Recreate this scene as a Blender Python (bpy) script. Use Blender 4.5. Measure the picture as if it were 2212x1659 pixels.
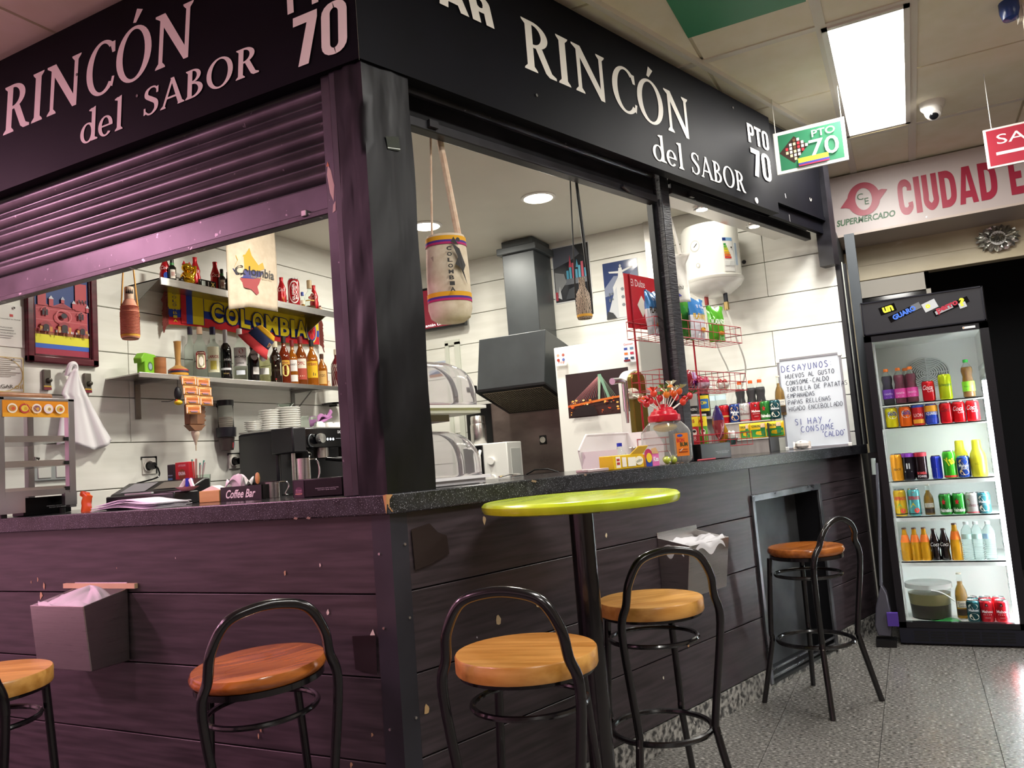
import bpy, bmesh, math, random
from math import sin, cos, pi, radians as rad, hypot, atan2
from mathutils import Vector as V, Matrix as Mx, Euler
for o in list(bpy.data.objects): bpy.data.objects.remove(o)
S = bpy.context.scene
COL = S.collection
random.seed(7)
# ------------------------------------------------------------------ camera
CAM = V((-1.8475, -1.3527, 1.1677)); YAW, PIT, ROL, FPX = 0.4644, 0.0969, -0.0784, 1697.9
PHI = 0.3075                                   # the right face is skewed by this angle
_f = V((cos(PIT)*cos(YAW), cos(PIT)*sin(YAW), sin(PIT)))
_r0 = _f.cross(V((0, 0, 1))).normalized(); _u0 = _r0.cross(_f)
_r = _r0*cos(ROL)+_u0*sin(ROL); _u = -_r0*sin(ROL)+_u0*cos(ROL)
cd = bpy.data.cameras.new('camera'); co = bpy.data.objects.new('camera', cd); COL.objects.link(co)
co.matrix_world = Mx(((_r.x, _u.x, -_f.x, CAM.x), (_r.y, _u.y, -_f.y, CAM.y), (_r.z, _u.z, -_f.z, CAM.z), (0, 0, 0, 1)))
cd.sensor_width = 36; cd.lens = FPX/2212*36; cd.clip_start = .02
S.camera = co
S.view_settings.view_transform = 'Standard'; S.view_settings.look = 'None'
S.view_settings.gamma = 1; S.view_settings.use_curve_mapping = False
S.view_settings.exposure = 0.42
# ------------------------------------------------------------------ world and large lights
W = bpy.data.worlds.new('world'); S.world = W; W.use_nodes = True
W.node_tree.nodes['Background'].inputs[0].default_value = (.9, .85, .9, 1)
W.node_tree.nodes['Background'].inputs[1].default_value = .25
def area(name, loc, size, power, color, rot=(0, 0, 0), shape='RECTANGLE', spread=pi):
    l = bpy.data.lights.new(name, 'AREA'); l.shape = shape; l.size = size[0]; l.size_y = size[1]
    l.energy = power; l.color = color; l.spread = spread
    o = bpy.data.objects.new(name, l); COL.objects.link(o); o.location = loc; o.rotation_euler = rot; return o
E3 = 1.0
PANELS = [(2.60, -1.37, .88), (-.3, -1.37, .55), (.9, -3.1, .8), (-2.4, -2.6, .7)]   # ceiling light panels of the hall
PINK = [(-1.2, 3.2), (-2.3, 3.5), (-2.6, 1.5)]                                    # pink tinted lamps of the side passage
for i, (x, y, k) in enumerate(PANELS):
    area('hall_panel_light', (x, y, 2.975), (1.4, .3), 46*k, (1, .97, .92))
for x, y in PINK:
    area('passage_pink_light', (x, y, 2.95), (.9, .3), (44, 88, 34)[PINK.index((x, y))], (1, .50, .72))
DOWN = [(2.40, .50, 1), (2.42, 1.32, 1), (.95, 1.0, 1.6), (1.6, .25, .8), (2.75, -.45, .14)]            # booth downlights
for x, y, k in DOWN:
    area('downlight_glow', (x, y, 2.715), (.17, .17), 12.5*k, (1, .95, .84), shape='DISK')
# ------------------------------------------------------------------ pixel ray helpers (photo pixel + a real plane -> a point of the place)
def ray(x, y): return _f+_r*((x-1106)/FPX)-_u*((y-829.5)/FPX)
EX = V((cos(PHI), -sin(PHI), 0)); NX = V((sin(PHI), cos(PHI), 0))
def onp(n, c, x, y):
    d = ray(x, y); return CAM+d*((c-CAM.dot(n))/d.dot(n))
def aX(v, x, y): return onp(V((1, 0, 0)), v, x, y)
def aY(v, x, y): return onp(V((0, 1, 0)), v, x, y)
def aZ(v, x, y): return onp(V((0, 0, 1)), v, x, y)
def aR(t, x, y):
    P = onp(NX, t, x, y); return V((P.dot(EX), P.dot(NX), P.z))
def mpp(P): return (V(P)-CAM).dot(_f)/FPX        # metres for one photo pixel at P
def rw(s, t, z=0): return EX*s+NX*t+V((0, 0, z))  # right face coordinates -> world
# ------------------------------------------------------------------ materials
def lin(c):
    if isinstance(c, str):
        c = c.lstrip('#'); c = ''.join(q+q for q in c) if len(c) == 3 else c; c = [int(c[i:i+2], 16)/255 for i in (0, 2, 4)]
        c = [x/12.92 if x <= .04045 else ((x+.055)/1.055)**2.4 for x in c]
    return (c[0], c[1], c[2], 1)
MATS = {}
def M(col, rough=.5, metal=0, trans=0, emis=0, alpha=1, coat=0, ior=1.45, spec=.5, tl=0):
    key = (str(col), rough, metal, trans, emis, alpha, coat, ior, spec, tl)
    if key in MATS: return MATS[key]
    m = bpy.data.materials.new('paint'); m.use_nodes = True; b = m.node_tree.nodes['Principled BSDF']
    c = lin(col); b.inputs['Base Color'].default_value = c; b.inputs['Roughness'].default_value = rough
    b.inputs['Metallic'].default_value = metal; b.inputs['Transmission Weight'].default_value = trans
    b.inputs['IOR'].default_value = ior; b.inputs['Coat Weight'].default_value = coat; b.inputs['Alpha'].default_value = alpha
    b.inputs['Specular IOR Level'].default_value = spec
    if emis: b.inputs['Emission Color'].default_value = c; b.inputs['Emission Strength'].default_value = emis
    m.diffuse_color = c; MATS[key] = m; return m
def NM(name, c1, c2, scale=5, stretch=(1, 1, 1), rough=(.4, .6), metal=0, bump=0, detail=6, lo=.35, hi=.65, c3=None, spot=0, spotscale=60, coat=0, kind='noise', rot=(0, 0, 0), spec=.5):
    """noise driven two tone material in object space, with optional specks"""
    m = bpy.data.materials.new(name); m.use_nodes = True; nt = m.node_tree; b = nt.nodes['Principled BSDF']; L = nt.links.new
    tc = nt.nodes.new('ShaderNodeTexCoord'); mp = nt.nodes.new('ShaderNodeMapping'); L(tc.outputs['Object'], mp.inputs[0])
    mp.inputs['Scale'].default_value = stretch; mp.inputs['Rotation'].default_value = rot
    if kind == 'wave':
        n = nt.nodes.new('ShaderNodeTexWave'); n.inputs['Scale'].default_value = scale; n.inputs['Distortion'].default_value = 6; n.inputs['Detail'].default_value = 4; n.inputs['Detail Scale'].default_value = 1.5; fac = n.outputs['Fac']
    else:
        n = nt.nodes.new('ShaderNodeTexNoise'); n.inputs['Scale'].default_value = scale; n.inputs['Detail'].default_value = detail; fac = n.outputs['Fac']
    L(mp.outputs[0], n.inputs['Vector'])
    cr = nt.nodes.new('ShaderNodeValToRGB'); cr.color_ramp.elements[0].position = lo; cr.color_ramp.elements[1].position = hi
    cr.color_ramp.elements[0].color = lin(c1); cr.color_ramp.elements[1].color = lin(c2); L(fac, cr.inputs[0])
    out = cr.outputs[0]
    if c3:
        n2 = nt.nodes.new('ShaderNodeTexNoise'); n2.inputs['Scale'].default_value = spotscale; n2.inputs['Detail'].default_value = 3; L(mp.outputs[0], n2.inputs['Vector'])
        c2r = nt.nodes.new('ShaderNodeValToRGB'); c2r.color_ramp.elements[0].position = spot; c2r.color_ramp.elements[1].position = spot+.03; L(n2.outputs['Fac'], c2r.inputs[0])
        mx = nt.nodes.new('ShaderNodeMix'); mx.data_type = 'RGBA'; L(c2r.outputs[0], mx.inputs[0]); L(out, mx.inputs[6]); mx.inputs[7].default_value = lin(c3); out = mx.outputs[2]
    L(out, b.inputs['Base Color'])
    mr = nt.nodes.new('ShaderNodeMapRange'); mr.inputs[3].default_value = rough[0]; mr.inputs[4].default_value = rough[1]; L(fac, mr.inputs[0]); L(mr.outputs[0], b.inputs['Roughness'])
    b.inputs['Metallic'].default_value = metal; b.inputs['Coat Weight'].default_value = coat; b.inputs['Specular IOR Level'].default_value = spec
    if bump:
        bp = nt.nodes.new('ShaderNodeBump'); bp.inputs['Strength'].default_value = bump; bp.inputs['Distance'].default_value = .01; L(fac, bp.inputs['Height']); L(bp.outputs[0], b.inputs['Normal'])
    return m
WOODBLK = NM('black_wood', '#2e282b', '#443a3f', 4, (1.0, 1.0, 14), (.34, .46), bump=.04, detail=7)
GRANITE = NM('black_granite', '#0b0b0d', '#1b1b20', 30, rough=(.10, .2), c3='#8b8f98', spot=.63, spotscale=260)
EDGE = NM('granite_edge', '#16161a', '#2c2c32', 26, spec=.4, rough=(.24, .42), c3='#9a9da4', spot=.62, spotscale=300, bump=.05)
BLKPAINT = NM('black_paint', '#17161a', '#242329', 9, rough=(.3, .5), bump=.05)
SIGNBLK = NM('sign_black', '#07070c', '#0b0b12', 4, rough=(.5, .6), spec=.08)
SHUT = NM('shutter_paint', '#38353a', '#4a464b', 6, (1, 1, 1), (.24, .36), metal=.45, bump=.04, c3='#8a8288', spot=.72, spotscale=40)
PLASTICWRAP = NM('black_wrap', '#08080c', '#0e0d12', 5, (3, 3, .8), (.34, .46), bump=.45, detail=2, spec=.25)
WALLPVC = NM('white_pvc', '#e6e6de', '#efefe8', 3, (1, 1, 8), (.25, .35))
CEILT = NM('ceiling_tile', '#ece3c8', '#f2ead4', 7, rough=(.7, .85), bump=.06, detail=10)
WHITEC = NM('white_ceiling', '#d9d6ca', '#e0ddd2', 2, rough=(.5, .65))
FLOORT = NM('floor_granite', '#3b3a38', '#8d8a85', 85, (1.6, .8, 1), (.16, .34), lo=.34, hi=.68, detail=4, c3='#b5b1aa', spot=.67, spotscale=38)
BASEB = NM('base_granite', '#3c3c3c', '#aaa8a2', 42, rough=(.35, .5), lo=.4, hi=.6, c3='#d9d6d0', spot=.68, spotscale=40)
STEEL = NM('brushed_steel', '#bdbab7', '#c9c6c3', 14, (.6, .6, 60), (.24, .34), metal=1)
STEELD = NM('worn_steel', '#85827f', '#9a9795', 5, (1, 1, 1), (.28, .42), metal=1)
SEATRED = NM('seat_wood_red', '#8a4a1c', '#b56a2c', 4, (1, 9, 9), (.14, .24), coat=.4, detail=8, bump=.02)
SEATOAK = NM('seat_wood_pale', '#b07a35', '#cf9a50', 4, (1, 9, 9), (.26, .38), coat=.15, detail=8, bump=.02)
TUBE = NM('black_tube', '#0c0b0d', '#141214', 14, rough=(.14, .26), coat=.3)
GREENTOP = NM('lime_top', '#a9bd1d', '#b9cc27', 3, (1, 6, 1), (.16, .26), c3='#d9cf86', spot=.74, spotscale=22)
BLK = M('#0c0c0e', .4); BLKG = M('#101012', .15); DGREY = M('#2b2c30', .4); WHT = M('#efeeea', .4); CHROME = M('#d8d8d8', .1, 1)
GLASS = M('#f4f7f6', .02, 0, 1, ior=1.33); CLEARPL = M('#f2f4f4', .06, 0, .93, ior=1.25)
# ------------------------------------------------------------------ mesh builder
class MB:
    def __init__(s): s.v = []; s.f = []; s.m = []
    def add(s, vs, fs, mi=0):
        k = len(s.v); s.v += [tuple(v) for v in vs]
        for f in fs: s.f.append([i+k for i in f]); s.m.append(mi)
        return s
    def box(s, x0, x1, y0, y1, z0, z1, mi=0):
        return s.add([(x, y, z) for z in (z0, z1) for y in (y0, y1) for x in (x0, x1)], [(0, 2, 3, 1), (4, 5, 7, 6), (0, 1, 5, 4), (2, 6, 7, 3), (0, 4, 6, 2), (1, 3, 7, 5)], mi)
    def obox(s, c, sz, rot=(0, 0, 0), mi=0):
        R = Euler(rot).to_matrix(); h = [q/2 for q in sz]
        return s.add([V(c)+R@V((x*h[0], y*h[1], z*h[2])) for z in (-1, 1) for y in (-1, 1) for x in (-1, 1)], [(0, 2, 3, 1), (4, 5, 7, 6), (0, 1, 5, 4), (2, 6, 7, 3), (0, 4, 6, 2), (1, 3, 7, 5)], mi)
    def hexa(s, P, mi=0):   # 8 corners ordered like box
        return s.add(P, [(0, 2, 3, 1), (4, 5, 7, 6), (0, 1, 5, 4), (2, 6, 7, 3), (0, 4, 6, 2), (1, 3, 7, 5)], mi)
    def cyl(s, p0, p1, r0, r1=None, n=16, mi=0, caps=True):
        p0, p1 = V(p0), V(p1); r1 = r0 if r1 is None else r1; d = (p1-p0).normalized()
        a = d.cross(V((0, 0, 1)) if abs(d.z) < .9 else V((1, 0, 0))).normalized(); b = d.cross(a)
        vs = [p+(a*cos(2*pi*i/n)+b*sin(2*pi*i/n))*r for p, r in ((p0, r0), (p1, r1)) for i in range(n)]
        fs = [(i, (i+1) % n, n+(i+1) % n, n+i) for i in range(n)]
        if caps: fs += [tuple(range(n))[::-1], tuple(range(n, 2*n))]
        return s.add(vs, fs, mi)
    def lathe(s, prof, n=20, c=(0, 0, 0), mi=0, sx=1, sy=1, caps=True):
        vs = []; fs = []; c = V(c)
        for r, z in prof: vs += [c+V((r*sx*cos(2*pi*i/n), r*sy*sin(2*pi*i/n), z)) for i in range(n)]
        for j in range(len(prof)-1):
            fs += [(j*n+i, j*n+(i+1) % n, (j+1)*n+(i+1) % n, (j+1)*n+i) for i in range(n)]
        if caps and prof[0][0] > 1e-6: fs.append(tuple(range(n))[::-1])
        if caps and prof[-1][0] > 1e-6: fs.append(tuple(range((len(prof)-1)*n, len(prof)*n)))
        return s.add(vs, fs, mi)
    def tube(s, pts, r, n=8, closed=False, mi=0):
        P = [V(p) for p in pts]; N = len(P); rs = r if isinstance(r, (list, tuple)) else [r]*N
        T = []
        for i in range(N):
            a = P[i-1] if (i or closed) else P[0]; b = P[(i+1) % N] if (i < N-1 or closed) else P[-1]
            T.append((b-a).normalized())
        nrm = T[0].cross(V((0, 0, 1)) if abs(T[0].z) < .9 else V((1, 0, 0))).normalized(); vs = []
        for i in range(N):
            nrm = (nrm-T[i]*nrm.dot(T[i])).normalized(); b = T[i].cross(nrm)
            vs += [P[i]+(nrm*cos(2*pi*k/n)+b*sin(2*pi*k/n))*rs[i] for k in range(n)]
        fs = []
        for i in range(N if closed else N-1):
            j = (i+1) % N; fs += [(i*n+k, i*n+(k+1) % n, j*n+(k+1) % n, j*n+k) for k in range(n)]
        if not closed: fs += [tuple(range(n))[::-1], tuple(range((N-1)*n, N*n))]
        return s.add(vs, fs, mi)
    def prism(s, poly, d0, d1, ax='xz', mi=0, mf=None):   # extrude a 2D outline
        n = len(poly)
        g = mf or {'xz': lambda u, w, d: (u, d, w), 'xy': lambda u, w, d: (u, w, d), 'yz': lambda u, w, d: (d, u, w)}[ax]
        return s.add([g(u, w, d) for d in (d0, d1) for u, w in poly], [tuple(range(n)), tuple(range(2*n-1, n-1, -1))]+[(i, n+i, n+(i+1) % n, (i+1) % n) for i in range(n)], mi)
    def ball(s, c, r, sc=(1, 1, 1), n=12, mi=0):
        pr = [(r*sin(pi*k/(n//2)), -r*cos(pi*k/(n//2))) for k in range(n//2+1)]; pr[0] = (0, -r); pr[-1] = (0, r)
        k0 = len(s.v); s.lathe(pr, n, (0, 0, 0), mi)
        for i in range(k0, len(s.v)): v = s.v[i]; s.v[i] = (c[0]+v[0]*sc[0], c[1]+v[1]*sc[1], c[2]+v[2]*sc[2])
        return s
    def grid(s, fn, nu, nv, mi=0, thick=0):   # fn(i/nu, j/nv) -> point
        vs = [fn(i/nu, j/nv) for j in range(nv+1) for i in range(nu+1)]
        return s.add(vs, [(j*(nu+1)+i, j*(nu+1)+i+1, (j+1)*(nu+1)+i+1, (j+1)*(nu+1)+i) for j in range(nv) for i in range(nu)], mi)
    def xf(s, mat):
        s.v = [tuple(mat@V(v)) for v in s.v]; return s
    def build(s, name, mat, parent=None, smooth=True, bevel=0, loc=None, rz=0, solid=0, ang=38, sub=0):
        me = bpy.data.meshes.new(name); me.from_pydata(s.v, [], s.f)
        for m in (mat if isinstance(mat, (list, tuple)) else [mat]): me.materials.append(m)
        for p, mi in zip(me.polygons, s.m): p.material_index = mi
        if len(s.f) < 60000 and not getattr(s, 'raw', False):
            bm = bmesh.new(); bm.from_mesh(me); bmesh.ops.recalc_face_normals(bm, faces=bm.faces); bm.to_mesh(me); bm.free()
        if smooth:
            for p in me.polygons: p.use_smooth = True
            me.set_sharp_from_angle(angle=rad(ang))
        o = bpy.data.objects.new(name, me); COL.objects.link(o)
        if parent: o.parent = parent
        if loc is not None: o.location = loc
        o.rotation_euler[2] = rz
        if solid:
            md = o.modifiers.new('thickness', 'SOLIDIFY'); md.thickness = solid; md.offset = 0
        if bevel:
            md = o.modifiers.new('bevel', 'BEVEL'); md.width = bevel; md.segments = 2; md.limit_method = 'ANGLE'; md.angle_limit = rad(40)
        if sub:
            md = o.modifiers.new('sub', 'SUBSURF'); md.levels = sub; md.render_levels = sub
        return o
def tag(o, label, cat, group=None):
    o['label'] = label; o['category'] = cat
    if group: o['group'] = group
    return o
def thing(name, label, cat, loc=(0, 0, 0), rz=0, group=None):
    o = bpy.data.objects.new(name, None); COL.objects.link(o); o.empty_display_size = .05
    o.location = loc; o.rotation_euler[2] = rz; return tag(o, label, cat, group)
def struct(o):
    o['kind'] = 'structure'; return o
def dup(root, loc, rz=None, label=None):
    r = root.copy(); COL.objects.link(r); r.location = loc
    if rz is not None: r.rotation_euler[2] = rz
    if label: r['label'] = label
    for ch in list(root.children):
        c = ch.copy(); COL.objects.link(c); c.parent = r
        for g in list(ch.children):
            d = g.copy(); COL.objects.link(d); d.parent = c
    return r
# ------------------------------------------------------------------ flat print
TXT = {}
def text_mesh(body, bold=0):
    if (body, bold) in TXT: return TXT[(body, bold)]
    cu = bpy.data.curves.new('t', 'FONT'); cu.body = body; cu.resolution_u = 3; cu.offset = bold; cu.fill_mode = 'FRONT'
    ob = bpy.data.objects.new('t', cu); me = bpy.data.meshes.new_from_object(ob)
    vs = [(v.co.x, v.co.y) for v in me.vertices]; fs = [list(p.vertices) for p in me.polygons]
    bpy.data.objects.remove(ob); bpy.data.curves.remove(cu); bpy.data.meshes.remove(me)
    xs = [v[0] for v in vs] or [0, 1]; ys = [v[1] for v in vs] or [0, 1]
    TXT[(body, bold)] = (vs, fs, min(xs), max(xs), min(ys), max(ys)); return TXT[(body, bold)]
def plane_map(o, r, u):
    o, r, u = V(o), V(r).normalized(), V(u).normalized(); n = r.cross(u)
    return lambda a, b, d: o+r*a+u*b+n*d
def cyl_map(R, a0=-pi/2, c=(0, 0)):              # u = arc length round a vertical cylinder, facing a0
    def g(a, b, d): q0 = R(b) if callable(R) else R; t = a0+a/q0; q = q0+d; return V((c[0]+q*cos(t), c[1]+q*sin(t), b))
    return g
class Art:
    def __init__(s, mp, eps=.0004, d0=.0008): s.mp = mp; s.eps = eps; s.d = d0; s.b = MB(); s.mats = []; s.idx = {}
    def mi(s, col):
        m = col if isinstance(col, bpy.types.Material) else M(col, .5)
        if m.name not in s.idx: s.idx[m.name] = len(s.mats); s.mats.append(m)
        return s.idx[m.name]
    def raw(s, vs, fs, col): s.b.add([s.mp(a, c, s.d) for a, c in vs], fs, s.mi(col)); s.d += s.eps; return s
    def poly(s, pts, col): return s.raw(pts, [tuple(range(len(pts)))], col)
    def rect(s, u0, v0, u1, v1, col, nu=1):
        return s.raw([(u0+(u1-u0)*i/nu, v) for v in (v0, v1) for i in range(nu+1)], [(i, i+1, nu+2+i, nu+1+i) for i in range(nu)], col)
    def ell(s, cx, cy, rx, ry, col, n=20, a0=0, a1=2*pi):
        full = a1-a0 > 6.28; k = n if full else n+1
        return s.poly([(cx+rx*cos(a0+(a1-a0)*i/n), cy+ry*sin(a0+(a1-a0)*i/n)) for i in range(k)], col)
    def ring(s, cx, cy, rx, ry, w, col, n=28, a0=0, a1=2*pi, wy=None):
        wy = w if wy is None else wy; vs = []
        for i in range(n+1):
            t = a0+(a1-a0)*i/n; vs += [(cx+rx*cos(t), cy+ry*sin(t)), (cx+(rx-w)*cos(t), cy+(ry-wy)*sin(t))]
        return s.raw(vs, [(2*i, 2*i+1, 2*i+3, 2*i+2) for i in range(n)], col)
    def line(s, pts, w, col):
        vs = []; n = len(pts); ws = w if isinstance(w, list) else [w]*n
        for i in range(n):
            a = pts[max(0, i-1)]; b = pts[min(n-1, i+1)]; dx, dy = b[0]-a[0], b[1]-a[1]; L = hypot(dx, dy) or 1; h = ws[i]/2
            vs += [(pts[i][0]-dy/L*h, pts[i][1]+dx/L*h), (pts[i][0]+dy/L*h, pts[i][1]-dx/L*h)]
        return s.raw(vs, [(2*i, 2*i+1, 2*i+3, 2*i+2) for i in range(n-1)], col)
    def text(s, body, cx, cy, h, col, w=None, bold=0, shear=0, rot=0):
        vs, fs, x0, x1, y0, y1 = text_mesh(body, bold); k = h/(y1-y0 or 1); kx = k if w is None else w/(x1-x0 or 1)
        o = []
        for x, y in vs:
            a = (x-(x0+x1)/2)*kx; b = (y-(y0+y1)/2)*k; a += shear*b; o.append((cx+a*cos(rot)-b*sin(rot), cy+a*sin(rot)+b*cos(rot)))
        return s.raw(o, fs, col)
    def build(s, name, parent, **kw):
        s.b.raw = True; return s.b.build(name, s.mats or [WHT], parent, smooth=False, **kw)
# ================================================================== the hall: floor, ceiling, walls
fl = struct(MB().box(-5, 6.5, -5, 4.5, -.06, -.006).build('floor', M('#2a2826', .8)))
tm = {}
for j, y1 in enumerate([-.719+.392*k for k in range(-6, 3)]):
    off = 1.52 if j != 3 else 2.13
    if j < 3: off = 1.52+.3*(j % 2)
    for i in range(-6, 8):
        x0 = off+.61*i; y0 = y1-.392
        if x0 > 4.9 or x0 < -2.3: continue
        key = 'tile'
        if key not in tm:
            o = MB().box(0, .6075, 0, .3895, -.006, 0).build('tile', FLOORT, fl, smooth=False); tm[key] = o
        else:
            o = tm[key].copy(); COL.objects.link(o)
        o.location = (x0, y0, 0)
ce = struct(MB().box(-5, 6.5, -5, 4.5, 3.012, 3.06).build('ceiling', M('#cfc6ad', .8)))
xs = [1.08-.775*3, 1.08-.775*2, 1.08-.775, 1.08, 1.85, 2.59, 3.40, 4.2, 4.95]
ys = [-2.7, -2.14, -1.56, -1.19, -.66, -.12, .42, .96, 1.5, 2.04, 2.58]
for i in range(len(xs)-1):
    for j in range(len(ys)-1):
        if j == 2 and i in (4, 5): continue      # the light panel sits here
        MB().box(xs[i]+.008, xs[i+1]-.008, ys[j]+.008, ys[j+1]-.008, 3.0, 3.012).build('ceiling_tile', CEILT, ce, smooth=False)
BARW = M('#ded7c8', .5)
for y in (-1.19, -1.56): MB().box(-1.3, 4.9, y-.022, y+.022, 2.993, 3.0).build('ceiling_bar', BARW, ce, smooth=False)
for x in (1.85, 3.40): MB().box(x-.02, x+.02, -2.7, 2.5, 2.994, 3.0).build('ceiling_bar', BARW, ce, smooth=False)
BEIGE = NM('beige_panel', '#cdbf9c', '#d8ccae', 4, (1, 1, 3), (.35, .5), c3='#e6ddc6', spot=.70, spotscale=6)
struct(MB().box(-5, 6.5, -4.6, -4.5, 0, 3.02).build('wall_front', M('#8a8070', .7)))
struct(MB().box(-5.1, -5, -4.6, 4.5, 0, 3.02).build('wall_left', M('#d9cfca', .7)))
struct(MB().box(-5, 3.6, 4.4, 4.5, 0, 3.02).build('wall_far', M('#e4d6d6', .6)))
# ceiling light panel in view and its sisters further along the hall
for i, (x, y, k) in enumerate(PANELS):
    lab = ['bright rectangular ceiling light panel above the drinks cooler', 'rectangular ceiling light panel over the bar table', 'rectangular ceiling light panel nearer the hall front', 'rectangular ceiling light panel behind the viewer'][i]
    t = thing('ceiling_light_panel', lab, 'ceiling light', (x, y, 2.985), group='hall light panels')
    MB().box(-.715, .715, -.155, .155, .006, .012).build('diffuser', M('#fffdf6', .5, emis=7.0*k), t, smooth=False)
    f = MB()
    for a in ((-.74, -.715, -.18, .18), (.715, .74, -.18, .18), (-.74, .74, -.18, -.155), (-.74, .74, .155, .18)): f.box(a[0], a[1], a[2], a[3], 0, .015)
    f.build('frame', M('#e8e4da', .4), t)
for i, (x, y) in enumerate(PINK):
    t = thing('passage_lamp', ['pink tinted batten lamp on the passage ceiling', 'second pink tinted batten lamp of the side passage', 'third pink tinted batten lamp near the opposite wall'][i], 'ceiling light', (x, y, 2.99), group='pink passage lamps')
    MB().box(-.45, .45, -.15, .15, -.03, .01).build('housing', WHT, t)
# ------------------------------------------------------------------ booth shell: back wall (Y = 2.17), end wall (X = 3.4), inner ceiling
ZK = [.73, .956, 1.183, 1.41, 1.637, 1.864, 2.091, 2.318, 2.545, 2.745]
wb = struct(MB().box(-.02, 3.55, 2.185, 2.3, 0, 3.0).build('wall_back', M('#b9b8b0', .6)))
we = struct(MB().box(3.415, 3.5, -1.06, 2.3, 0, 3.0).build('wall_right', M('#b9b8b0', .6)))
for k in range(len(ZK)-1):
    z0, z1 = ZK[k]+.0025, ZK[k+1]-.0025
    sx = .835 if k in (4, 5, 3) else 3.39
    MB().box(0, sx, 2.17, 2.185, z0, z1).build('wall_plank', WALLPVC, wb, smooth=False, bevel=.002)
    if sx < 3: MB().box(sx+.003, 3.39, 2.17, 2.185, z0, z1).build('wall_plank', WALLPVC, wb, smooth=False, bevel=.002)
    if 5 < k < 8 or k == 4:
        MB().box(3.40, 3.415, -.62, 2.165, z0, z1).build('wall_plank', WALLPVC, we, smooth=False, bevel=.002)
        MB().box(3.40, 3.415, -1.045, -.623, z0, z1).build('wall_plank', WALLPVC, we, smooth=False, bevel=.002)
    else: MB().box(3.40, 3.415, -1.045, 2.165, z0, z1).build('wall_plank', WALLPVC, we, smooth=False, bevel=.002)
ic = MB(); ic.prism([(.06, 2.18), (.06, .05), (rw(.2, .1).x, rw(.2, .1).y), (rw(3.5, .1).x, rw(3.5, .1).y), (3.41, 2.18)], 2.737, 2.77, 'xy')
struct(ic.build('ceiling_booth', WHITEC, smooth=False))
tr = MB().box(3.385, 3.40, 1.70, 1.745, .9, 2.12).box(3.385, 3.40, 1.80, 1.83, .9, 2.12).box(3.385, 3.4, 1.70, 1.83, 2.10, 2.14)
struct(tr.build('trim_1', M('#d4d8cc', .4)))
struct(MB().box(3.355, 3.40, -.005, .145, 1.0, 2.737).build('trim_2', STEEL))     # stainless duct column
# booth floor and inner lower walls are hidden by the counter
# ------------------------------------------------------------------ bar counter
bar = thing('bar_counter', 'black wood clad bar counter with granite top round the corner', 'counter')
ti = rw((.5-.5*sin(PHI))/cos(PHI), .5)
top = [(0, 2.16), (0, 0), tuple(rw(3.62, 0))[:2], tuple(rw(3.62, .5))[:2], (ti.x, ti.y), (.5, 2.16)]
w = MB(); n = len(top)
w.add([(x, y, z) for z in (1.0425, 1.10) for x, y in top], [tuple(range(n))[::-1], tuple(range(n, 2*n))]+[(i, (i+1) % n, n+(i+1) % n, n+i) for i in range(n)])
for q in range(len(w.m)): w.m[q] = 0 if q < 2 else 1
wo = w.build('worktop', [GRANITE, EDGE], bar, smooth=False, bevel=.004)
a = Art(lambda u, z, d: V((-d, u, z)) if u >= 0 else rw(-u, -d, z))
CH = '#b98a58'
a.poly([(.012, 1.098), (.0, 1.10), (-.022, 1.098), (-.01, 1.085), (-.008, 1.065), (-.02, 1.05), (.004, 1.046), (.008, 1.07)], CH)
for u, z in ((-.62, 1.094), (-.63, 1.092), (.28, 1.045), (.33, 1.046), (-.9, 1.096)):
    a.poly([(u, z), (u+.012, z+.004), (u+.018, z-.002), (u+.006, z-.005)], '#8d7664')
a.build('edge_chips', bar)['kind'] = 'stuff'
PZ = [(.816, 1.0425), (.580, .812), (.343, .576), (.105, .339)]
for z0, z1 in PZ:                                   # left face planks
    MB().box(.03, .05, .078, 2.16, z0, z1).build('plank', WOODBLK, bar, bevel=.002)
RP = {0: [(.09, 2.167), (2.172, 3.60)], 1: [(.09, 2.15), (2.93, 3.60)], 2: [(.09, 2.15), (2.93, 3.60)], 3: [(.09, 2.15), (2.93, 3.60)]}
RZ = -PHI
for k, (z0, z1) in enumerate(PZ):
    for s0, s1 in RP[k]:
        if k == 0 and s0 > 2: MB().box(s0, s1, .03, .05, .905, z1).build('plank', WOODBLK, bar, bevel=.002, rz=RZ); MB().box(2.93, s1, .03, .05, z0, .902).build('plank', WOODBLK, bar, bevel=.002, rz=RZ)
        elif k == 0: MB().box(s0, s1, .03, .05, z0, z1).build('plank', WOODBLK, bar, bevel=.002, rz=RZ)
        else: MB().box(s0, s1, .03, .05, z0, z1).build('plank', WOODBLK, bar, bevel=.002, rz=RZ)
MB().box(.05, .08, .03, 2.16, 0, 1.04).build('backing', BLK, bar)
MB().box(.05, 2.14, .05, .08, 0, 1.04).box(2.94, 3.6, .05, .08, 0, 1.04).build('backing', BLK, bar, rz=RZ)
MB().box(.028, .05, .05, 2.16, 0, .10).build('baseboard', BASEB, bar)
MB().box(.08, 2.16, .028, .05, 0, .10).box(2.93, 3.6, .028, .05, 0, .10).box(2.16, 2.93, .034, .05, 0, .03).build('baseboard', BASEB, bar, rz=RZ)
c = MB(); pts = [(.026, .078), (.026, .012), tuple(rw(.088, .026))[:2], tuple(rw(.088, .05))[:2], (.055, .045), (.05, .078)]
c.prism(pts, 0, 1.0425, 'xy'); c.build('corner_trim', NM('trim_metal', '#26262c', '#313138', 3, rough=(.3, .42)), bar, smooth=False)
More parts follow.
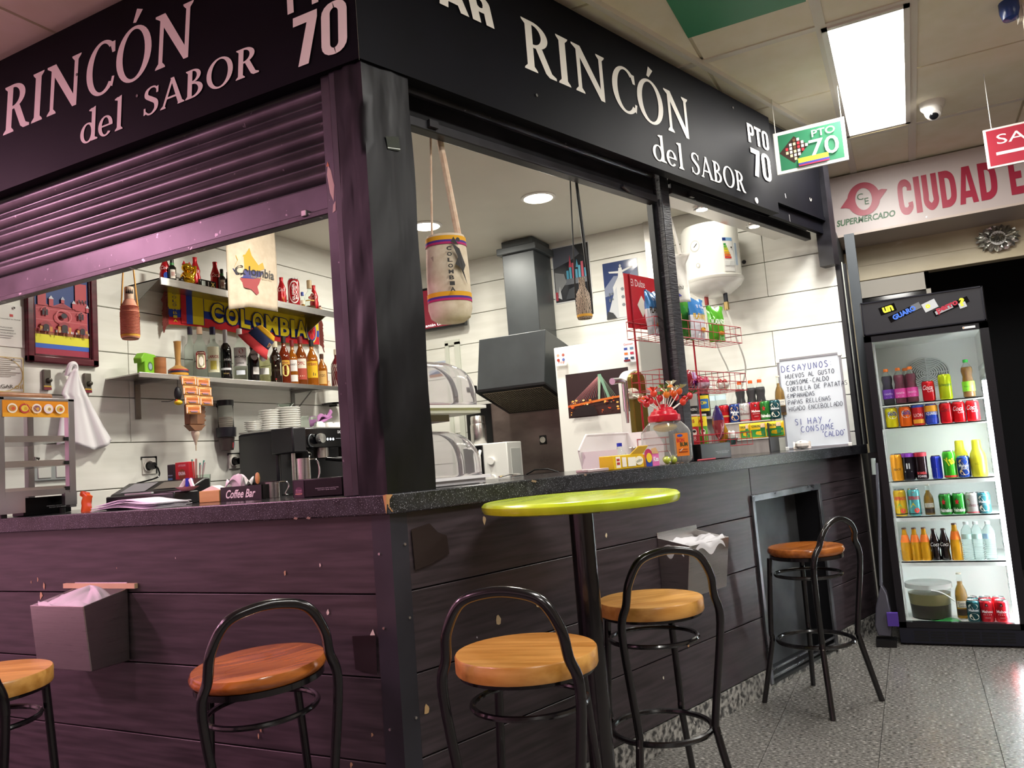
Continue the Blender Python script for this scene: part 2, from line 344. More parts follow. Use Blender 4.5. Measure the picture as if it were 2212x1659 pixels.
for z in (.93, .44, .72, .22):
    MB().cyl((.027, .055, z), (.022, .055, z), .004, n=8).build('screw', STEEL, bar); MB().cyl(rw(.072, .027, z+.02), rw(.072, .021, z+.02), .004, n=8).build('screw', STEEL, bar)
# scuffs and torn tape on the cladding (paint chips with their own shape)
a = Art(lambda u, z, d: rw(u, .03-d, z))
for u, z, r, cc in ((.40, .985, .012, '#cbb08a'), (.62, .69, .018, '#cdb891'), (.43, .665, .014, '#c8b08c'), (.115, .47, .012, '#c9a878'), (1.02, .86, .007, '#cdbf9f'), (1.5, .36, .012, '#b98f60'), (1.3, .27, .006, '#cfc9b8'), (.9, .75, .006, '#ddd'), (.33, .63, .003, '#ddd'), (.20, .62, .003, '#ddd'), (.98, .52, .004, '#ccc'), (1.1, .56, .004, '#ccc')):
    pts = [(u+r*(.5+random.random()*.6)*cos(t), z+r*(.7+random.random()*.9)*sin(t)) for t in [k*pi/4 for k in range(8)]]; a.poly(pts, cc)
a.poly([(.10, .99), (.17, 1.0), (.20, .97), (.235, .955), (.24, .90), (.17, .88), (.105, .87)], M('#2a211f', .3))
a.build('scuffs', bar)['kind'] = 'stuff'
a = Art(lambda u, z, d: V((.03-d, u, z)))
for u, z, r in ((1.66, .86, .004), (1.70, .85, .003), (1.64, .80, .008), (1.62, .835, .007), (1.6, .74, .006), (.42, .88, .005), (.28, .9, .003), (.26, .76, .005), (.10, .70, .008), (.55, .40, .006), (.56, .38, .004), (.12, .42, .004), (1.2, .9, .002), (.9, .93, .002), (.2, .33, .005)):
    a.poly([(u+r*(.4+random.random())*cos(t), z+2*r*(.4+random.random())*sin(t)) for t in [k*pi/3 for k in range(6)]], random.choice(['#b79a74', '#cfc6b8', '#a98a66']))
a.poly([(.085, .70), (.17, .695), (.165, .60), (.088, .59)], M('#231b1c', .3))
a.build('scuffs', bar)['kind'] = 'stuff'
# service hatch recess in the right face
DK = M('#101013', .35)
h = MB()
HT = NM('hatch_sheet', '#3a3c3e', '#5a5d60', 5, rough=(.22, .45), metal=.3)
MB().box(2.165, 2.92, .165, .175, .03, .90).build('hatch_back', HT, bar, smooth=False, rz=RZ)
MB().box(2.15, 2.165, .03, .175, .03, .90).box(2.91, 2.925, .03, .175, .03, .90).box(2.15, 2.925, .03, .175, .895, .905).box(2.15, 2.925, .03, .175, .02, .035).build('hatch_jamb', DK, bar, smooth=False, rz=RZ)
h = MB()
for b4 in ((2.15, 2.175, .03, .905), (2.90, 2.93, .03, .905), (2.15, 2.93, .88, .912)): h.box(b4[0], b4[1], .018, .032, b4[2], b4[3])
h.box(2.17, 2.91, .022, .034, .05, .062).box(2.17, 2.91, .022, .034, .085, .093)
h.build('hatch_frame', NM('hatch_steel', '#4a4b4f', '#7d7e82', 8, rough=(.2, .4), metal=.7), bar, rz=RZ, bevel=.002)
# ------------------------------------------------------------------ corner post wrapped in black film
cp = thing('corner_post', 'black film wrapped corner post standing on the bar counter', 'post')
g = MB(); P4 = [(.014, .108), (.014, .006), tuple(rw(.192, .010))[:2], tuple(rw(.192, .12))[:2], (.13, .108)]
NV = 26
pts = []
for k in range(len(P4)):
    p, q = P4[k], P4[(k+1) % 5]
    for i in range(5): pts.append((p[0]+(q[0]-p[0])*i/5, p[1]+(q[1]-p[1])*i/5))
n = len(pts); cx, cy = .08, .05
for j in range(NV+1):
    z = 1.10+1.31*j/NV
    for k, (x, y) in enumerate(pts):
        wob = .0035*sin(9*z+2.1*k)+.003*sin(23*z+5*k) if k % 5 else .002*sin(14*z+k)
        L = hypot(x-cx, y-cy); g.v.append((x+(x-cx)/L*wob, y+(y-cy)/L*wob, z))
for j in range(NV):
    for k in range(n): g.f.append([j*n+k, j*n+(k+1) % n, (j+1)*n+(k+1) % n, (j+1)*n+k]); g.m.append(0)
g.build('film', PLASTICWRAP, cp, ang=60)
a = Art(lambda u, z, d: rw(u, .006-d, z)); a.poly([(.085, 2.185), (.135, 2.195), (.138, 2.15), (.09, 2.145)], M('#3a403c', .06, coat=1)); a.line([(.09, 2.15), (.138, 2.156)], .002, '#dfe6e0'); a.build('tape', cp)
MB().box(.018, .07, .109, .135, 1.10, 2.41).build('guide', BLKPAINT, cp, bevel=.003)
MB().box(.024, .065, .135, .172, 1.10, 2.41).build('guide', SHUT, cp, bevel=.002)
a = Art(lambda u, z, d: V((.024-d, u, z)))
for pz in ([(.15, 2.10), (.16, 2.12), (.166, 2.09), (.158, 2.03), (.146, 2.0), (.14, 2.05)], [(.138, 2.0), (.148, 1.99), (.152, 1.965), (.14, 1.97)]): a.poly(pz, '#c6a9a0')
a.poly([(.155, 2.115), (.16, 2.13), (.166, 2.115)], '#c8764a'); a.build('worn_paint', cp)
# ------------------------------------------------------------------ sign boards
SB = .0425
fasc = thing('fascia_sign', 'black fascia sign reading Rincón del Sabor over the right counter', 'sign')
MB().prism([(.0005, 0), (2.76, 0), (2.76, .05), (.0371, .05)], 2.407, 2.957, 'xy').build('board', SIGNBLK, fasc, rz=RZ, smooth=False)
fasl = thing('fascia_sign', 'black fascia sign over the left counter, lit pink', 'sign')
MB().prism([(0, .0005), (.05, .0371), (.05, 2.17), (0, 2.17)], 2.407, 2.957, 'xy').build('board', SIGNBLK, fasl, smooth=False)
# shutter housing to the right of the sign
hs = thing('shutter_housing', 'black shutter housing past the right end of the fascia sign', 'housing')
MB().box(2.77, 3.47, .03, .07, 2.50, 2.957).box(2.77, 3.45, .045, .07, 2.41, 2.50).box(2.77, 3.46, .022, .05, 2.485, 2.505).build('panel', SIGNBLK, hs, rz=RZ)
MB().box(3.45, 3.53, .0, .09, 2.21, 2.93).build('end_post', BLKPAINT, hs, rz=RZ)
a = Art(lambda u, z, d: rw(u, .03-d, z)); a.ring(3.28, 2.60, .014, .02, .006, '#d9cfb8', a0=pi, a1=2*pi); a.line([(2.93, 2.56), (2.935, 2.535)], .006, '#cfcfcf'); a.line([(2.95, 2.44), (2.955, 2.40)], .004, '#999'); a.build('marks', hs)['kind'] = 'stuff'
# ------------------------------------------------------------------ shutters
def slat(mb, L0, L1, z0, z1, d, mf):
    N = 7; prof = []
    H = z1-z0
    for k in range(N+1): t = k/N; prof.append((d-.014*sin(pi*min(1, t*1.15))**.8, z0+.008+(H-.008)*t))
    prof = [(d+.004, z0)]+[(d+.004, z0+.006)]+prof
    vs = [mf(L, x, z) for L in (L0, L1) for x, z in prof]; n = len(prof)
    mb.add(vs, [(i, i+1, n+i+1, n+i) for i in range(n-1)])
shl = thing('roller_shutter', 'half lowered black roller shutter over the left counter', 'shutter')
ZS = [2.415, 2.346, 2.28, 2.212, 2.145, 2.077]
LF = lambda L, x, z: (x, L, z)
for k in range(5):
    m = MB(); slat(m, .172, 2.17, ZS[k+1], ZS[k], .062, LF); m.build('slat', SHUT, shl, ang=50)
MB().box(.05, .062, .172, 2.17, 1.992, 2.074).build('bottom_bar', NM('bar_sheen', '#3a353b', '#4c464d', 7, rough=(.26, .42), metal=.45, bump=.05, c3='#8a8288', spot=.69, spotscale=45), shl, bevel=.002)  # pale specks in the bar colour stand in for a silver reflection
MB().box(.036, .075, .172, 2.17, 1.972, 1.992).build('bottom_rail', NM('rail_worn', '#2a252a', '#4a424a', 8, rough=(.3, .5), metal=.3, c3='#b9b2b4', spot=.66, spotscale=30), shl, bevel=.003)
MB().box(.028, .05, .262, .282, 1.982, 2.002).build('latch', STEELD, shl, bevel=.002)
shr = thing('roller_shutter', 'rolled up black shutter over the middle opening with downlight', 'shutter')
RFm = lambda L, x, z: (L, x, z)
TS = .15                                           # the right shutters sit back from the counter edge
zt1, zb1, zr1 = aR(TS, 900, 213).z, aR(TS, 900, 262).z, aR(TS, 900, 284).z
m = MB(); slat(m, .195, aR(TS, 1408, 400).x, zt1, 2.50, TS, RFm); m.build('slat', SHUT, shr, rz=RZ, ang=50)
xe = aR(TS, 1406, 400).x
MB().box(.195, xe, TS-.01, TS+.002, zb1, zt1-.002).build('bottom_bar', BLKPAINT, shr, rz=RZ, bevel=.002)
MB().box(.195, xe, TS-.03, TS+.018, zr1, zb1).build('bottom_rail', BLKPAINT, shr, rz=RZ, bevel=.004)
q = aR(TS-.035, 935, 280); MB().box(q.x-.02, q.x+.02, TS-.045, TS-.03, zr1+.01, zr1+.035).build('latch', BLKPAINT, shr, rz=RZ); q = aR(TS-.035, 1350, 402); MB().obox((q.x, TS-.035, zr1+.015), (.06, .02, .012), (0, .2, .1)).build('latch', BLKPAINT, shr, rz=RZ)
sh2 = thing('roller_shutter', 'rolled up black shutter over the opening with the water heater', 'shutter')
x2 = aR(TS, 1440, 410).x; zr2 = (aR(TS, 1440, 414).z+aR(TS, 1760, 531).z)/2
m = MB(); slat(m, x2, 3.44, zr2+.05, 2.50, TS, RFm); m.build('slat', SHUT, sh2, rz=RZ, ang=50)
MB().box(x2, 3.44, TS-.03, TS+.01, zr2, zr2+.05).build('bottom_rail', BLKPAINT, sh2, rz=RZ, bevel=.004)
q = aR(TS-.03, 1490, 422); MB().box(q.x-.015, q.x+.02, TS-.045, TS-.03, zr2+.005, zr2+.035).build('latch', BLKPAINT, sh2, rz=RZ)
_q = aR(.16, 1440, 640); mp = thing('window_post', 'black painted wooden post between the two right openings', 'post', rw(_q.x, .16, 1.10), RZ)
MB().box(-.048, -.028, -.0, .03, 0, 1.45).build('side_strip', BLK, mp)
MB().box(-.028, .040, -.045, .02, 0, 1.45).build('timber', NM('painted_timber', '#1d1d22', '#34353b', 6, (3, 3, 30), (.3, .45), bump=.3, c3='#777a80', spot=.70, spotscale=5), mp, bevel=.004)
ep = thing('end_post', 'narrow black shutter track at the far end of the counter', 'post', rw(3.585, .03, 1.10), RZ)
MB().box(-.03, .0, -.02, .03, 0, 1.14).build('track', BLKPAINT, ep)
MB().box(.003, .018, -.02, .03, 0, 1.14).build('strip', M('#cfd3c8', .4), ep)
MB().box(.02, .05, -.03, .03, -.0, 1.13).build('track', DGREY, ep)
# ------------------------------------------------------------------ supermarket front behind
sm = struct(MB().box(4.55, 4.65, -1.06, -.5, 0, 3.0).box(4.55, 4.65, -4.5, -.5, 2.30, 3.0).build('wall_shop', BEIGE))
MB().box(4.545, 4.55, -4.4, -.6, 2.41, 2.525).build('fascia_panel', BEIGE, sm); MB().box(4.545, 4.55, -4.4, -.6, 2.302, 2.407).build('fascia_panel', BEIGE, sm)
struct(MB().box(5.6, 5.7, -4.6, .2, 0, 3.0).build('wall_shopback', M('#05060a', .9)))
struct(MB().box(4.6, 5.65, -4.6, .2, 2.9, 3.0).build('ceiling_shop', M('#05060a', .9)))
w1 = MB().box(4.52, 4.56, -1.10, -1.06, 0, 2.29).box(4.52, 4.56, -1.585, -1.555, 0, 2.29).box(4.52, 4.56, -1.585, -1.06, 2.165, 2.29).box(4.52, 4.56, -1.555, -1.10, 1.2, 1.24)
w1 = struct(w1.build('window_1', M('#b8b2a6', .4)))
MB().box(4.545, 4.55, -1.56, -1.09, 0, 2.17).build('pane', M('#15171b', .08, spec=.8), w1, smooth=False)
# grey jambs between the booth and the shop front
jb = MB().box(3.60, 3.66, -1.16, -1.10, 0, 2.45).box(3.70, 4.55, -1.04, -1.02, 0, 2.55); struct(jb.build('trim_3', M('#43484d', .5)))
struct(MB().box(3.52, 3.60, -1.155, -1.09, 0, 1.0425).build('trim_4', DGREY))
# ================================================================== lettering
def _strip(pts, ws):
    vs = []; n = len(pts)
    for i in range(n):
        a = pts[max(0, i-1)]; b = pts[min(n-1, i+1)]; dx, dy = b[0]-a[0], b[1]-a[1]; L = hypot(dx, dy) or 1; h = ws[i]/2
        vs += [(pts[i][0]-dy/L*h, pts[i][1]+dx/L*h), (pts[i][0]+dy/L*h, pts[i][1]-dx/L*h)]
    return vs, [(2*i, 2*i+1, 2*i+3, 2*i+2) for i in range(n-1)]
def _ring(cx, cy, rx, ry, tx, ty, a0=0, a1=360, n=36):
    vs = []
    for i in range(n+1):
        t = rad(a0+(a1-a0)*i/n); vs += [(cx+rx*cos(t), cy+ry*sin(t)), (cx+(rx-tx)*cos(t), cy+(ry-ty)*sin(t))]
    return vs, [(2*i, 2*i+1, 2*i+3, 2*i+2) for i in range(n)]
def _pl(*p): return list(p), [tuple(range(len(p)))]
def _ser(x0, x1, y, up, l=.07, r=.07):    # bracketed serif foot under a stem
    s = 1 if up else -1
    return _pl((x0-l, y), (x1+r, y), (x1+r-.01, y+s*.035), (x1, y+s*.10), (x0, y+s*.10), (x0-l+.01, y+s*.035))
def _cr(P, n=8):                          # Catmull-Rom
    out = []; Q = [P[0]]+P+[P[-1]]
    for i in range(1, len(Q)-2):
        for k in range(n):
            t = k/n; a, b, c, d = Q[i-1], Q[i], Q[i+1], Q[i+2]
            out.append(tuple(.5*(2*b[q]+(c[q]-a[q])*t+(2*a[q]-5*b[q]+4*c[q]-d[q])*t*t+(3*b[q]-a[q]-3*c[q]+d[q])*t**3) for q in range(len(b))))
    return out+[P[-1]]
def _cs(P):                               # (x, y, width) control points -> stroke
    c = _cr(P); return _strip([(q[0], q[1]) for q in c], [q[2] for q in c])
SER = {
 'R': (.74, [_pl((.12, 0), (.27, 0), (.27, 1), (.12, 1)), _ser(.12, .27, 0, 1), _ser(.12, .20, 1, 0, .08, 0), _ring(.27, .74, .34, .26, .15, .065, 92, -92), _pl((.2, .935), (.30, .935), (.30, 1), (.2, 1)), _pl((.2, .48), (.30, .48), (.30, .545), (.2, .545)), _pl((.32, .50), (.47, .52), (.66, .10), (.76, .05), (.76, .0), (.60, 0), (.52, .06))]),
 'I': (.38, [_pl((.12, 0), (.27, 0), (.27, 1), (.12, 1)), _ser(.12, .27, 0, 1), _ser(.12, .27, 1, 0)]),
 'N': (.92, [_pl((.13, 0), (.22, 0), (.22, .95), (.13, 1)), _ser(.13, .22, 0, 1), _pl((.02, 1), (.02, .965), (.12, .90), (.70, 0), (.80, 0), (.80, .10), (.24, 1)), _pl((.71, .04), (.80, .0), (.80, 1), (.71, 1)), _ser(.71, .80, 1, 0)]),
 'C': (.74, [_ring(.44, .5, .40, .525, .155, .06, 48, 318), _pl((.68, .72), (.75, .72), (.74, .93), (.66, .93), (.62, .90)), _pl((.66, .10), (.72, .06), (.76, .25), (.70, .26))]),
 'O': (.90, [_ring(.45, .5, .42, .525, .155, .06)]),
 'A': (.80, [_pl((.34, 1.02), (.46, 1.02), (.80, 0), (.64, 0)), _pl((.36, .98), (.42, .90), (.15, 0), (.07, 0)), _pl((.2, .30), (.62, .30), (.60, .37), (.22, .37)), _ser(.09, .15, 0, 1, .08, .06), _ser(.66, .77, 0, 1, .05, .08)]),
 'B': (.70, [_pl((.12, 0), (.27, 0), (.27, 1), (.12, 1)), _ser(.12, .2, 0, 1, .07, 0), _ser(.12, .2, 1, 0, .07, 0), _ring(.27, .765, .28, .235, .13, .06, 92, -92), _ring(.27, .275, .36, .275, .15, .065, 92, -92), _pl((.2, .94), (.3, .94), (.3, 1), (.2, 1)), _pl((.2, .0), (.3, .0), (.3, .065), (.2, .065)), _pl((.2, .50), (.3, .50), (.3, .56), (.2, .56))]),
 'S': (.60, [_cs([(.50, .84, .05), (.42, .95, .06), (.28, .975, .065), (.14, .88, .11), (.13, .70, .14), (.30, .55, .155), (.46, .40, .15), (.47, .18, .12), (.34, .035, .07), (.20, .03, .06), (.08, .16, .05)]), _pl((.47, .72), (.54, .72), (.54, .96), (.47, .93)), _pl((.04, .28), (.10, .28), (.12, .06), (.04, .03))]),
 'd': (.66, [_ring(.32, .30, .27, .325, .13, .055), _pl((.46, 0), (.60, 0), (.60, 1.08), (.46, 1.04)), _pl((.36, 1.02), (.36, .985), (.47, .94), (.47, 1.06)), _pl((.58, .0), (.70, .0), (.70, .04), (.59, .10))]),
 'e': (.58, [_ring(.30, .30, .26, .325, .13, .055, 0, 318), _pl((.06, .28), (.56, .28), (.56, .335), (.06, .335))]),
 'l': (.34, [_pl((.12, 0), (.26, 0), (.26, 1.08), (.12, 1.04)), _ser(.12, .26, 0, 1, .07, .07), _pl((.02, 1.02), (.02, .985), (.13, .94), (.13, 1.06))]),
 ' ': (.26, []),
}
SER['Ó'] = (.90, SER['O'][1]+[_pl((.40, 1.10), (.47, 1.08), (.62, 1.28), (.48, 1.34))])
def _rr(x0, y0, x1, y1, r, n=4):
    o = []
    for cx, cy, a in ((x1-r, y1-r, 0), (x0+r, y1-r, 90), (x0+r, y0+r, 180), (x1-r, y0+r, 270)):
        o += [(cx+r*cos(rad(a+90*k/n)), cy+r*sin(rad(a+90*k/n))) for k in range(n+1)]
    return o
def _rring(x0, y0, x1, y1, t, r):
    a = _rr(x0, y0, x1, y1, r); b = _rr(x0+t, y0+t*.72, x1-t, y1-t*.72, max(.01, r-t*.75)); n = len(a)
    return a+b, [(i, (i+1) % n, n+(i+1) % n, n+i) for i in range(n)]
BLD = {
 'P': (.56, [_pl((.04, 0), (.22, 0), (.22, 1), (.04, 1)), _rring(.05, .40, .52, 1, .17, .2)]),
 'T': (.50, [_pl((.16, 0), (.34, 0), (.34, 1), (.16, 1)), _pl((.0, .85), (.5, .85), (.5, 1), (0, 1))]),
 'O': (.58, [_rring(.04, -.01, .54, 1.01, .17, .22)]), '0': (.58, [_rring(.04, -.01, .54, 1.01, .17, .22)]),
 '7': (.54, [_pl((.03, 1), (.52, 1), (.52, .86), (.34, .0), (.13, 0), (.31, .82), (.03, .82))]),
 'A': (.66, [_pl((.22, 1), (.44, 1), (.64, 0), (.46, 0), (.33, .8), (.2, 0), (.02, 0)), _pl((.15, .18), (.5, .18), (.48, .33), (.18, .33))]),
 'n': (.56, [_pl((.04, 0), (.22, 0), (.22, .75), (.04, .75)), _pl((.34, 0), (.52, 0), (.52, .55), (.34, .5)), _rring(.05, .30, .52, .78, .17, .2)]),
 ' ': (.3, []),
}
def put(art, font, text, x0, x1, y0, h, col, shear=0, flip=1, sp=.02):
    """lettering from x0 to x1 on baseline y0 with cap height h"""
    tot = sum(font[c][0]+sp for c in text)-sp; k = (x1-x0)/tot; x = 0
    for c in text:
        adv, polys = font[c]
        for vs, fs in polys: art.raw([(x0+(x+u)*k+shear*w*h, y0+w*h) for u, w in vs], fs, col)
        x += adv+sp
CRM = M('#e9e4da', .5)
# right fascia
a = Art(lambda u, z, d: rw(u, -d, z), eps=.00006)
put(a, SER, 'RIN', .735, 1.262, 2.613, .200, CRM); put(a, SER, 'CÓN', 1.283, 1.905, 2.613, .200, CRM)
put(a, SER, 'del', 1.545, 1.805, 2.445, .118, CRM); put(a, SER, 'SABOR', 1.868, 2.385, 2.447, .106, CRM)
put(a, BLD, 'PTO', 2.475, 2.722, 2.749, .105, CRM); put(a, BLD, '70', 2.485, 2.715, 2.568, .152, CRM)
put(a, BLD, 'An', .335, .605, 2.708, .132, CRM, shear=-.22)
a.build('lettering', fasc)['kind'] = 'stuff'
# left fascia: photo left is far, so text runs towards -y
a = Art(lambda u, z, d: V((-d, -u, z)), eps=.00006)
put(a, SER, 'RIN', -1.795, -1.290, 2.634, .195, CRM, shear=.12); put(a, SER, 'CÓN', -1.275, -.690, 2.634, .195, CRM, shear=.12)
put(a, SER, 'del', -1.310, -1.060, 2.470, .118, CRM, shear=.1); put(a, SER, 'SABOR', -.955, -.400, 2.482, .100, CRM, shear=.1)
put(a, BLD, 'PTO', -.270, -.030, 2.632, .105, CRM); put(a, BLD, '70', -.258, -.030, 2.447, .165, CRM, shear=.05)
a.build('lettering', fasl)['kind'] = 'stuff'
for s, z in ((.05, 2.85), (.8, 2.52), (2.1, 2.55), (2.35, 2.90)): MB().cyl(rw(s, .0, z), rw(s, -.003, z), .006, n=8).build('screw', STEELD, fasc)
MB().cyl(rw(2.50, .0, 2.43), rw(2.50, -.004, 2.43), .016, n=14).build('hole_cap', WHT, fasc)
for y, z in ((1.31, 2.75), (.98, 2.57), (.06, 2.55)): MB().cyl((0, y, z), (-.003, y, z), .006, n=8).build('screw', STEELD, fasl)
# ------------------------------------------------------------------ trim rail between the sign and the hall ceiling
MB().box(.2, 3.4, -.075, -.05, 2.975, 3.0).build('trim_5', M('#e6e0d2', .4), rz=RZ); struct(bpy.data.objects['trim_5'])
struct(MB().box(0, 3.4, .06, .10, 2.95, 3.01).build('trim_6', M('#8f8a78', .7), rz=RZ))
# ------------------------------------------------------------------ hanging green stall sign
t = thing('hanging_sign', 'green hanging stall sign reading PTO 70 with a flag stripe', 'sign', (2.5, -1.042, 2.575))
MB().box(-.006, .006, -.178, .178, 0, .232).build('board', M('#eceeea', .4), t, bevel=.002)
a = Art(lambda u, z, d: V((-.006-d, -u, z)))
a.rect(-.155, .018, .16, .213, '#2c7a55')
a.poly([(-.155, .115), (-.085, .045), (-.008, .128), (-.075, .192)], '#3a2720')
for i in range(7):
    for j in range(6):
        u = -.142+.02*i; z = .06+.02*j
        if abs(u+.08)/.07+abs(z-.118)/.07 < .86: a.rect(u, z, u+.013, z+.015, random.choice(['#e9e4d8', '#c23540', '#f0ece0', '#d9cfa8', '#6b4a32', '#efe9dc']))
a.text('PTO', .072, .178, .038, '#f2f2ee', w=.115, bold=.01); a.text('70', .068, .098, .095, '#f2f2ee', w=.145, bold=.005)
a.rect(-.065, .036, .085, .062, '#e8df3a'); a.rect(-.065, .026, .088, .036, '#3b3f9a'); a.rect(-.065, .018, .088, .026, '#a12b52')
a.build('print', t)
MB().cyl((0, -.165, .225), (0, -.165, .425), .002, n=6).build('wire', M('#c9c3b4', .4), t); MB().cyl((0, .165, .225), (0, .165, .425), .002, n=6).build('wire', M('#c9c3b4', .4), t)
# red exit sign
t = thing('exit_sign', 'red hanging sign reading SALIDA near the right edge', 'sign', (2.9, -2.1, 2.49))
MB().box(-.006, .006, -.24, .24, 0, .21).build('board', M('#e6ddd6', .4), t)
a = Art(lambda u, z, d: V((-.006-d, -u, z))); a.rect(-.228, .01, .228, .20, '#a32336'); a.text('SALIDA', .01, .145, .052, '#e9dfe0', w=.39); a.rect(-.195, .062, .12, .078, '#e9dfe0'); a.poly([(.12, .045), (.19, .07), (.12, .095)], '#e9dfe0'); a.build('print', t)
MB().cyl((0, -.2, .21), (0, -.2, .51), .002, n=6).build('wire', WHT, t); MB().cyl((0, .2, .21), (0, .2, .51), .002, n=6).build('wire', WHT, t)
# supermarket sign box
t = thing('shop_sign', 'long white light box sign reading CIUDAD with a red emblem', 'sign', (4.1, -.97, 2.555))
MB().box(0, .45, -3.4, 0, 0, .435).build('box', M('#c3b6b3', .35), t, bevel=.004)
MB().box(-.006, 0, -3.4, .004, -.004, .012).build('lip', M('#c9b9ae', .4), t)
RED = M('#a4193a', .35); GRN = M('#24592c', .4)
a = Art(lambda u, z, d: V((-d, -u, z)), eps=.0002)
a.text('SUPERMERCADO', .26, .098, .046, GRN, w=.375, bold=.035, shear=.15)
HV = {'C': (.62, [_cs([(.50, .66, .2), (.50, .80, .2), (.33, .895, .2), (.12, .78, .22), (.12, .22, .22), (.33, .105, .2), (.50, .2, .2), (.50, .34, .2)])]), 'I': (.24, [_pl((0, 0), (.24, 0), (.24, 1), (0, 1))]), 'U': (.62, [_cs([(.115, 1, .23), (.115, .5, .23), (.115, .24, .22), (.31, .105, .2), (.505, .24, .22), (.505, .5, .23), (.505, 1, .23)])]),
 'D': (.62, [_pl((0, 0), (.22, 0), (.22, 1), (0, 1)), _cs([(.15, .90, .2), (.36, .88, .2), (.51, .72, .22), (.51, .28, .22), (.36, .12, .2), (.15, .10, .2)])]), 'A': (.74, [_pl((.22, 1), (.52, 1), (.74, 0), (.52, 0), (.37, .80), (.22, 0), (0, 0)), _pl((.15, .16), (.58, .16), (.54, .34), (.20, .34))]), 'E': (.52, [_pl((0, 0), (.22, 0), (.22, 1), (0, 1)), _pl((.1, .80), (.52, .80), (.52, 1), (.1, 1)), _pl((.1, 0), (.52, 0), (.52, .2), (.1, .2)), _pl((.1, .41), (.46, .41), (.46, .60), (.1, .60))])}
x = .478
for ch, wd in (('C', .086), ('I', .036), ('U', .089), ('D', .091), ('A', .108), ('D', .097), (' ', .045), ('E', .075)):
    if ch != ' ': put(a, HV, ch, x, x+wd, .068, .252, RED)
    x += wd+.014
cx, cz = .262, .238
a.ring(cx, cz, .105, .118, .052, RED, n=40, a0=rad(-70), a1=rad(150), wy=.04); a.ring(cx, cz, .105, .118, .052, RED, n=40, a0=rad(110), a1=rad(330), wy=.04)
a.poly([(cx-.10, cz+.03), (cx-.155, cz-.035), (cx-.12, cz-.04), (cx-.095, cz-.05)], RED); a.poly([(cx+.095, cz+.04), (cx+.12, cz+.045), (cx+.155, cz+.035), (cx+.10, cz-.03)], RED)
a.text('C', cx-.02, cz+.02, .045, GRN); a.text('E', cx+.018, cz-.018, .045, GRN)
a.build('print', t)['kind'] = 'stuff'
for y in (.06, .63, 1.2): MB().cyl((0, -y, .03), (-.003, -y, .03), .006, n=8).build('screw', STEELD, t)
# foil wrapped lamp under the shop sign
P = aX(4.52, 2155, 515); t = thing('bulkhead_lamp', 'foil wrapped round lamp on the beige panel under the shop sign', 'lamp', P)
f = MB(); FO = M('#b9b8b0', .22, .9)
def foil(u, v):
    an = 2*pi*u; r = .075*v if v < .62 else .075*.62+(v-.62)*.17; h = .055*cos(min(1, v/.62)*pi/2)
    w = .008*sin(17*an+9*v)+.006*sin(29*an)
    return V((-h+w-.01, (r+w)*cos(an)*1.15, (r+w*2)*sin(an)*.8))
f.grid(foil, 48, 10); f.build('foil', FO, t, ang=25)
MB().cyl((.028, 0, 0), (-.02, 0, 0), .05).build('base', WHT, t)
# dome camera
t = thing('security_camera', 'white dome security camera on the hall ceiling', 'camera', (3.13, -1.66, 3.0))
MB().lathe([(.0, -.052), (.045, -.05), (.062, -.03), (.068, -.0), (.0, 0)], 24).build('mount', M('#e6e2da', .3), t)
R = Mx.Rotation(rad(-38), 4, 'Y'); e = MB().lathe([(0, -.05), (.022, -.05), (.036, -.044), (.045, -.02), (.048, .01), (.0, .04)], 24); e.xf(Mx.Translation((-.018, 0, -.052))@Mx.Rotation(rad(32), 4, 'Y')).build('eyeball', M('#efece6', .25), t)
e = MB().lathe([(0, -.056), (.02, -.055), (.024, -.049), (0, -.048)], 20); e.xf(Mx.Translation((-.018, 0, -.052))@Mx.Rotation(rad(32), 4, 'Y')).build('lens', M('#1a1a1e', .1), t)
# green ceiling banner
t = thing('ceiling_banner', 'green banner board fixed flat under the ceiling', 'sign', (1.26, -.9, 2.985))
MB().box(-.3, .3, -.26, .24, -.004, .004).build('board', M('#34875c', .45), t)
a = Art(lambda u, v, d: V((u, v, -.004-d))); a.text('Montes', .02, -.12, .06, '#1d4a33', w=.26, shear=.2); a.build('print', t)
# blue emergency lamp at the ceiling edge
t = thing('ceiling_device', 'small blue and white device hanging from the ceiling by the right edge', 'device', aZ(2.97, 2180, 20))
MB().lathe([(0, -.05), (.03, -.045), (.04, -.01), (.04, .03), (0, .03)], 16, sx=1.2).build('body', M('#26407d', .2), t); MB().box(-.01, .05, -.05, -.03, -.06, .03).box(-.02, .02, -.06, -.045, -.17, .0).build('bracket', M('#d8cfc0', .5), t)
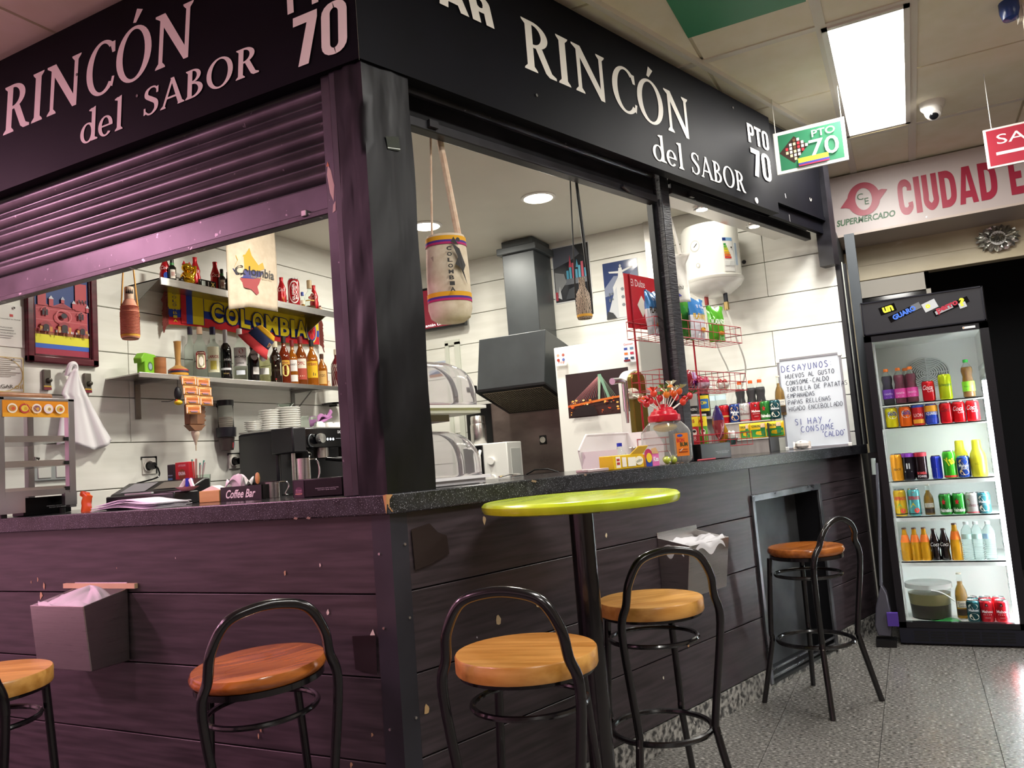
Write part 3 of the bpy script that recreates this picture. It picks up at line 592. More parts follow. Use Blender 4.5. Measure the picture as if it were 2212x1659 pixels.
# ================================================================== stools and table
def circ(r, z, n=28, a0=0): return [(r*cos(a0+2*pi*k/n), r*sin(a0+2*pi*k/n), z) for k in range(n)]
def bez(P, n=10): return _cr([tuple(p) for p in P], n)
def stool(label, loc, rz, H, sr, kind, tilt=0, hu=.17, hw=.136):
    """hoop backed bar stool; the hoop stands on local -y side"""
    t = thing('bar_stool', label, 'stool', loc, rz, 'hoop back bar stools')
    if kind == 'round': prof = [(0, H-.036), (sr*.93, H-.036), (sr*.99, H-.026), (sr, H-.016), (sr*.965, H-.003), (sr*.86, H), (sr*.5, H-.006), (0, H-.008)]; mt = SEATRED
    else: prof = [(0, H-.042), (sr*.99, H-.042), (sr, H-.038), (sr, H-.004), (sr*.985, H), (0, H)]; mt = SEATOAK
    s = MB().lathe(prof, 40)
    so = s.build('seat', mt, t)
    MB().lathe([(sr*.62, H-.052), (sr*.95, H-.052), (sr*.95, H-.037), (sr*.62, H-.037), (sr*.62, H-.052)], 32, caps=False).build('seat_ring', TUBE, t)
    r = .0115; ft = .165; tp = .125; kn = .152; zb = .27; zt = H-.05
    for k in range(4):
        a = rad(45+90*k); ca, sa = cos(a)*1.414, sin(a)*1.414
        low = [(ft*ca, ft*sa, 0), ((ft*.6+kn*.4)*.98*ca, (ft*.6+kn*.4)*.98*sa, zb*.4), (kn*.86*ca, kn*.86*sa, zb), (kn*.86*ca, kn*.86*sa, zb+.06)]
        low[0] = (ft*1.06*ca, ft*1.06*sa, 0)
        if sa > 0:
            MB().tube(bez(low+[(tp*ca*.9, tp*sa*.9, zt)], 6), r, 10).build('leg', TUBE, t)
        elif ca > 0:    # hoop: both rear legs and the back rest are one bent tube
            up = H+hu
            R_ = low+[(tp*1.414*.95*.98, -tp*1.25, zt-.02), (hw*1.08, -tp*1.34, H+.02), (hw*1.0, -tp*1.42, H+hu*.5), (hw*.72, -tp*1.46, up-.022), (hw*.25, -tp*1.48, up)]
            R_ = [(p[0], p[1], p[2]) for p in R_]; Lf = [(-p[0], p[1], p[2]) for p in R_[::-1]]
            pts = bez(R_+Lf, 6); m = len(pts)
            cut = [i for i, p in enumerate(pts) if p[2] > zt-.03]
            MB().tube(pts[cut[0]:cut[-1]+1], r*1.12, 12).build('back_hoop', TUBE, t)
            MB().tube(pts[:cut[0]+1], r*1.08, 10).build('leg', TUBE, t); MB().tube(pts[cut[-1]:], r*1.08, 10).build('leg', TUBE, t)
    MB().tube(circ(kn*1.06, zb, 36), .0095, 8, True).build('foot_ring', TUBE, t)
    MB().tube(circ(tp*1.14, H-.125, 36), .0078, 8, True).build('upper_ring', TUBE, t)
    for k in range(4): a = rad(45+90*k); MB().ball((kn*.86*1.414*cos(a)*1.04, kn*.86*1.414*sin(a)*1.04, zb), .006, n=8).build('bolt', STEEL, t)
    if tilt: t.rotation_euler = (tilt[0], tilt[1], rz)
    return t
stool('pale wooden bar stool nearest the viewer, before the green table', (-.055, -.435, 0), rad(-79), .70, .178, 'flat')
stool('reddish wooden bar stool before the left counter, under the shutter', (-.221, .257, 0), rad(-35), .695, .176, 'round', (rad(1.5), rad(-2.5)))
stool('pale wooden bar stool behind the green table, by the right waste bin', (.705, -.52, 0), rad(-50), .682, .172, 'flat')
stool('reddish wooden bar stool in front of the dark hatch, near the cooler', (1.95, -.862, 0), rad(-30), .685, .166, 'round', 0, .118, .115)
stool('pale wooden bar stool cut by the left edge of the picture', (-.56, .98, 0), rad(-62), .70, .176, 'flat')
t = thing('bar_table', 'tall round lime green table on a black pole', 'table', (.375, -.437, 0))
MB().lathe([(0, 1.012), (.27, 1.012), (.292, 1.016), (.2975, 1.026), (.2975, 1.036), (.290, 1.044), (.28, 1.046), (0, 1.045)], 64).build('table_top', GREENTOP, t)
MB().cyl((0, 0, .03), (0, 0, 1.0), .037, n=28).build('pole', TUBE, t)
MB().obox((0, 0, 1.006), (.2, .2, .012)).build('top_plate', BLK, t)
MB().lathe([(0, 0), (.09, 0), (.09, .012), (.05, .035), (0, .035)], 40).build('base', BLK, t)
# ================================================================== waste bins on the counter front
def bin_(label, loc, rz, w, d, h, lean, over=0):
    t = thing('waste_bin', label, 'bin', loc, rz, 'steel bins on the counter front')   # local: x along face, -y outwards, z up from bottom
    th = .003; g = MB(); w2 = w/2; D = d; DL = d*lean
    def wall(P): g.add(P, [(0, 1, 2, 3)])
    wall([(-w2, -DL, 0), (w2, -DL, 0), (w2, -D, h), (-w2, -D, h)]); wall([(-w2, 0, 0), (-w2, -DL, 0), (-w2, -D, h), (-w2, 0, h+.03)]); wall([(w2, -DL, 0), (w2, 0, 0), (w2, 0, h+.03), (w2, -D, h)]); wall([(w2, 0, 0), (-w2, 0, 0), (-w2, 0, h+.05), (w2, 0, h+.05)]); wall([(-w2, 0, 0), (w2, 0, 0), (w2, -DL, 0), (-w2, -DL, 0)])
    g.build('body', STEEL, t, solid=.003, smooth=False, bevel=.006)
    b = MB(); BAG = M('#e9e7ea', .3, tl=1, trans=.25, ior=1.1)
    def bag(u, v):          # gathered film: bunched up in the middle, lapped over the rim
        a = 2*pi*u; q = (abs(cos(a))**5+abs(sin(a))**5)**-.2; n_ = .5+.5*sin(3*a+1)
        if v < .7:
            r = v/.7*.97; z = h+((.058-.08*r)*(.75+.35*sin(a+.8)*r+.15*sin(2*a)) if not over else -.05+.06*r)+.018*n_*sin(pi*r)+.004*sin(11*a+3*r)*r
        elif v < .85: r = .985; z = h+.006+.008*sin(5*a)+.004*sin(12*a)
        else: r = 1.035 if over else .96; z = h-.035*(v-.85)/.15*(1+.5*sin(7*a)) if over else h-.03
        return V((w2*q*cos(a)*r*.99+.03*(1-r)*(not over), -D/2+D/2*q*sin(a)*r*.99+.02*(1-r)*(not over), z))
    b.grid(bag, 64, 14); b.build('bag', BAG, t, ang=180)
    return t
t = bin_('steel waste bin with a white bag on the left counter front', (.025, 1.29, .585), rad(-90), .285, .165, .215, .86)
MB().box(-.20, .19, -.008, .005, .245, .262).build('bracket', M('#cdb08a', .6), t)
f = MB()
t.children[1].hide_render = False
b = bin_('small steel waste bin with a white bag by the dark hatch', rw(1.50, .028, .575), RZ, .30, .15, .205, .78, 1)
# ================================================================== drinks: makers
def face(p, off=0): d = CAM-V(p); return atan2(d.y, d.x)+pi/2+off
ALU = M('#c6c6c8', .25, 1)
def can(label, loc, col, art=None, R=.0325, H=.115, group='drink cans', name='drink_can', rzo=0, mat=None):
    t = thing(name, label, 'can', loc, face(loc, rzo), group)
    bo = MB().lathe([(R*.80, 0), (R*.95, H*.03), (R, H*.08), (R, H*.86), (R*.93, H*.93), (R*.82, H*.965)], 20).build('body', mat or M(col, .22, .35), t)
    MB().lathe([(R*.82, H*.965), (R*.84, H), (R*.78, H*.995), (R*.74, H*.975), (0, H*.972)], 20).build('lid', ALU, t)
    if art:
        a = Art(cyl_map(R), .00025, .0006); art(a, R, H); a.build('print', bo)
    return t
def bottle(label, loc, prof, glass, R, fill=None, fillz=None, cap=None, capcol='#222', lab=None, group='bottles', name='bottle', cat='bottle', rzo=0, labR=None, neck=None):
    """prof: [(r, z)] outline; fill: material of the drink up to fillz; cap: (r, z0, z1)"""
    t = thing(name, label, cat, loc, face(loc, rzo), group)
    bo = MB().lathe(prof, 20).build('body', glass, t)
    if fill:
        pf = [(max(0, r-.003), z+.003 if i == 0 else z) for i, (r, z) in enumerate(prof) if z < fillz]
        r1 = next(prof[i-1][0]+(prof[i][0]-prof[i-1][0])*(fillz-prof[i-1][1])/(prof[i][1]-prof[i-1][1]) for i in range(1, len(prof)) if prof[i][1] >= fillz and prof[i][1] > prof[i-1][1])
        MB().lathe(pf+[(r1-.003, fillz)], 20).build('drink', fill, t)
    if cap: MB().lathe([(cap[0], cap[1]), (cap[0], cap[2]-.002), (cap[0]*.85, cap[2]), (0, cap[2])], 16).build('cap', M(capcol, .35), t)
    if neck: MB().lathe([(neck[1]+.001, neck[2]), (neck[0]+.001, neck[3])], 16, caps=False).build('neck_band', M(neck[4], .4), bo)
    if lab:
        a = Art(cyl_map(labR or R), .00025, .0012); lab(a, R); a.build('label', bo)
    return t
def wband(a, R, z0, z1, col, half=1.45): a.rect(-R*half, z0, R*half, z1, col, 12)
CLEAR = M('#eef4f2', .03, 0, .96, ior=1.12); CLEARG = M('#e9f4ee', .02, 0, 1, ior=1.08)
DARKG = M('#0d0c0c', .06, coat=.5)
def pet_prof(H, R): return [(R*.8, 0), (R, H*.03), (R*.98, H*.12), (R, H*.36), (R*.86, H*.50), (R*.80, H*.56), (R*.96, H*.70), (R*.90, H*.78), (R*.42, H*.89), (R*.36, H*.91), (R*.36, H*.93)]
def pet(label, loc, drink, band, capc, txt='', H=.205, R=.030, fz=.80, group='plastic soda bottles', tcol='#efe6f4'):
    def lb(a, R_):
        wband(a, R, H*.16, H*.42, band); a.text(txt, 0, H*.29, H*.05, tcol, w=R*1.5) if txt else None; a.rect(-R*.4, H*.19, R*.4, H*.21, tcol)
    return bottle(label, loc, pet_prof(H, R), CLEAR, R, drink, H*fz, (R*.44, H*.92, H), capc, lb, group, 'soda_bottle', labR=R*1.0)
def coke_art(a, R, H): a.text('Coca', -R*.1, H*.66, H*.22, '#f6f0f0', w=R*1.7, shear=.3, bold=.02); a.text('Cola', R*.35, H*.5, H*.14, '#f6f0f0', w=R*1.0, shear=.3)
def txt_art(s, tc='#fff', z=.6, h=.2, w=1.6, extra=None, sh=0, bold=.02):
    def g(a, R, H):
        if extra: extra(a, R, H)
        a.text(s, 0, H*z, H*h, tc, w=R*w, shear=sh, bold=bold)
    return g
def band_art(z0, z1, col): return lambda a, R, H: wband(a, R, H*z0, H*z1, col)
def mahou_art(bg, wc='#e9e4d6', s='Mahou', s2=''):
    def g(a, R, H):
        a.ell(0, H*.72, R*.75, H*.13, wc); a.ell(0, H*.26, R*.75, H*.15, wc); wband(a, R, H*.42, H*.62, bg, 1.1); a.text(s, 0, H*.55, H*.12, '#fff', w=R*1.5, bold=.03)
        if s2: a.text(s2, 0, H*.42, H*.14, '#fff', w=R*.8, bold=.02)
    return g
def red_mahou(a, R, H):
    a.poly([(-R*.25, H*.72), (R*.25, H*.72), (R*.12, H*.86), (-R*.12, H*.86)], '#2b1a1c'); a.poly([(-R*.1, H*.76), (R*.1, H*.76), (0, H*.83)], '#e8d9d9'); a.text('Mahou', 0, H*.5, H*.13, '#f6eeee', w=R*1.6, bold=.03)
    for k in range(5): a.ell((k-2)*R*.25, H*.36, R*.06, H*.018, '#f0e6e6', 6)
    a.text('CINCO', 0, H*.22, H*.05, '#e0c0c0', w=R*.7)
def heine(s): 
    def g(a, R, H):
        a.text(s, 0, H*.22, H*.19, '#f4f7f2', w=R*2.1, bold=.03); a.poly([(R*.6*(.5+.5*(k % 2 == 0))*.6*sin(k*pi/5)-R*.3, H*.6+H*.16*(.45+.55*(k % 2 == 0))*cos(k*pi/5)) for k in range(10)], '#c4222c')
    return g
def bud_art(a, R, H):
    a.ring(R*.3, H*.68, R*.5, H*.14, R*.05, '#9aa0a4'); a.poly([(-R*1.1, H*.62), (-R*.3, H*.60), (-R*.6, H*.72)], '#c4383c'); a.text('Budweiser', 0, H*.42, H*.16, '#6b2a30', w=R*1.9, shear=.25); wband(a, R, H*.05, H*.10, '#b02a34')
# ================================================================== drinks cooler
FX = 3.03; Y0, Y1 = -1.775, -1.165
ck = thing('drinks_cooler', 'upright black glass door drinks cooler lit inside', 'cooler', (FX, -1.47, 0))
hw = .305
BC = M('#101116', .3); WI = M('#f4f6f2', .35)
MB().box(.03, .60, -hw, -hw+.02, 0, 1.90).box(.03, .60, hw-.02, hw, 0, 1.90).box(.03, .60, -hw, hw, 1.70, 1.90).box(.58, .60, -hw, hw, 0, 1.9).box(.03, .6, -hw, hw, .0, .10).build('cabinet', BC, ck, smooth=False)
HDR = MB().box(-.005, .03, -hw, hw, 1.712, 1.905).build('header', NM('header_black', '#1a1a20', '#202026', 4, rough=(.3, .4)), ck, bevel=.006)
f = MB(); f.box(-.012, -.005, -hw+.006, hw-.006, 1.896, 1.903).box(-.012, -.005, -hw+.006, hw-.006, 1.716, 1.722).box(-.012, -.005, -hw+.006, -hw+.012, 1.716, 1.903).box(-.012, -.005, hw-.012, hw-.006, 1.716, 1.903); f.build('header_rim', M('#24252c', .15), HDR)
FM = MB().box(-.01, .03, -hw, -hw+.042, .095, 1.705).box(-.01, .03, hw-.038, hw, .095, 1.705).box(-.01, .03, -hw, hw, 1.675, 1.705).box(-.01, .03, -hw, hw, .095, .125)
DRF = FM.build('door_frame', M('#121217', .28), ck)
MB().box(.008, .013, -hw+.042, hw-.038, .125, 1.675).build('door_glass', M('#f5f8f8', .0, 0, 1, ior=1.03), DRF, smooth=False)
ln = MB(); ln.box(.55, .56, -hw+.03, hw-.03, .11, 1.69).box(.03, .56, -hw+.025, -hw+.03, .11, 1.69).box(.03, .56, hw-.03, hw-.025, .11, 1.69).box(.03, .56, -hw+.03, hw-.03, 1.685, 1.69).box(.03, .56, -hw+.03, hw-.03, .10, .118)
ln.build('liner', WI, ck, smooth=False)
ln = MB()
for k in range(22): ln.box(.06, .52, hw-.034, hw-.030, .22+.06*k, .245+.06*k); ln.box(.06, .52, -hw+.03, -hw+.034, .22+.06*k, .245+.06*k)
ln.build('shelf_rails', M('#d9dcd8', .4), ck, smooth=False)['kind'] = 'stuff'
MB().box(.035, .052, -hw+.044, -hw+.060, .14, 1.40).build('light_tube', M('#f4fbff', .4, emis=130), ck)
MB().box(.035, .052, hw-.05, hw-.042, .14, 1.67).build('side_strip', M('#f7fbfb', .3), ck)
SHZ = [aX(3.10, 2000, y).z for y in (867, 918, 1036, 1114, 1212)]
for k, z in enumerate(SHZ):
    MB().box(.055, .53, -hw+.036, hw-.036, z-.006, z).box(.055, .066, -hw+.036, hw-.036, z-(.012 if k < 2 else .026), z).build('shelf', M('#e6eae6', .3), ck, smooth=False)
# fan grille
for k in range(9): MB().tube([(.535, p[0]+.0, p[1]+1.50) for p in [(q[0], q[1]*.78) for q in circ(.018+.0125*k, 0, 30)]], .0042, 5, True).build('fan_ring', M('#dfe2de', .4), ck)
for k in range(4):
    a_ = pi*k/4; MB().cyl((.53, .118*cos(a_), 1.5+.092*sin(a_)), (.53, -.118*cos(a_), 1.5-.092*sin(a_)), .003, n=6).build('fan_spoke', M('#d9dbd8', .4), ck)
MB().lathe([(0, 0), (.122, 0), (.122, .002), (0, .002)], 28).xf(Mx.Translation((.545, 0, 1.5))@Mx.Rotation(pi/2, 4, 'Y')@Mx.Diagonal((.78, 1, 1, 1))).build('fan_recess', M('#7d817e', .6), ck)
KP = MB().box(-.006, .03, -hw, hw, .012, .092).build('kick_panel', M('#0e1220', .35), ck)
for r_ in range(4):
    for c_ in range(6): MB().box(-.0075, -.005, -.235+.08*c_, -.165+.08*c_, .025+.015*r_, .033+.015*r_).build('grille_slot', M('#020204', .8), KP, smooth=False)
a = Art(lambda u, z, d: V((-.0055-d, -u, z)))
TAPE = M('#08080a', .08); GL = M('#b9bcc0', .1)
def tape(cx, cz, w, h, r, m): a.poly([(cx+x*cos(r)-y*sin(r), cz+x*sin(r)+y*cos(r)) for x, y in ((-w/2, -h/2), (w/2, -h/2), (w/2, h/2), (-w/2, h/2))], m)
tape(-.165, 1.848, .085, .045, .22, TAPE); a.text('un', -.163, 1.849, .034, '#e3e23a', w=.055, bold=.05, rot=.2)
tape(-.085, 1.815, .165, .036, .35, TAPE); tape(-.022, 1.84, .045, .036, .35, M('#6a6c70', .15)); a.text('GUARO', -.085, 1.815, .030, '#3f6fd6', w=.125, bold=.05, rot=.35)
tape(.045, 1.835, .07, .05, .35, GL); a.text('o', .035, 1.833, .022, '#e3e23a', w=.024, bold=.06)
tape(.145, 1.815, .18, .032, .32, TAPE); tape(.11, 1.802, .09, .02, .32, M('#9a9ca0', .15)); a.text('perro', .128, 1.812, .034, '#a8283c', w=.11, bold=.05, rot=.32)
tape(.20, 1.813, .035, .03, .25, GL); a.text('?', .198, 1.83, .046, '#e3e23a', w=.026, bold=.05, rot=.05)
a.build('header_lettering', HDR)
a = Art(lambda u, z, d: V((-.0105-d, -u, z))); a.rect(.185, 1.683, .245, 1.695, '#d8dce0'); a.rect(.187, 1.685, .193, 1.693, '#c98a50'); a.build('logo_plate', DRF)
# ---- drinks inside
def cp_(px, zi, X=3.135): P = aX(X, px, 1000); z = SHZ[zi] if zi < 5 else .118; q = aX(X, px, 1000); 
def cpos(px, py, row, X=3.135):
    P = aX(X, px, py); return (P.x, P.y, (SHZ[row] if row < 5 else .118)+.0005)
VIO = M('#2a1530', .15, trans=.2); ROS = M('#8a2f4a', .12, trans=.35)
pet('purple labelled soda bottle at the left end of the top cooler shelf', cpos(1918, 840, 0), VIO, '#5c2a8a', '#e87a2e', 'FANTA')
pet('pink labelled soda bottle second on the top cooler shelf', cpos(1944, 840, 0), ROS, '#d6489a', '#e87a2e', 'FANTA')
pet('pink labelled soda bottle third on the top cooler shelf', cpos(1970, 840, 0), ROS, '#d6489a', '#e87a2e', 'FANTA')
pet('pink soda bottle behind the front row of the top cooler shelf', cpos(1958, 830, 0, 3.22), ROS, '#d6489a', '#e87a2e')
can('red cola can alone on the top cooler shelf', cpos(2006, 845, 0), '#c4161f', coke_art)
can('tall yellow green soda can on the top cooler shelf', cpos(2043, 845, 0), '#b9cc1e', txt_art('Schweppes', '#3b5a1a', .55, .14, 1.9, sh=.3), R=.033, H=.145)
pet('iced tea bottle with green cap on the top cooler shelf', cpos(2093, 840, 0), M('#b0762c', .1, trans=.5), '#7ec531', '#3aa84a', 'Nestea', H=.21, tcol='#2a5a1a')
FAN = lambda a, R, H: (a.ell(R*.2, H*.62, R*.8, H*.2, '#f2f2ee'), a.text('FANTA', R*.2, H*.66, H*.2, '#1f2f8a', w=R*1.5, bold=.04))
r2 = [(1926, '#e0d51c', FAN, 'yellow soda can at the left end of the second cooler shelf'), (1956, '#e8661a', FAN, 'orange soda can second on the second cooler shelf'),
      (1984, '#c0282c', lambda a, R, H: (wband(a, R, H*.88, H*.99, '#2b4bb0'), a.text('LION', 0, H*.5, H*.16, '#f4f0e6', w=R*1.4), a.rect(-R, H*.1, R*.9, H*.3, '#e0a02a', 8)), 'red and blue soda can on the second cooler shelf'),
      (2013, '#2a4cc0', lambda a, R, H: (wband(a, R, H*.62, H*.92, '#eda928'), wband(a, R, H*.08, H*.3, '#2236a6'), a.text('AQUARIUS', 0, H*.52, H*.18, '#f4f6fa', w=R*2.0, bold=.03)), 'blue and orange sports drink can on the second cooler shelf'),
      (2045, '#c8161e', lambda a, R, H: a.text('Coca', 0, H*.66, H*.2, '#2a0a0c', w=R*1.6, shear=.3), 'red cola can with black script on the second cooler shelf'),
      (2073, '#d0161e', coke_art, 'red cola can with white script, second from the right on its shelf'), (2103, '#d0161e', coke_art, 'red cola can at the right end of the second cooler shelf')]
for px, c_, ar, lb in r2: can(lb, cpos(px, 900, 1), c_, ar)
r3 = [(1937, '#e39a24', txt_art('BLACK', '#221a10', .42, .08, 1.1), 'tall orange energy drink can on the third cooler shelf', .152),
      (1961, '#1b161f', lambda a, R, H: (wband(a, R, H*.85, H*.99, '#7a2f9a'), a.rect(-R*.3, H*.42, R*.25, H*.62, '#e9e9ec'), a.rect(-R*.6, H*.30, R*.5, H*.33, '#ddd')), 'tall black and purple energy drink can on the third cooler shelf', .152),
      (1989, '#2a1a1e', lambda a, R, H: (wband(a, R, H*.84, H*.99, '#b8283c'), a.text('BOMBA', 0, H*.24, H*.1, '#c23a40', w=R*1.5, bold=.04), a.text('POWER', 0, H*.12, H*.08, '#e9dede', w=R*1.4, bold=.03)), 'tall black and red energy drink can on the third cooler shelf', .152),
      (2022, '#2437b0', lambda a, R, H: (a.poly([(-R*1.2, H*.05), (0, H*.05), (0, H*.48), (-R*1.2, H*.48)], '#c9ccd6'), a.poly([(0, H*.5), (R*1.2, H*.5), (R*1.2, H*.95), (0, H*.95)], '#2a3cc0')), 'small slim blue and silver can on the third cooler shelf', .128),
      (2051, '#43b02a', lambda a, R, H: (a.text('Yas', 0, H*.62, H*.3, '#e9e02a', w=R*1.5, rot=.4, bold=.04), wband(a, R, H*.03, H*.1, '#c4302a')), 'tall green and yellow can on the third cooler shelf', .150),
      (2081, '#23408c', mahou_art('#1c2f6a', '#e0b880', 'Mahou', '0,0'), 'blue alcohol free beer can on the third cooler shelf', .118)]
for px, c_, ar, lb, H in r3: can(lb, cpos(px, 1000, 2), c_, ar, R=.0325 if H > .14 or H < .12 else .027, H=H)
def rad_b(lb, P): bottle(lb, P, [(.036, 0), (.039, .005), (.040, .10), (.036, .125), (.024, .150), (.022, .195), (.018, .2)], M('#d6cf2c', .3), .040, lab=lambda a, R: a.text('RADLER', 0, .07, .012, '#8a861a', w=.035), group='yellow bottles', name='yellow_bottle')
rad_b('yellow bottle at the right end of the third cooler shelf', cpos(2114, 1000, 2)); rad_b('yellow bottle standing behind the blue can on the third shelf', cpos(2077, 1000, 2, 3.23))
def desp(c1, c2): return lambda a, R, H: (a.text('DESPERADOS', 0, H*.66, H*.13, '#b9242c', w=R*2.0, bold=.04), a.poly([(-R*.5, H*.78), (R*.5, H*.78), (0, H*.9)], '#c42a30'), a.ell(R*.3, H*.2, R*.42, H*.09, '#c83a2c'), wband(a, R, H*.06, H*.1, '#222'), a.poly([(-R*.7, H*.3), (R*.2, H*.35), (-R*.2, H*.5)], c2))
can('tall yellow red beer can at the left end of the fourth cooler shelf', cpos(1945, 1085, 3), '#e3b92c', desp('', '#7db04a'), H=.15)
can('tall turquoise red beer can on the fourth cooler shelf', cpos(1975, 1085, 3), '#5fb3b8', desp('', '#e3d04a'), H=.15)
BEER = M('#c08a24', .08, trans=.55)
def corona(lb, P, k=1):
    H = .245; pr = [(.028, 0), (.0305, .006), (.0305, .12), (.027, .15), (.014, .185), (.0125, .235), (.013, .245)]
    t_ = bottle(lb, P, pr, CLEAR, .0305, BEER, .20, (.0135, .238, .247), '#d9d2c0', lambda a, R: (wband(a, R, .062, .098, '#e6e0d2', .95), a.text('Corona', 0, .085, .012, '#26346a', w=.04), wband(a, R, .02, .055, '#3a2f28', .95), a.text('Extra', 0, .07, .009, '#26346a', w=.03)), 'clear beer bottles', 'beer_bottle'); t_.scale = (k**.5, k**.5, k); return t_
corona('clear beer bottle between the cans of the fourth cooler shelf', cpos(2006, 1080, 3), (SHZ[2]-SHZ[3]-.029)/.248); corona('clear beer bottle beside the bucket on the cooler floor', cpos(2078, 1300, 5, 3.17))
can('green beer can left of its twin on the fourth cooler shelf', cpos(2043, 1090, 3), '#2f8a34', heine('Heineken'), mat=M('#2f8a34', .2, .5)); can('green beer can right of its twin on the fourth cooler shelf', cpos(2072, 1090, 3), '#2f8a34', heine('Heineken'), mat=M('#339238', .2, .5))
can('white and red beer can on the fourth cooler shelf', cpos(2101, 1090, 3), '#d8d6d4', bud_art); can('pale teal beer can at the right end of the fourth cooler shelf', cpos(2126, 1090, 3), '#2b5f66', mahou_art('#1e4a50'))
ORJ = M('#d99a18', .1, trans=.35)
def orange_b(lb, P, H=.185):
    k = H/.185; pr = [(.025*k, 0), (.027*k, .004), (.027*k, .085*k), (.024*k, .105*k), (.013*k, .155*k), (.011*k, .175*k), (.012*k, .18*k)]
    bottle(lb, P, pr, M('#e0a020', .06, trans=.4), .027*k, None, None, (.0125*k, .177*k, H), '#5a3a2c', lambda a, R: None, 'orange soda bottles', 'orange_bottle', neck=(.016*k, .0245*k, .104*k, .145*k, '#e8741e'))
for px, lb, H in ((1957, 'orange soda bottle at the left end of the fifth cooler shelf', .18), (1978, 'orange soda bottle second on the fifth cooler shelf', .18), (1999, 'orange soda bottle third on the fifth cooler shelf', .18), (2066, 'larger orange soda bottle right of the small cola bottles', .198)): orange_b(lb, cpos(px, 1180, 4), H)
def colag(lb, P): bottle(lb, P, [(.022, 0), (.025, .005), (.022, .04), (.021, .055), (.027, .085), (.025, .105), (.012, .15), (.011, .165)], M('#160d0c', .05, coat=.6), .026, None, None, (.0125, .163, .172), '#3a2a24', lambda a, R: a.text('Coca', 0, .088, .02, '#e9e6e4', w=.045, shear=.3), 'small cola bottles', 'cola_bottle')
colag('small dark cola bottle left of its twin on the fifth cooler shelf', cpos(2020, 1180, 4)); colag('small dark cola bottle right of its twin on the fifth cooler shelf', cpos(2041, 1180, 4))
def water(lb, P, H=.205, R=.029, band='#bfe0d8'):
    pr = [(R*.85, 0), (R, .006)]
    for k in range(8): pr += [(R*.92, H*(.06+.055*k)), (R, H*(.085+.055*k))]
    pr += [(R, H*.55), (R, H*.70), (R*.9, H*.78), (R*.4, H*.90), (R*.38, H*.93)]
    bottle(lb, P, pr, M('#e2f0ee', .04, 0, .9, ior=1.16), R, None, None, (R*.46, H*.92, H), '#eef2f2', lambda a, R_: wband(a, R, H*.55, H*.68, band, 1.2), 'water bottles', 'water_bottle')
water('water bottle left of the three on the fifth cooler shelf', cpos(2092, 1180, 4)); water('water bottle in the middle of the three on the fifth cooler shelf', cpos(2113, 1180, 4)); water('water bottle at the right end of the fifth cooler shelf', cpos(2139, 1180, 4), band='#a8c8e8')
# bucket and cans on the cooler floor
P = cpos(2012, 1320, 5, 3.20); t = thing('plastic_bucket', 'translucent lidded bucket of dark liquid on the cooler floor', 'bucket', P, face(P))
MB().lathe([(.098, 0), (.100, .01), (.112, .175)], 32).build('body', M('#f0f2ee', .08, 0, 1, ior=1.03), t)
MB().lathe([(0, .004), (.094, .004), (.099, .075), (0, .075)], 32).build('dark_liquid', M('#3a332c', .3), t); MB().lathe([(0, .076), (.099, .076), (.104, .135), (0, .135)], 32).build('clear_liquid', M('#8f855c', .3, trans=.25), t)
MB().lathe([(0, .188), (.105, .186), (.118, .190), (.119, .165), (.113, .165), (.113, .176), (0, .178)], 32).build('lid', M('#e4e6e2', .15, 0, .4, ior=1.1), t)
MB().tube([(.01+.11*sin(q), -.122+.01*abs(q), .165-.05*sin(q)**2*1.2*(q > 0)) for q in [k*.16 for k in range(0, 10)]], .0035, 8).build('handle', M('#eeeeea', .3), t)
can('teal beer can in front on the cooler floor', cpos(2104, 1325, 5, 3.10), '#1f565c', mahou_art('#16444a'))
can('red beer can left of its twin on the cooler floor', cpos(2133, 1325, 5, 3.10), '#c4202c', red_mahou); can('red beer can at the right end of the cooler floor', cpos(2165, 1325, 5, 3.10), '#c4202c', red_mahou)
can('teal beer can behind the front teal can on the cooler floor', cpos(2102, 1320, 5, 3.19), '#1f565c'); can('red beer can behind the left front red can', cpos(2131, 1320, 5, 3.19), '#c4202c'); can('red beer can behind the right front red can', cpos(2160, 1320, 5, 3.19), '#c4202c')
P = cpos(2045, 1345, 5, 3.085); t = thing('crisp_packet', 'flattened green packet lying on the cooler floor', 'packet', P, .3); MB().grid(lambda u, v: V((.09*(v-.5), .13*(u-.5), .004+.006*sin(6*u)*sin(5*v)**2)), 12, 8).build('wrapper', M('#2c7a3a', .3), t, solid=.001)
# dustpan and broom beside the cooler
P = V((3.02, -1.115, 0)); t = thing('dustpan', 'grey long handled dustpan and broom leaning beside the cooler', 'dustpan', P)
b0 = aX(3.0, 1905, 1385); h0 = aX(3.0, 1888, 1010); 
t.location = (3.0, b0.y, 0)
dz = lambda px, py: aX(3.0, px, py)-V((3.0, b0.y, 0))
MB().tube([dz(1893, 1000), dz(1899, 1100), dz(1903, 1265)], .009, 10).build('handle', M('#5a5c66', .35), t); MB().tube([dz(1886, 990), dz(1889, 1025)], .012, 10).build('grip', M('#9aa6a4', .5), t)
pn = MB(); q = [dz(1903, 1262), dz(1892, 1310), dz(1890, 1350), dz(1897, 1372), dz(1925, 1374), dz(1928, 1340), dz(1915, 1280)]
pn.add([(p.x-.02, p.y, p.z) for p in q]+[(p.x+.07, p.y, p.z) for p in q], [tuple(range(7)), tuple(range(13, 6, -1))]+[(i, (i+1) % 7, 7+(i+1) % 7, 7+i) for i in range(7)])
pn.build('pan', M('#4b4a54', .35), t, bevel=.006)
br = MB(); q = dz(1929, 1335); br.obox((q.x-.03, q.y, q.z), (.03, .055, .07)); br.build('bristles', M('#4a2f8a', .7), t); q = dz(1915, 1385); MB().obox((0, q.y, .02), (.10, .10, .035)).build('foot', BLK, t)
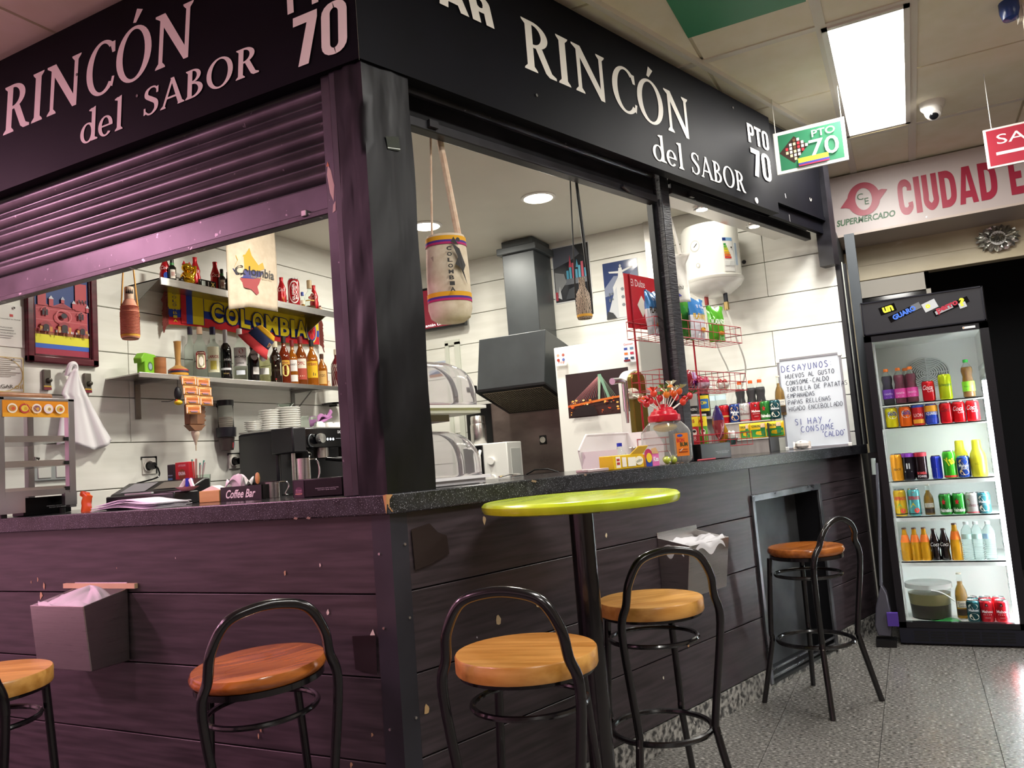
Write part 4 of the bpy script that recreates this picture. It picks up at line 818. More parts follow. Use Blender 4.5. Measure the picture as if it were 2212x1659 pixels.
# ================================================================== inside the booth, right side
def ln_(name, label, cat, px, py, t, z=1.1005, rz=None, group=None):   # a thing on the right counter at pixel column px
    q = aR(t, px, py); loc = rw(q.x, t, z); return thing(name, label, cat, loc, RZ if rz is None else rz, group)
bc = thing('back_worktop', 'grey worktop along the end wall under the cooker hood', 'worktop')
MB().box(2.72, 3.39, .05, 2.16, .90, .93).build('top', M('#4a494c', .25, .3), bc); MB().box(2.76, 3.39, .06, 2.15, 0, .90).build('cabinet', M('#3a393c', .4), bc)
sc_ = thing('side_shelf', 'low grey shelf carrying the stepped drinks display', 'shelf'); MB().prism([tuple(rw(2.45, .506))[:2], (3.38, -.540), (3.38, .03), (2.45, .03)], 1.06, 1.0995, 'xy').build('board', M('#55504f', .4), sc_, smooth=False); MB().prism([tuple(rw(2.7, .54))[:2], (3.3, -.46), (3.3, .0), (2.66, .0)], 0, 1.06, 'xy').build('cabinet', M('#55504f', .4), sc_, smooth=False)
bw = thing('bottle_worktop', 'worktop along the back wall under the coffee machine', 'worktop')
MB().box(.56, 2.7, 1.62, 2.165, .96, 1.0).build('top', M('#3a3a3d', .25, .3), bw); MB().box(.6, 2.68, 1.66, 2.16, 0, .96).build('cabinet', M('#8a8884', .4), bw)
# cooker hood
hd = thing('cooker_hood', 'grey slanted cooker hood with a tall chimney', 'hood', (2.9, 1.0, 1.53))
HG = NM('hood_grey', '#3f4346', '#4b5053', 3, rough=(.3, .42), metal=.2)
h = MB(); h.hexa([(0, -.215, .14), (.47, -.215, 0), (0, .30, .14), (.47, .30, 0), (.0, -.255, .49), (.47, -.255, .40), (.0, .255, .49), (.47, .255, .40)])
h.build('canopy', HG, hd, smooth=False, bevel=.004)
MB().box(.20, .49, -.125, .125, .40, 1.20).build('chimney', HG, hd, bevel=.004)
MB().box(.17, .49, -.155, .155, 1.10, 1.15).build('collar', HG, hd, bevel=.006)
MB().hexa([(-.012, -.225, .125), (.48, -.225, -.014), (-.012, .31, .125), (.48, .31, -.014), (-.012, -.225, .14), (.48, -.225, .0), (-.012, .31, .14), (.48, .31, .0)]).build('lower_rim', M('#17181a', .35), hd)
MB().hexa([(.03, -.19, .112), (.45, -.19, -.010), (.03, .275, .112), (.45, .275, -.010), (.03, -.19, .118), (.45, -.19, -.004), (.03, .275, .118), (.45, .275, -.004)]).build('filter_plate', M('#d8ccb0', .5), hd)
for k in range(24): z0 = .110-.122*k/23-.003; MB().obox((.03+.42*k/23, .0425, z0), (.003, .46, .003)).build('filter_wire', M('#4a4238', .6), hd, smooth=False)
for k in range(26):
    y = -.19+.465*k/25; g = MB(); g.hexa([(.03, y-.002, .107), (.45, y-.002, -.015), (.03, y+.002, .107), (.45, y+.002, -.015), (.03, y-.002, .110), (.45, y-.002, -.012), (.03, y+.002, .110), (.45, y+.002, -.012)]); g.build('filter_wire', M('#4a4238', .6), hd, smooth=False)
MB().box(-.02, .02, .31, .345, .135, .175).build('bracket', BLK, hd)
# splash panels and socket
t = thing('splash_panel', 'brownish steel splash panel behind the stove', 'panel', (3.385, 1.17, .93)); MB().box(-.004, .012, -.33, .29, 0, .68).build('sheet', NM('steel_brown', '#6f625e', '#8b7d78', 3, (1, 1, 2), (.22, .4), metal=.6), t, smooth=False)
t = thing('splash_panel', 'glossy black splash panel left of the stove', 'panel', (3.38, 1.56, .93)); MB().box(-.006, .012, -.10, .115, 0, .68).build('sheet', BLKG, t, smooth=False)
t = thing('wall_socket', 'round wall socket in a black frame on the splash panel', 'socket', aX(3.378, 1173, 950), pi/2); MB().box(-.028, .028, -.004, .003, -.033, .033).build('frame', BLK, t, bevel=.003); MB().lathe([(0, .0), (.022, 0), (.022, .006), (.018, .006), (.016, .002), (0, .002)], 20).xf(Mx.Translation((0, .002, 0))@Mx.Rotation(-pi/2, 4, 'X')).build('plug_well', M('#d8d4c8', .4), t)
# stove, pan, utensils
t = thing('griddle', 'black griddle stove beside the white fridge', 'stove', (3.02, .86, .931)); MB().box(-.2, .24, -.19, .17, 0, .12).build('body', BLK, t, bevel=.004); MB().box(-.215, .25, -.2, .18, .12, .135).build('plate', M('#19191b', .3, .5), t, bevel=.004); MB().tube([(-.1, -.12, .137), (-.12, -.05, .165), (-.11, .05, .165), (-.1, .12, .137)], .005, 8).build('handle', BLK, t)
# microwave and flask
P = V((2.80, 1.275, .931)); t = thing('microwave', 'white microwave with a black door and two dials', 'microwave', P)
MB().box(0, .22, -.225, .10, .01, .365).build('body', M('#e9eae6', .35), t, bevel=.006); MD = MB().box(-.012, 0, -.045, .10, .02, .355).build('door', M('#121214', .12), t, bevel=.003)
MB().tube([(-.014, -.028, .06), (-.034, -.03, .09), (-.036, -.03, .29), (-.014, -.028, .32)], .011, 10).build('handle', M('#efefeb', .3), MD)
for z in (.245, .13): MB().lathe([(0, -.02), (.024, -.02), (.026, 0), (.03, .002), (0, .002)], 24).xf(Mx.Translation((0, -.105, z))@Mx.Rotation(pi/2, 4, 'Y')).build('dial', M('#f2f2ee', .3), t)
MB().box(.05, .19, -.228, -.224, .06, .32).build('side_panel', M('#c9ccc9', .4), t)
P = V((2.93, 1.33, 1.2965)); t = thing('steel_flask', 'steel flask standing on the microwave', 'flask', P); MB().lathe([(.052, 0), (.055, .006), (.055, .13), (.05, .145)], 24).build('body', STEEL, t); MB().lathe([(.05, .146), (.05, .19), (.045, .198), (0, .2)], 24).build('lid', STEEL, t)
# white fridge
wf = thing('fridge', 'white fridge with a night bridge photo on its door', 'fridge', (2.80, .37, .931))
MB().box(.02, .55, -.28, .28, 0, .94).build('body', M('#b9bbb9', .4), wf, bevel=.004); FD = MB().box(0, .022, -.285, .285, -.0, .94).build('door', M('#eeeee8', .25), wf, bevel=.006)
a = Art(lambda u, v, d: V((-d, -u, v))); F0 = V((2.8, .37, .931))
def fp(px, py): q = aX(2.799, px, py)-F0; return (-q.y, q.z)
c0, c1, c2, c3 = fp(1222, 805), fp(1355, 794), fp(1362, 889), fp(1229, 903)
u0, u1, v0, v1 = c0[0], c1[0], c2[1], c1[1]; w_, h_ = u1-u0, v1-v0
def U(x): return u0+w_*x
def Vv(y): return v0+h_*y
a.rect(u0-.004, v0-.004, u1+.004, v1+.004, '#1a0e10'); a.rect(u0, v0, u1, v1, '#2a1418'); a.rect(u0, Vv(.0), u1, Vv(.38), '#3b1c1a')
for k in range(13): a.line([(U(.55), Vv(.92)), (U(.02+.04*k), Vv(.28+.012*k))], .0016, '#c46a70' if k % 2 else '#b88a8c')
for k in range(7): a.line([(U(.57), Vv(.92)), (U(.62+.03*k), Vv(.36))], .0016, '#8aa08a')
a.poly([(U(.50), Vv(.3)), (U(.53), Vv(.3)), (U(.58), Vv(.93)), (U(.53), Vv(.93))], '#9db8a0'); a.poly([(U(.58), Vv(.93)), (U(.53), Vv(.93)), (U(.66), Vv(.35)), (U(.70), Vv(.35))], '#7fa890')
a.poly([(u0, Vv(.28)), (U(.7), Vv(.38)), (u1, Vv(.40)), (u1, Vv(.36)), (U(.7), Vv(.33)), (u0, Vv(.23))], '#d9722a')
for k in range(46): x, y = random.random(), .05+random.random()*.33; r_ = .002+.004*random.random(); a.ell(U(x*.97+.01), Vv(y), r_*1.6, r_, random.choice(['#ff9a3a', '#ffc86a', '#e05a1e', '#b53a18', '#ffe0a0']), 7)
a.poly([(U(.05), v0), (U(.5), v0), (U(.45), Vv(.2)), (U(.3), Vv(.26)), (U(.12), Vv(.16))], '#1c0e10')
s0, s1 = fp(1205, 792), fp(1226, 760); a.rect(s0[0], s0[1], s1[0], s1[1], '#f6f3ee'); mx = (s0[0]+s1[0])/2
for i, cc in enumerate(['#c9a08a', '#b05a50', '#a83a30', '#5a6ab0']): a.ell(mx+(.018 if i % 2 else -.018), s1[1]-.02-.03*(i//2), .010, .010, cc, 8)
a.text('Yoy', mx, s0[1]+.02, .02, '#b02a2a', w=.05, shear=.2)
s0, s1 = fp(1350, 785), fp(1374, 737); a.rect(s0[0], s0[1], s1[0], s1[1], '#dfe5ee'); mx = (s0[0]+s1[0])/2; a.text('Getnet', mx, s1[1]-.015, .013, '#d0342e', w=.06)
for i in range(3): a.rect(mx-.03, s1[1]-.05-.03*i, mx-.008, s1[1]-.036-.03*i, ['#2a3f9a', '#e8742a', '#24508a'][i]); a.rect(mx+.008, s1[1]-.05-.03*i, mx+.03, s1[1]-.036-.03*i, ['#6a8aa8', '#c0284a', '#345'][i])
a.rect(mx-.035, s0[1]+.006, mx+.005, s0[1]+.018, '#7a1f2c'); a.build('door_prints', FD)
# posters on the end wall
def poster(label, px, draw, frame=.008):
    P = [aX(3.3985, *q) for q in px]; y0, y1 = max(P[0].y, P[3].y), min(P[1].y, P[2].y); z0, z1 = (P[2].z+P[3].z)/2, (P[0].z+P[1].z)/2
    t = thing('poster', label, 'poster', (3.3985, (y0+y1)/2, z0)); w, h = y0-y1, z1-z0
    MB().box(-.002, .001, -w/2, w/2, 0, h).build('sheet', M('#dfe2e4', .3), t, smooth=False)
    a = Art(lambda u, v, d: V((-.002-d, w/2-u*w, v*h))); a.W, a.H = w, h; draw(a); a.build('print', t); return t
def castle(a):
    a.rect(.02, .02, .98, .98, M('#2b2d33', .12)); a.poly([(.02, .62), (.5, .72), (.98, .9), (.98, .98), (.02, .98)], '#565a66'); a.poly([(.6, .98), (.75, .8), (.98, .7), (.98, .98)], '#15161a')
    for k in range(7): a.rect(.36+.08*k, .40, .42+.08*k, .55+.06*(k % 3), ['#4fa3c4', '#5db0cc', '#c4566a'][k % 3])
    a.poly([(.44, .6), (.52, .6), (.48, .82)], '#c2465a'); a.poly([(.62, .58), (.7, .58), (.66, .72)], '#4a98b8'); a.rect(.3, .3, .95, .4, '#6a6f78'); a.poly([(.05, .1), (.35, .35), (.3, .5), (.05, .55)], '#8a8d90'); a.poly([(.3, .05), (.6, .05), (.55, .25), (.4, .22)], '#43474e'); a.poly([(.1, .1), (.2, .06), (.16, .3)], '#c9ccd0'); a.rect(.04, .05, .1, .2, '#a83a4a')
poster('dark poster of a turreted church in pink and blue', [(1190, 531), (1271, 526), (1279, 645), (1201, 657)], castle)
def statue(a):
    a.rect(.0, .0, 1, 1, M('#3a4a78', .12)); a.poly([(0, .55), (.3, .75), (.7, .72), (1, .85), (1, .5), (0, .4)], '#7c86a0'); a.poly([(.25, .55), (.42, .72), (.58, .72), (.78, .5), (.72, .0), (.32, .0)], '#d6d8da'); a.poly([(.08, .12), (.3, .5), (.36, .55), (.36, 0), (.05, 0)], '#c3c8ce'); a.poly([(.72, .48), (.9, .4), (1, .1), (1, 0), (.72, 0)], '#aab2ba')
    a.poly([(.42, .70), (.58, .70), (.55, .88), (.46, .88)], '#e2e4e4'); a.poly([(.16, .84), (.5, .82), (.86, .88), (.86, .85), (.5, .78), (.18, .81)], '#dfe2e2'); a.ell(.51, .91, .03, .03, '#cfd2d2', 10)
    for k in range(3): a.ell(.52, .22+.14*k, .05, .03, '#7a8088', 6); 
    for k in range(6): a.rect(.12+.08*(k % 3), .3+.1*(k//3)-.03*(k % 3)*-1, .16+.08*(k % 3), .36+.1*(k//3), '#5a6470')
    a.ell(.82, .22, .05, .08, '#b9a860', 10); a.poly([(0, 0), (.3, 0), (.2, .1), (.05, .14)], '#20242a')
poster('blue and white poster of a statue on a white building', [(1303, 572), (1375, 555), (1380, 680), (1312, 691)], statue)
poster('small landscape photo on the wall behind the cake covers', [(928, 782), (963, 779), (964, 806), (930, 810)], lambda a: (a.rect(.03, .03, .97, .97, '#b9c4d6'), a.poly([(.03, .4), (.5, .75), (.97, .6), (.97, .3), (.03, .3)], '#4a5f8a'), a.rect(.03, .03, .97, .34, '#a8785a')))
# wall television
t = thing('television', 'wall television glimpsed under the woven bag', 'television', (3.3, 1.80, 2.225)); MB().box(0, .05, -.21, .22, 0, .34).build('casing', BLK, t, bevel=.004)
MB().box(.05, .10, -.05, .05, .1, .24).build('mount', BLK, t)
a = Art(lambda u, v, d: V((-d, -u, v))); a.rect(-.2, .018, .2, .32, M('#6a1424', .2, emis=.6)); a.text('Mantén Una Salud', -.02, .04, .022, M('#f4eeee', .3, emis=1.5), w=.3); a.ell(.165, .055, .03, .025, M('#e84a4a', .3, emis=1.0), 12); a.build('screen', t)
# ceiling downlights in view
for k, (x, y, s_) in enumerate(DOWN):
    t = thing('downlight', ['round downlight over the cooker hood', 'round downlight beside the corner post, over the flask', 'round downlight over the left counter', 'round downlight over the middle opening', 'round downlight by the water heater'][k], 'ceiling light', (x, y, 2.737), group='round booth downlights')
    MB().lathe([(.0, -.008), (.088, -.008), (.088, -.0005)], 32).build('diffuser', M('#fff6e0', .5, emis=12), t); MB().lathe([(.088, -.010), (.105, -.006), (.106, -.0005), (.088, -.0005)], 32, caps=False).build('trim_ring', WHT, t)
# soffit with two spots over the far opening
t = thing('soffit_board', 'white soffit strip above the water heater opening', 'soffit', rw(2.6, .23, aR(.17, 1600, 472).z+.012), RZ); MB().box(-.80, .72, -.06, .07, 0, .02).build('board', M('#e8e6de', .15, coat=.6), t)
for k, px in enumerate((1515, 1628)):
    q = aR(.205, px, 440 if k == 0 else 478); t = thing('spotlight', ['small spotlight in the soffit above the white tote bag', 'small spotlight in the soffit above the whiteboard'][k], 'spotlight', rw(q.x, .205, aR(.17, 1600, 472).z+.0115), group='soffit spotlights'); MB().lathe([(.0, -.012), (.03, -.012), (.032, -.0005)], 20).build('lens', M('#fff3d8', .5, emis=25), t); MB().lathe([(.032, -.014), (.045, -.010), (.046, -.0005), (.032, -.0005)], 20, caps=False).build('ring', CHROME, t)
# water heater
t = thing('water_heater', 'white round electric water heater on the end wall', 'water heater', (3.155, -.335, 2.10))
MB().lathe([(0, .0), (.06, .0), (.10, .01), (.165, .055), (.183, .08), (.186, .10), (.180, .115), (.180, .415), (.165, .445), (.11, .46), (0, .465)], 40).build('tank', M('#f1f1ec', .15, coat=.5), t)
MB().lathe([(.182, .082), (.188, .09), (.188, .105), (.181, .112)], 40, caps=False).build('rim', M('#e4e4de', .2), t)
MB().box(.15, .243, -.06, .06, .15, .35).build('wall_bracket', M('#c9c9c4', .4), t)
fz = face((3.16, -.335, 2.3)); 
def on_tank(px): return atan2(aX(3.0, px, 540).y+.335, -.16)
a = Art(cyl_map(.1805, fz-pi/2)); a.ell(-.095, .305, .034, .036, '#d0d2d0', 24); a.ell(-.095, .305, .028, .030, '#f3f3f0', 24); a.line([(-.102, .297), (-.078, .318)], .005, '#222'); a.ell(-.085, .18, .014, .015, '#c9cac8', 16); a.ell(-.085, .18, .008, .009, '#eee', 12)
a.rect(.075, .12, .150, .335, '#f4f6f6', 4); a.rect(.077, .312, .147, .333, '#8ab4e0', 4); a.rect(.078, .313, .100, .332, '#22387a', 2)
for k, cc in enumerate(['#2f9a44', '#6ab83a', '#b9cf2e', '#efd72a', '#f0a828', '#e8702a', '#d93a2a']): a.rect(.082, .285-.014*k, .098+.005*k, .296-.014*k, cc, 2)
a.rect(.128, .265, .138, .275, '#333'); a.rect(.08, .155, .112, .185, '#e0e4e6'); a.rect(.115, .155, .145, .185, '#dfe3e6'); a.rect(.157, .16, .178, .30, '#bcd0e6', 2)
a.build('stickers', t)['kind'] = 'stuff'
MB().tube([(-.03, .05, .02), (-.03, .05, -.05)], .013, 10).build('pipe_red', M('#9a2a2a', .4), t); MB().tube([(-.03, -.07, .02), (-.03, -.07, -.03), (-.03, -.07, -.08)], .014, 10).build('pipe_blue', M('#2a2f3a', .4), t); MB().cyl((-.03, -.07, -.05), (-.03, -.07, -.10), .017, n=12).build('valve', M('#b9a06a', .3, .8), t)
MB().tube(bez([(-.03, -.07, -.10), (-.02, -.10, -.25), (.12, -.12, -.45), (.20, -.06, -.62), (.20, -.10, -.80), (.18, -.04, -.93)], 8), .006, 8).build('hose', M('#d8d8d2', .3), t)
MB().tube(bez([(-.03, .05, -.05), (.05, .03, -.3), (.2, .0, -.5), (.21, .06, -.68), (.2, .02, -.95)], 8), .005, 8).build('hose', M('#d8d8d2', .3), t)
t = thing('wall_fitting', 'small dark wall fitting right of the water heater', 'fitting', aX(3.395, 1607, 566)); MB().lathe([(0, -.006), (.012, -.006), (.014, 0)], 14).xf(Mx.Rotation(pi/2, 4, 'Y')).build('button', DGREY, t)
# whiteboard
t = thing('whiteboard', 'small whiteboard with the handwritten breakfast list', 'board', (3.20, -.84, 1.101)); wb_ = .178; hb = .553
MB().box(0, .008, -wb_, wb_, 0, hb).build('panel', M('#dfe6f0', .18), t)
FR = M('#b9bcc4', .3, .6)
for k, b4 in enumerate(((-wb_-.006, -wb_+.006, 0, hb), (wb_-.006, wb_+.006, 0, hb), (-wb_, wb_, -.0, .012), (-wb_, wb_, hb-.008, hb+.004))): MB().box(-.004, .011, b4[0], b4[1], b4[2], b4[3]).build('frame_bar', FR, t)
for y in (-wb_, wb_):
    for z in (.008, hb-.008): MB().obox((.003, y, z), (.02, .022, .022)).build('corner_cap', M('#f0f0ee', .4), t, bevel=.003)
HW = {'A': [[(0, 0), (.35, 1), (.7, 0)], [(.12, .4), (.58, .4)]], 'B': [[(0, 0), (0, 1), (.45, .95), (.5, .7), (.1, .52), (.55, .45), (.6, .15), (.35, 0), (0, 0)]], 'C': [[(.6, .9), (.3, 1), (.02, .6), (.08, .15), (.35, 0), (.65, .12)]], 'D': [[(0, 0), (0, 1), (.4, .95), (.65, .55), (.5, .12), (0, 0)]], 'E': [[(.55, 1), (.2, .95), (.02, .6), (.4, .52), (.05, .45), (.05, .1), (.55, .02)]], 'G': [[(.6, .9), (.25, 1), (.02, .5), (.2, .02), (.6, .1), (.62, .45), (.35, .45)]], 'H': [[(0, 0), (0, 1)], [(.6, 0), (.6, 1)], [(0, .5), (.6, .5)]], 'I': [[(.1, 0), (.1, 1)]], 'L': [[(.1, 1), (.02, .15), (.15, 0), (.5, .05)]], 'M': [[(0, 0), (.12, 1), (.38, .4), (.62, 1), (.78, 0)]], 'N': [[(0, 0), (.05, 1), (.55, 0), (.6, 1)]], 'O': [[(.32, 1), (.04, .6), (.1, .12), (.4, 0), (.66, .4), (.55, .88), (.32, 1)]], 'P': [[(0, 0), (.05, 1), (.5, .95), (.55, .65), (.05, .48)]], 'R': [[(0, 0), (.03, 1), (.5, .92), (.48, .6), (.05, .5), (.58, 0)]], 'S': [[(.55, .92), (.2, 1), (.06, .72), (.5, .42), (.48, .08), (.05, .05)]], 'T': [[(.3, 0), (.3, 1)], [(0, 1), (.62, .98)]], 'U': [[(0, 1), (.02, .2), (.25, 0), (.5, .15), (.55, 1)]], 'V': [[(0, 1), (.28, 0), (.56, 1)]], 'Y': [[(0, 1), (.3, .5)], [(.6, 1), (.15, -.15)]], ':': [[(.1, .7), (.16, .72)], [(.1, .25), (.16, .27)]], '-': [[(.1, .45), (.5, .45)]], '·': [[(.1, .35), (.2, .38)]], "'": [[(.1, 1.1), (.05, .9)]], '"': [[(.0, 1.1), (0, .9)], [(.15, 1.1), (.15, .9)]], ' ': []}
def hand(a, s, x, y, h, col, w=.0032, adv=.78, slope=0, acc=None):
    cx = x
    for ch in s:
        for st in HW[ch]: a.line([(cx+p[0]*h*.8, y+p[1]*h+slope*(cx-x)) for p in (st if len(st) < 3 else _cr(st, 3))], w, col)
        cx += h*(adv*(.45 if ch in "I:'\"·" else 1.08 if ch == 'M' else .95 if ch == ' ' else 1))
    return cx
a = Art(lambda u, v, d: V((-d, -u, v)), .00005); BK = M('#1d1f38', .5); BL = M('#2c318a', .5)
hand(a, 'DESAYUNOS:', -.160, .475, .036, BL, adv=.86, slope=.02)
for k, s in enumerate(('·HUEVOS AL GUSTO', '·CONSOME-CALDO', '·TORTILLA DE PATATAS', '·EMPANADAS', '·PAPAS RELLENAS', '·HIGADO ENCEBOLLADO')):
    hand(a, s, -.150, .432-.040*k, .026, BK, .0028, adv=.68+.05*(k in (0, 1, 2)), slope=.02)
hand(a, 'SI HAY', -.115, .145, .036, BL, adv=.85, slope=.03); hand(a, 'CONSOME', -.085, .100, .034, BL, adv=.82, slope=.03); a.line([(.075, .148), (.085, .165)], .0032, BL); hand(a, '"CALDO"', .035, .062, .030, BL, adv=.72, slope=.03)
a.build('handwriting', t)['kind'] = 'stuff'
P = rw(3.02, .24, 1.101); P = aX(3.13, 1733, 965); P.z = 1.10
t = thing('crumpled_napkin', 'crumpled white paper at the foot of the whiteboard', 'paper', P); MB().ball((0, 0, .028), .03, (1.1, 1.4, .9), 10).grid(lambda u, v: V((.03*sin(9*u)*v, -.05+.10*u, .004+.045*v*abs(sin(7*u+1)))), 12, 4).build('paper', M('#e4dcd6', .7), t, ang=20)
# ================================================================== on the right counter
WP = lambda t, px, py, z=1.1005: (lambda q: rw(q.x, t, z))(aR(t, px, py))
# cake covers on trays (left end, half behind the post)
ACR = M('#f3f2f4', .04, 0, .93, ior=1.12)
def dome(label, loc, lift):
    t = thing('cake_cover', label, 'cake cover', loc, RZ, 'clear cake covers')
    wx, wy, hh = .19, .155, .165
    def d(u, v):
        a = 2*pi*u; q = (abs(cos(a))**5+abs(sin(a))**5)**-.2; f = (1-v**3.2)**(1/2.6)
        return V((wx*q*cos(a)*f, wy*q*sin(a)*f, .028+hh*v))
    MB().grid(d, 48, 14).build('dome', ACR, t, solid=.003, ang=60)
    tr = MB(); R_ = lambda s_: [(p[0]*s_, p[1]*s_) for p in _rr(-wx, -wy, wx, wy, .03)]
    tr.prism(R_(1.06), .018, .028, 'xy'); tr.prism(R_(.97), 0.002, .018, 'xy'); tr.build('tray', M('#eceaec', .3), t)
    if lift: MB().prism(R_(.5), -.02, .002, 'xy').build('tray_foot', M('#7c706c', .4), t)
    return t
q = aR(.28, 1030, 1040); dome('clear cake cover on a white tray, standing on the counter', rw(q.x-.265, .28, 1.1005), 0)
t = dome('clear cake cover on the upper white tray beside the corner post', rw(q.x-.265, .28, 1.3315+.008), 1)
MB().box(-.225, -.205, .08, .10, -.238, .02).build('stand_leg', M('#8f9294', .3, .6), t); MB().box(-.225, -.205, -.10, -.08, -.238, .02).build('stand_leg', M('#8f9294', .3, .6), t); MB().box(-.225, .18, .085, .095, -.012, -.002).build('stand_arm', M('#8f9294', .3, .6), t)
# serving tools lying by the covers
t = thing('bread_tongs', 'steel tongs lying on the worktop by the microwave', 'tongs', rw(.92, .40, 1.1015), .2); MB().tube([(-.09, -.02, .004), (0, -.012, .008), (.10, -.005, .006)], .004, 6).tube([(-.09, .03, .006), (0, .015, .012), (.10, 0, .008)], .004, 6).build('arms', CHROME, t)
# beer tap tower
q = aR(.42, 1376, 900); t = thing('beer_tap', 'gold and white arched beer tap tower with a chrome tap', 'beer tap', rw(q.x, .42, 1.1005), RZ-.2)
def slab(w, h, y0, y1, m, nm, x0=0):
    p = [(x0-w/2, 0)]+[(x0+w/2*cos(a_), h-w/2+w/2*sin(a_)) for a_ in [pi-pi*k/14 for k in range(15)]]+[(x0+w/2, 0)]
    MB().prism(p, y0, y1).build(nm, m, t, bevel=.006, ang=40)
slab(.095, .455, -.035, .0, NM('gold_tube', '#7d6b32', '#94803f', 2, rough=(.22, .3), metal=.75), 'gold_front'); slab(.125, .47, .0, .07, M('#ecebe6', .25), 'white_body', .02)
MB().cyl((-.03, -.02, .345), (-.075, -.05, .345), .030, .024, 20).build('flange', M('#e6dfcf', .3), t); MB().cyl((-.07, -.045, .345), (-.145, -.09, .345), .012, n=14).build('tap_shank', CHROME, t)
MB().cyl((-.150, -.095, .255), (-.150, -.095, .40), .016, .014, 16).cyl((-.150, -.095, .20), (-.150, -.095, .26), .007, .011, 12).build('tap_body', CHROME, t); MB().tube([(-.150, -.095, .395), (-.20, -.12, .40), (-.265, -.14, .393)], [.011, .013, .016], 10).build('tap_lever', M('#cfd2d4', .12, .9), t)
# white open storage tray
q0 = aR(.30, 1300, 990); q1 = aR(.30, 1400, 980); cx = (q0.x+q1.x)/2; L = q1.x-q0.x
t = thing('storage_tray', 'white open fronted plastic tray holding small bottles', 'tray', rw(cx, .31, 1.1005), RZ)
pr_ = [(-L/2, 0), (L/2, 0), (L/2+.01, .155), (-L/2+.04, .155), (-L/2-.02, .085)]
W_ = M('#e6e2e2', .35)
MB().prism(pr_, .10, .106).build('back_wall', W_, t, smooth=False); MB().box(-L/2, L/2, -.10, .10, 0, .006).build('floor_plate', W_, t); MB().prism([(-.10, 0), (.10, 0), (.10, .155), (-.06, .155), (-.10, .09)], L/2-.004, L/2, 'yz').build('side_wall', W_, t); MB().box(-L/2-.004, -L/2, -.1, .1, 0, .08).build('side_wall', W_, t)
MB().tube([(-L/2-.02, .10, .086), (-L/2+.04, .10, .156), (L/2+.01, .10, .156)], .005, 6).build('rim', W_, t)
P = WP(.26, 1340, 985, 1.1075); t = thing('water_bottle', 'clear bottle with a blue cap inside the white tray', 'bottle', P); MB().lathe([(.030, 0), (.032, .006), (.026, .05), (.014, .075), (.012, .085)], 18).build('body', CLEAR, t); MB().lathe([(.012, .085), (.012, .10), (0, .101)], 14).build('cap', M('#1d2fae', .35), t)
for k, px in enumerate((1367, 1385)):
    P = WP(.25, px, 985, 1.1075); t = thing('spice_jar', ['small glass jar with a steel lid, left of its twin', 'small glass jar with a steel lid, right of its twin'][k], 'jar', P, group='steel lidded jars'); MB().lathe([(.018, 0), (.019, .004), (.019, .045), (.014, .055)], 16).build('glass', CLEAR, t); MB().lathe([(.0165, .055), (.0165, .075), (.014, .078), (0, .078)], 16).build('lid', STEEL, t); MB().lathe([(0, .002), (.016, .002), (.016, .02+.012*k), (0, .02+.012*k)], 14).build('contents', M(['#c9b9b0', '#b9822a'][k], .6), t)
# yellow carton with printed panels
q0 = aR(.07, 1311, 1000); q1 = aR(.07, 1378, 995); L = q1.x-q0.x; t = thing('candy_box', 'long yellow sweet box lying at the counter edge', 'box', rw((q0.x+q1.x)/2, .075, 1.1005), RZ+.02); MB().box(-L/2, L/2, -.035, .035, 0, .055).build('carton', M('#e8bd1c', .4), t, bevel=.002); MB().hexa([(L/2-.09, -.035, .055), (L/2, -.035, .055), (L/2-.09, -.033, .056), (L/2, -.033, .056), (L/2-.05, -.05, .085), (L/2+.02, -.05, .085), (L/2-.05, -.048, .086), (L/2+.02, -.048, .086)]).build('flap', M('#e8bd1c', .4), t)
a = Art(lambda u, v, d: V((u, -.035-d, v))); a.rect(-L/2+.015, .006, -L/2+.045, .05, '#f2ead8'); a.rect(-L/2+.02, .032, -L/2+.04, .042, '#b8323a'); a.rect(-L/2+.02, .018, -L/2+.04, .028, '#b8323a'); a.rect(-L/2+.055, .008, -.02, .046, '#efe6da'); a.rect(-.01, .008, .045, .044, '#f2ecdc'); a.ell(L/2-.035, .028, .028, .018, '#f2e9d0', 18); a.text('milito', L/2-.035, .028, .013, '#1d4a2a', w=.04, rot=.2); a.build('print', t)
# sweets carton with cut out header
q = aR(.06, 1400, 995); t = thing('sweets_display', 'small coloured sweets carton beside the lollipop jar', 'box', rw(q.x, .06, 1.1005), RZ); MB().box(-.045, .05, -.02, .03, 0, .05).build('carton', M('#d9a04a', .5), t); a = Art(lambda u, v, d: V((u, -.02-d, v))); a.rect(-.045, 0, 0, .05, '#2a3f9a'); a.rect(.002, .0, .05, .05, '#d86aa8'); a.ell(-.025, .05, .028, .022, '#b8285a', 14); a.ell(-.022, .035, .02, .02, '#e8c62a', 12); a.text('Kiss', .026, .028, .02, '#f2f0f8', w=.036, bold=.03); a.poly([(.0, .05), (.05, .05), (.03, .075), (-.005, .072)], '#c9a070'); a.build('print', t)
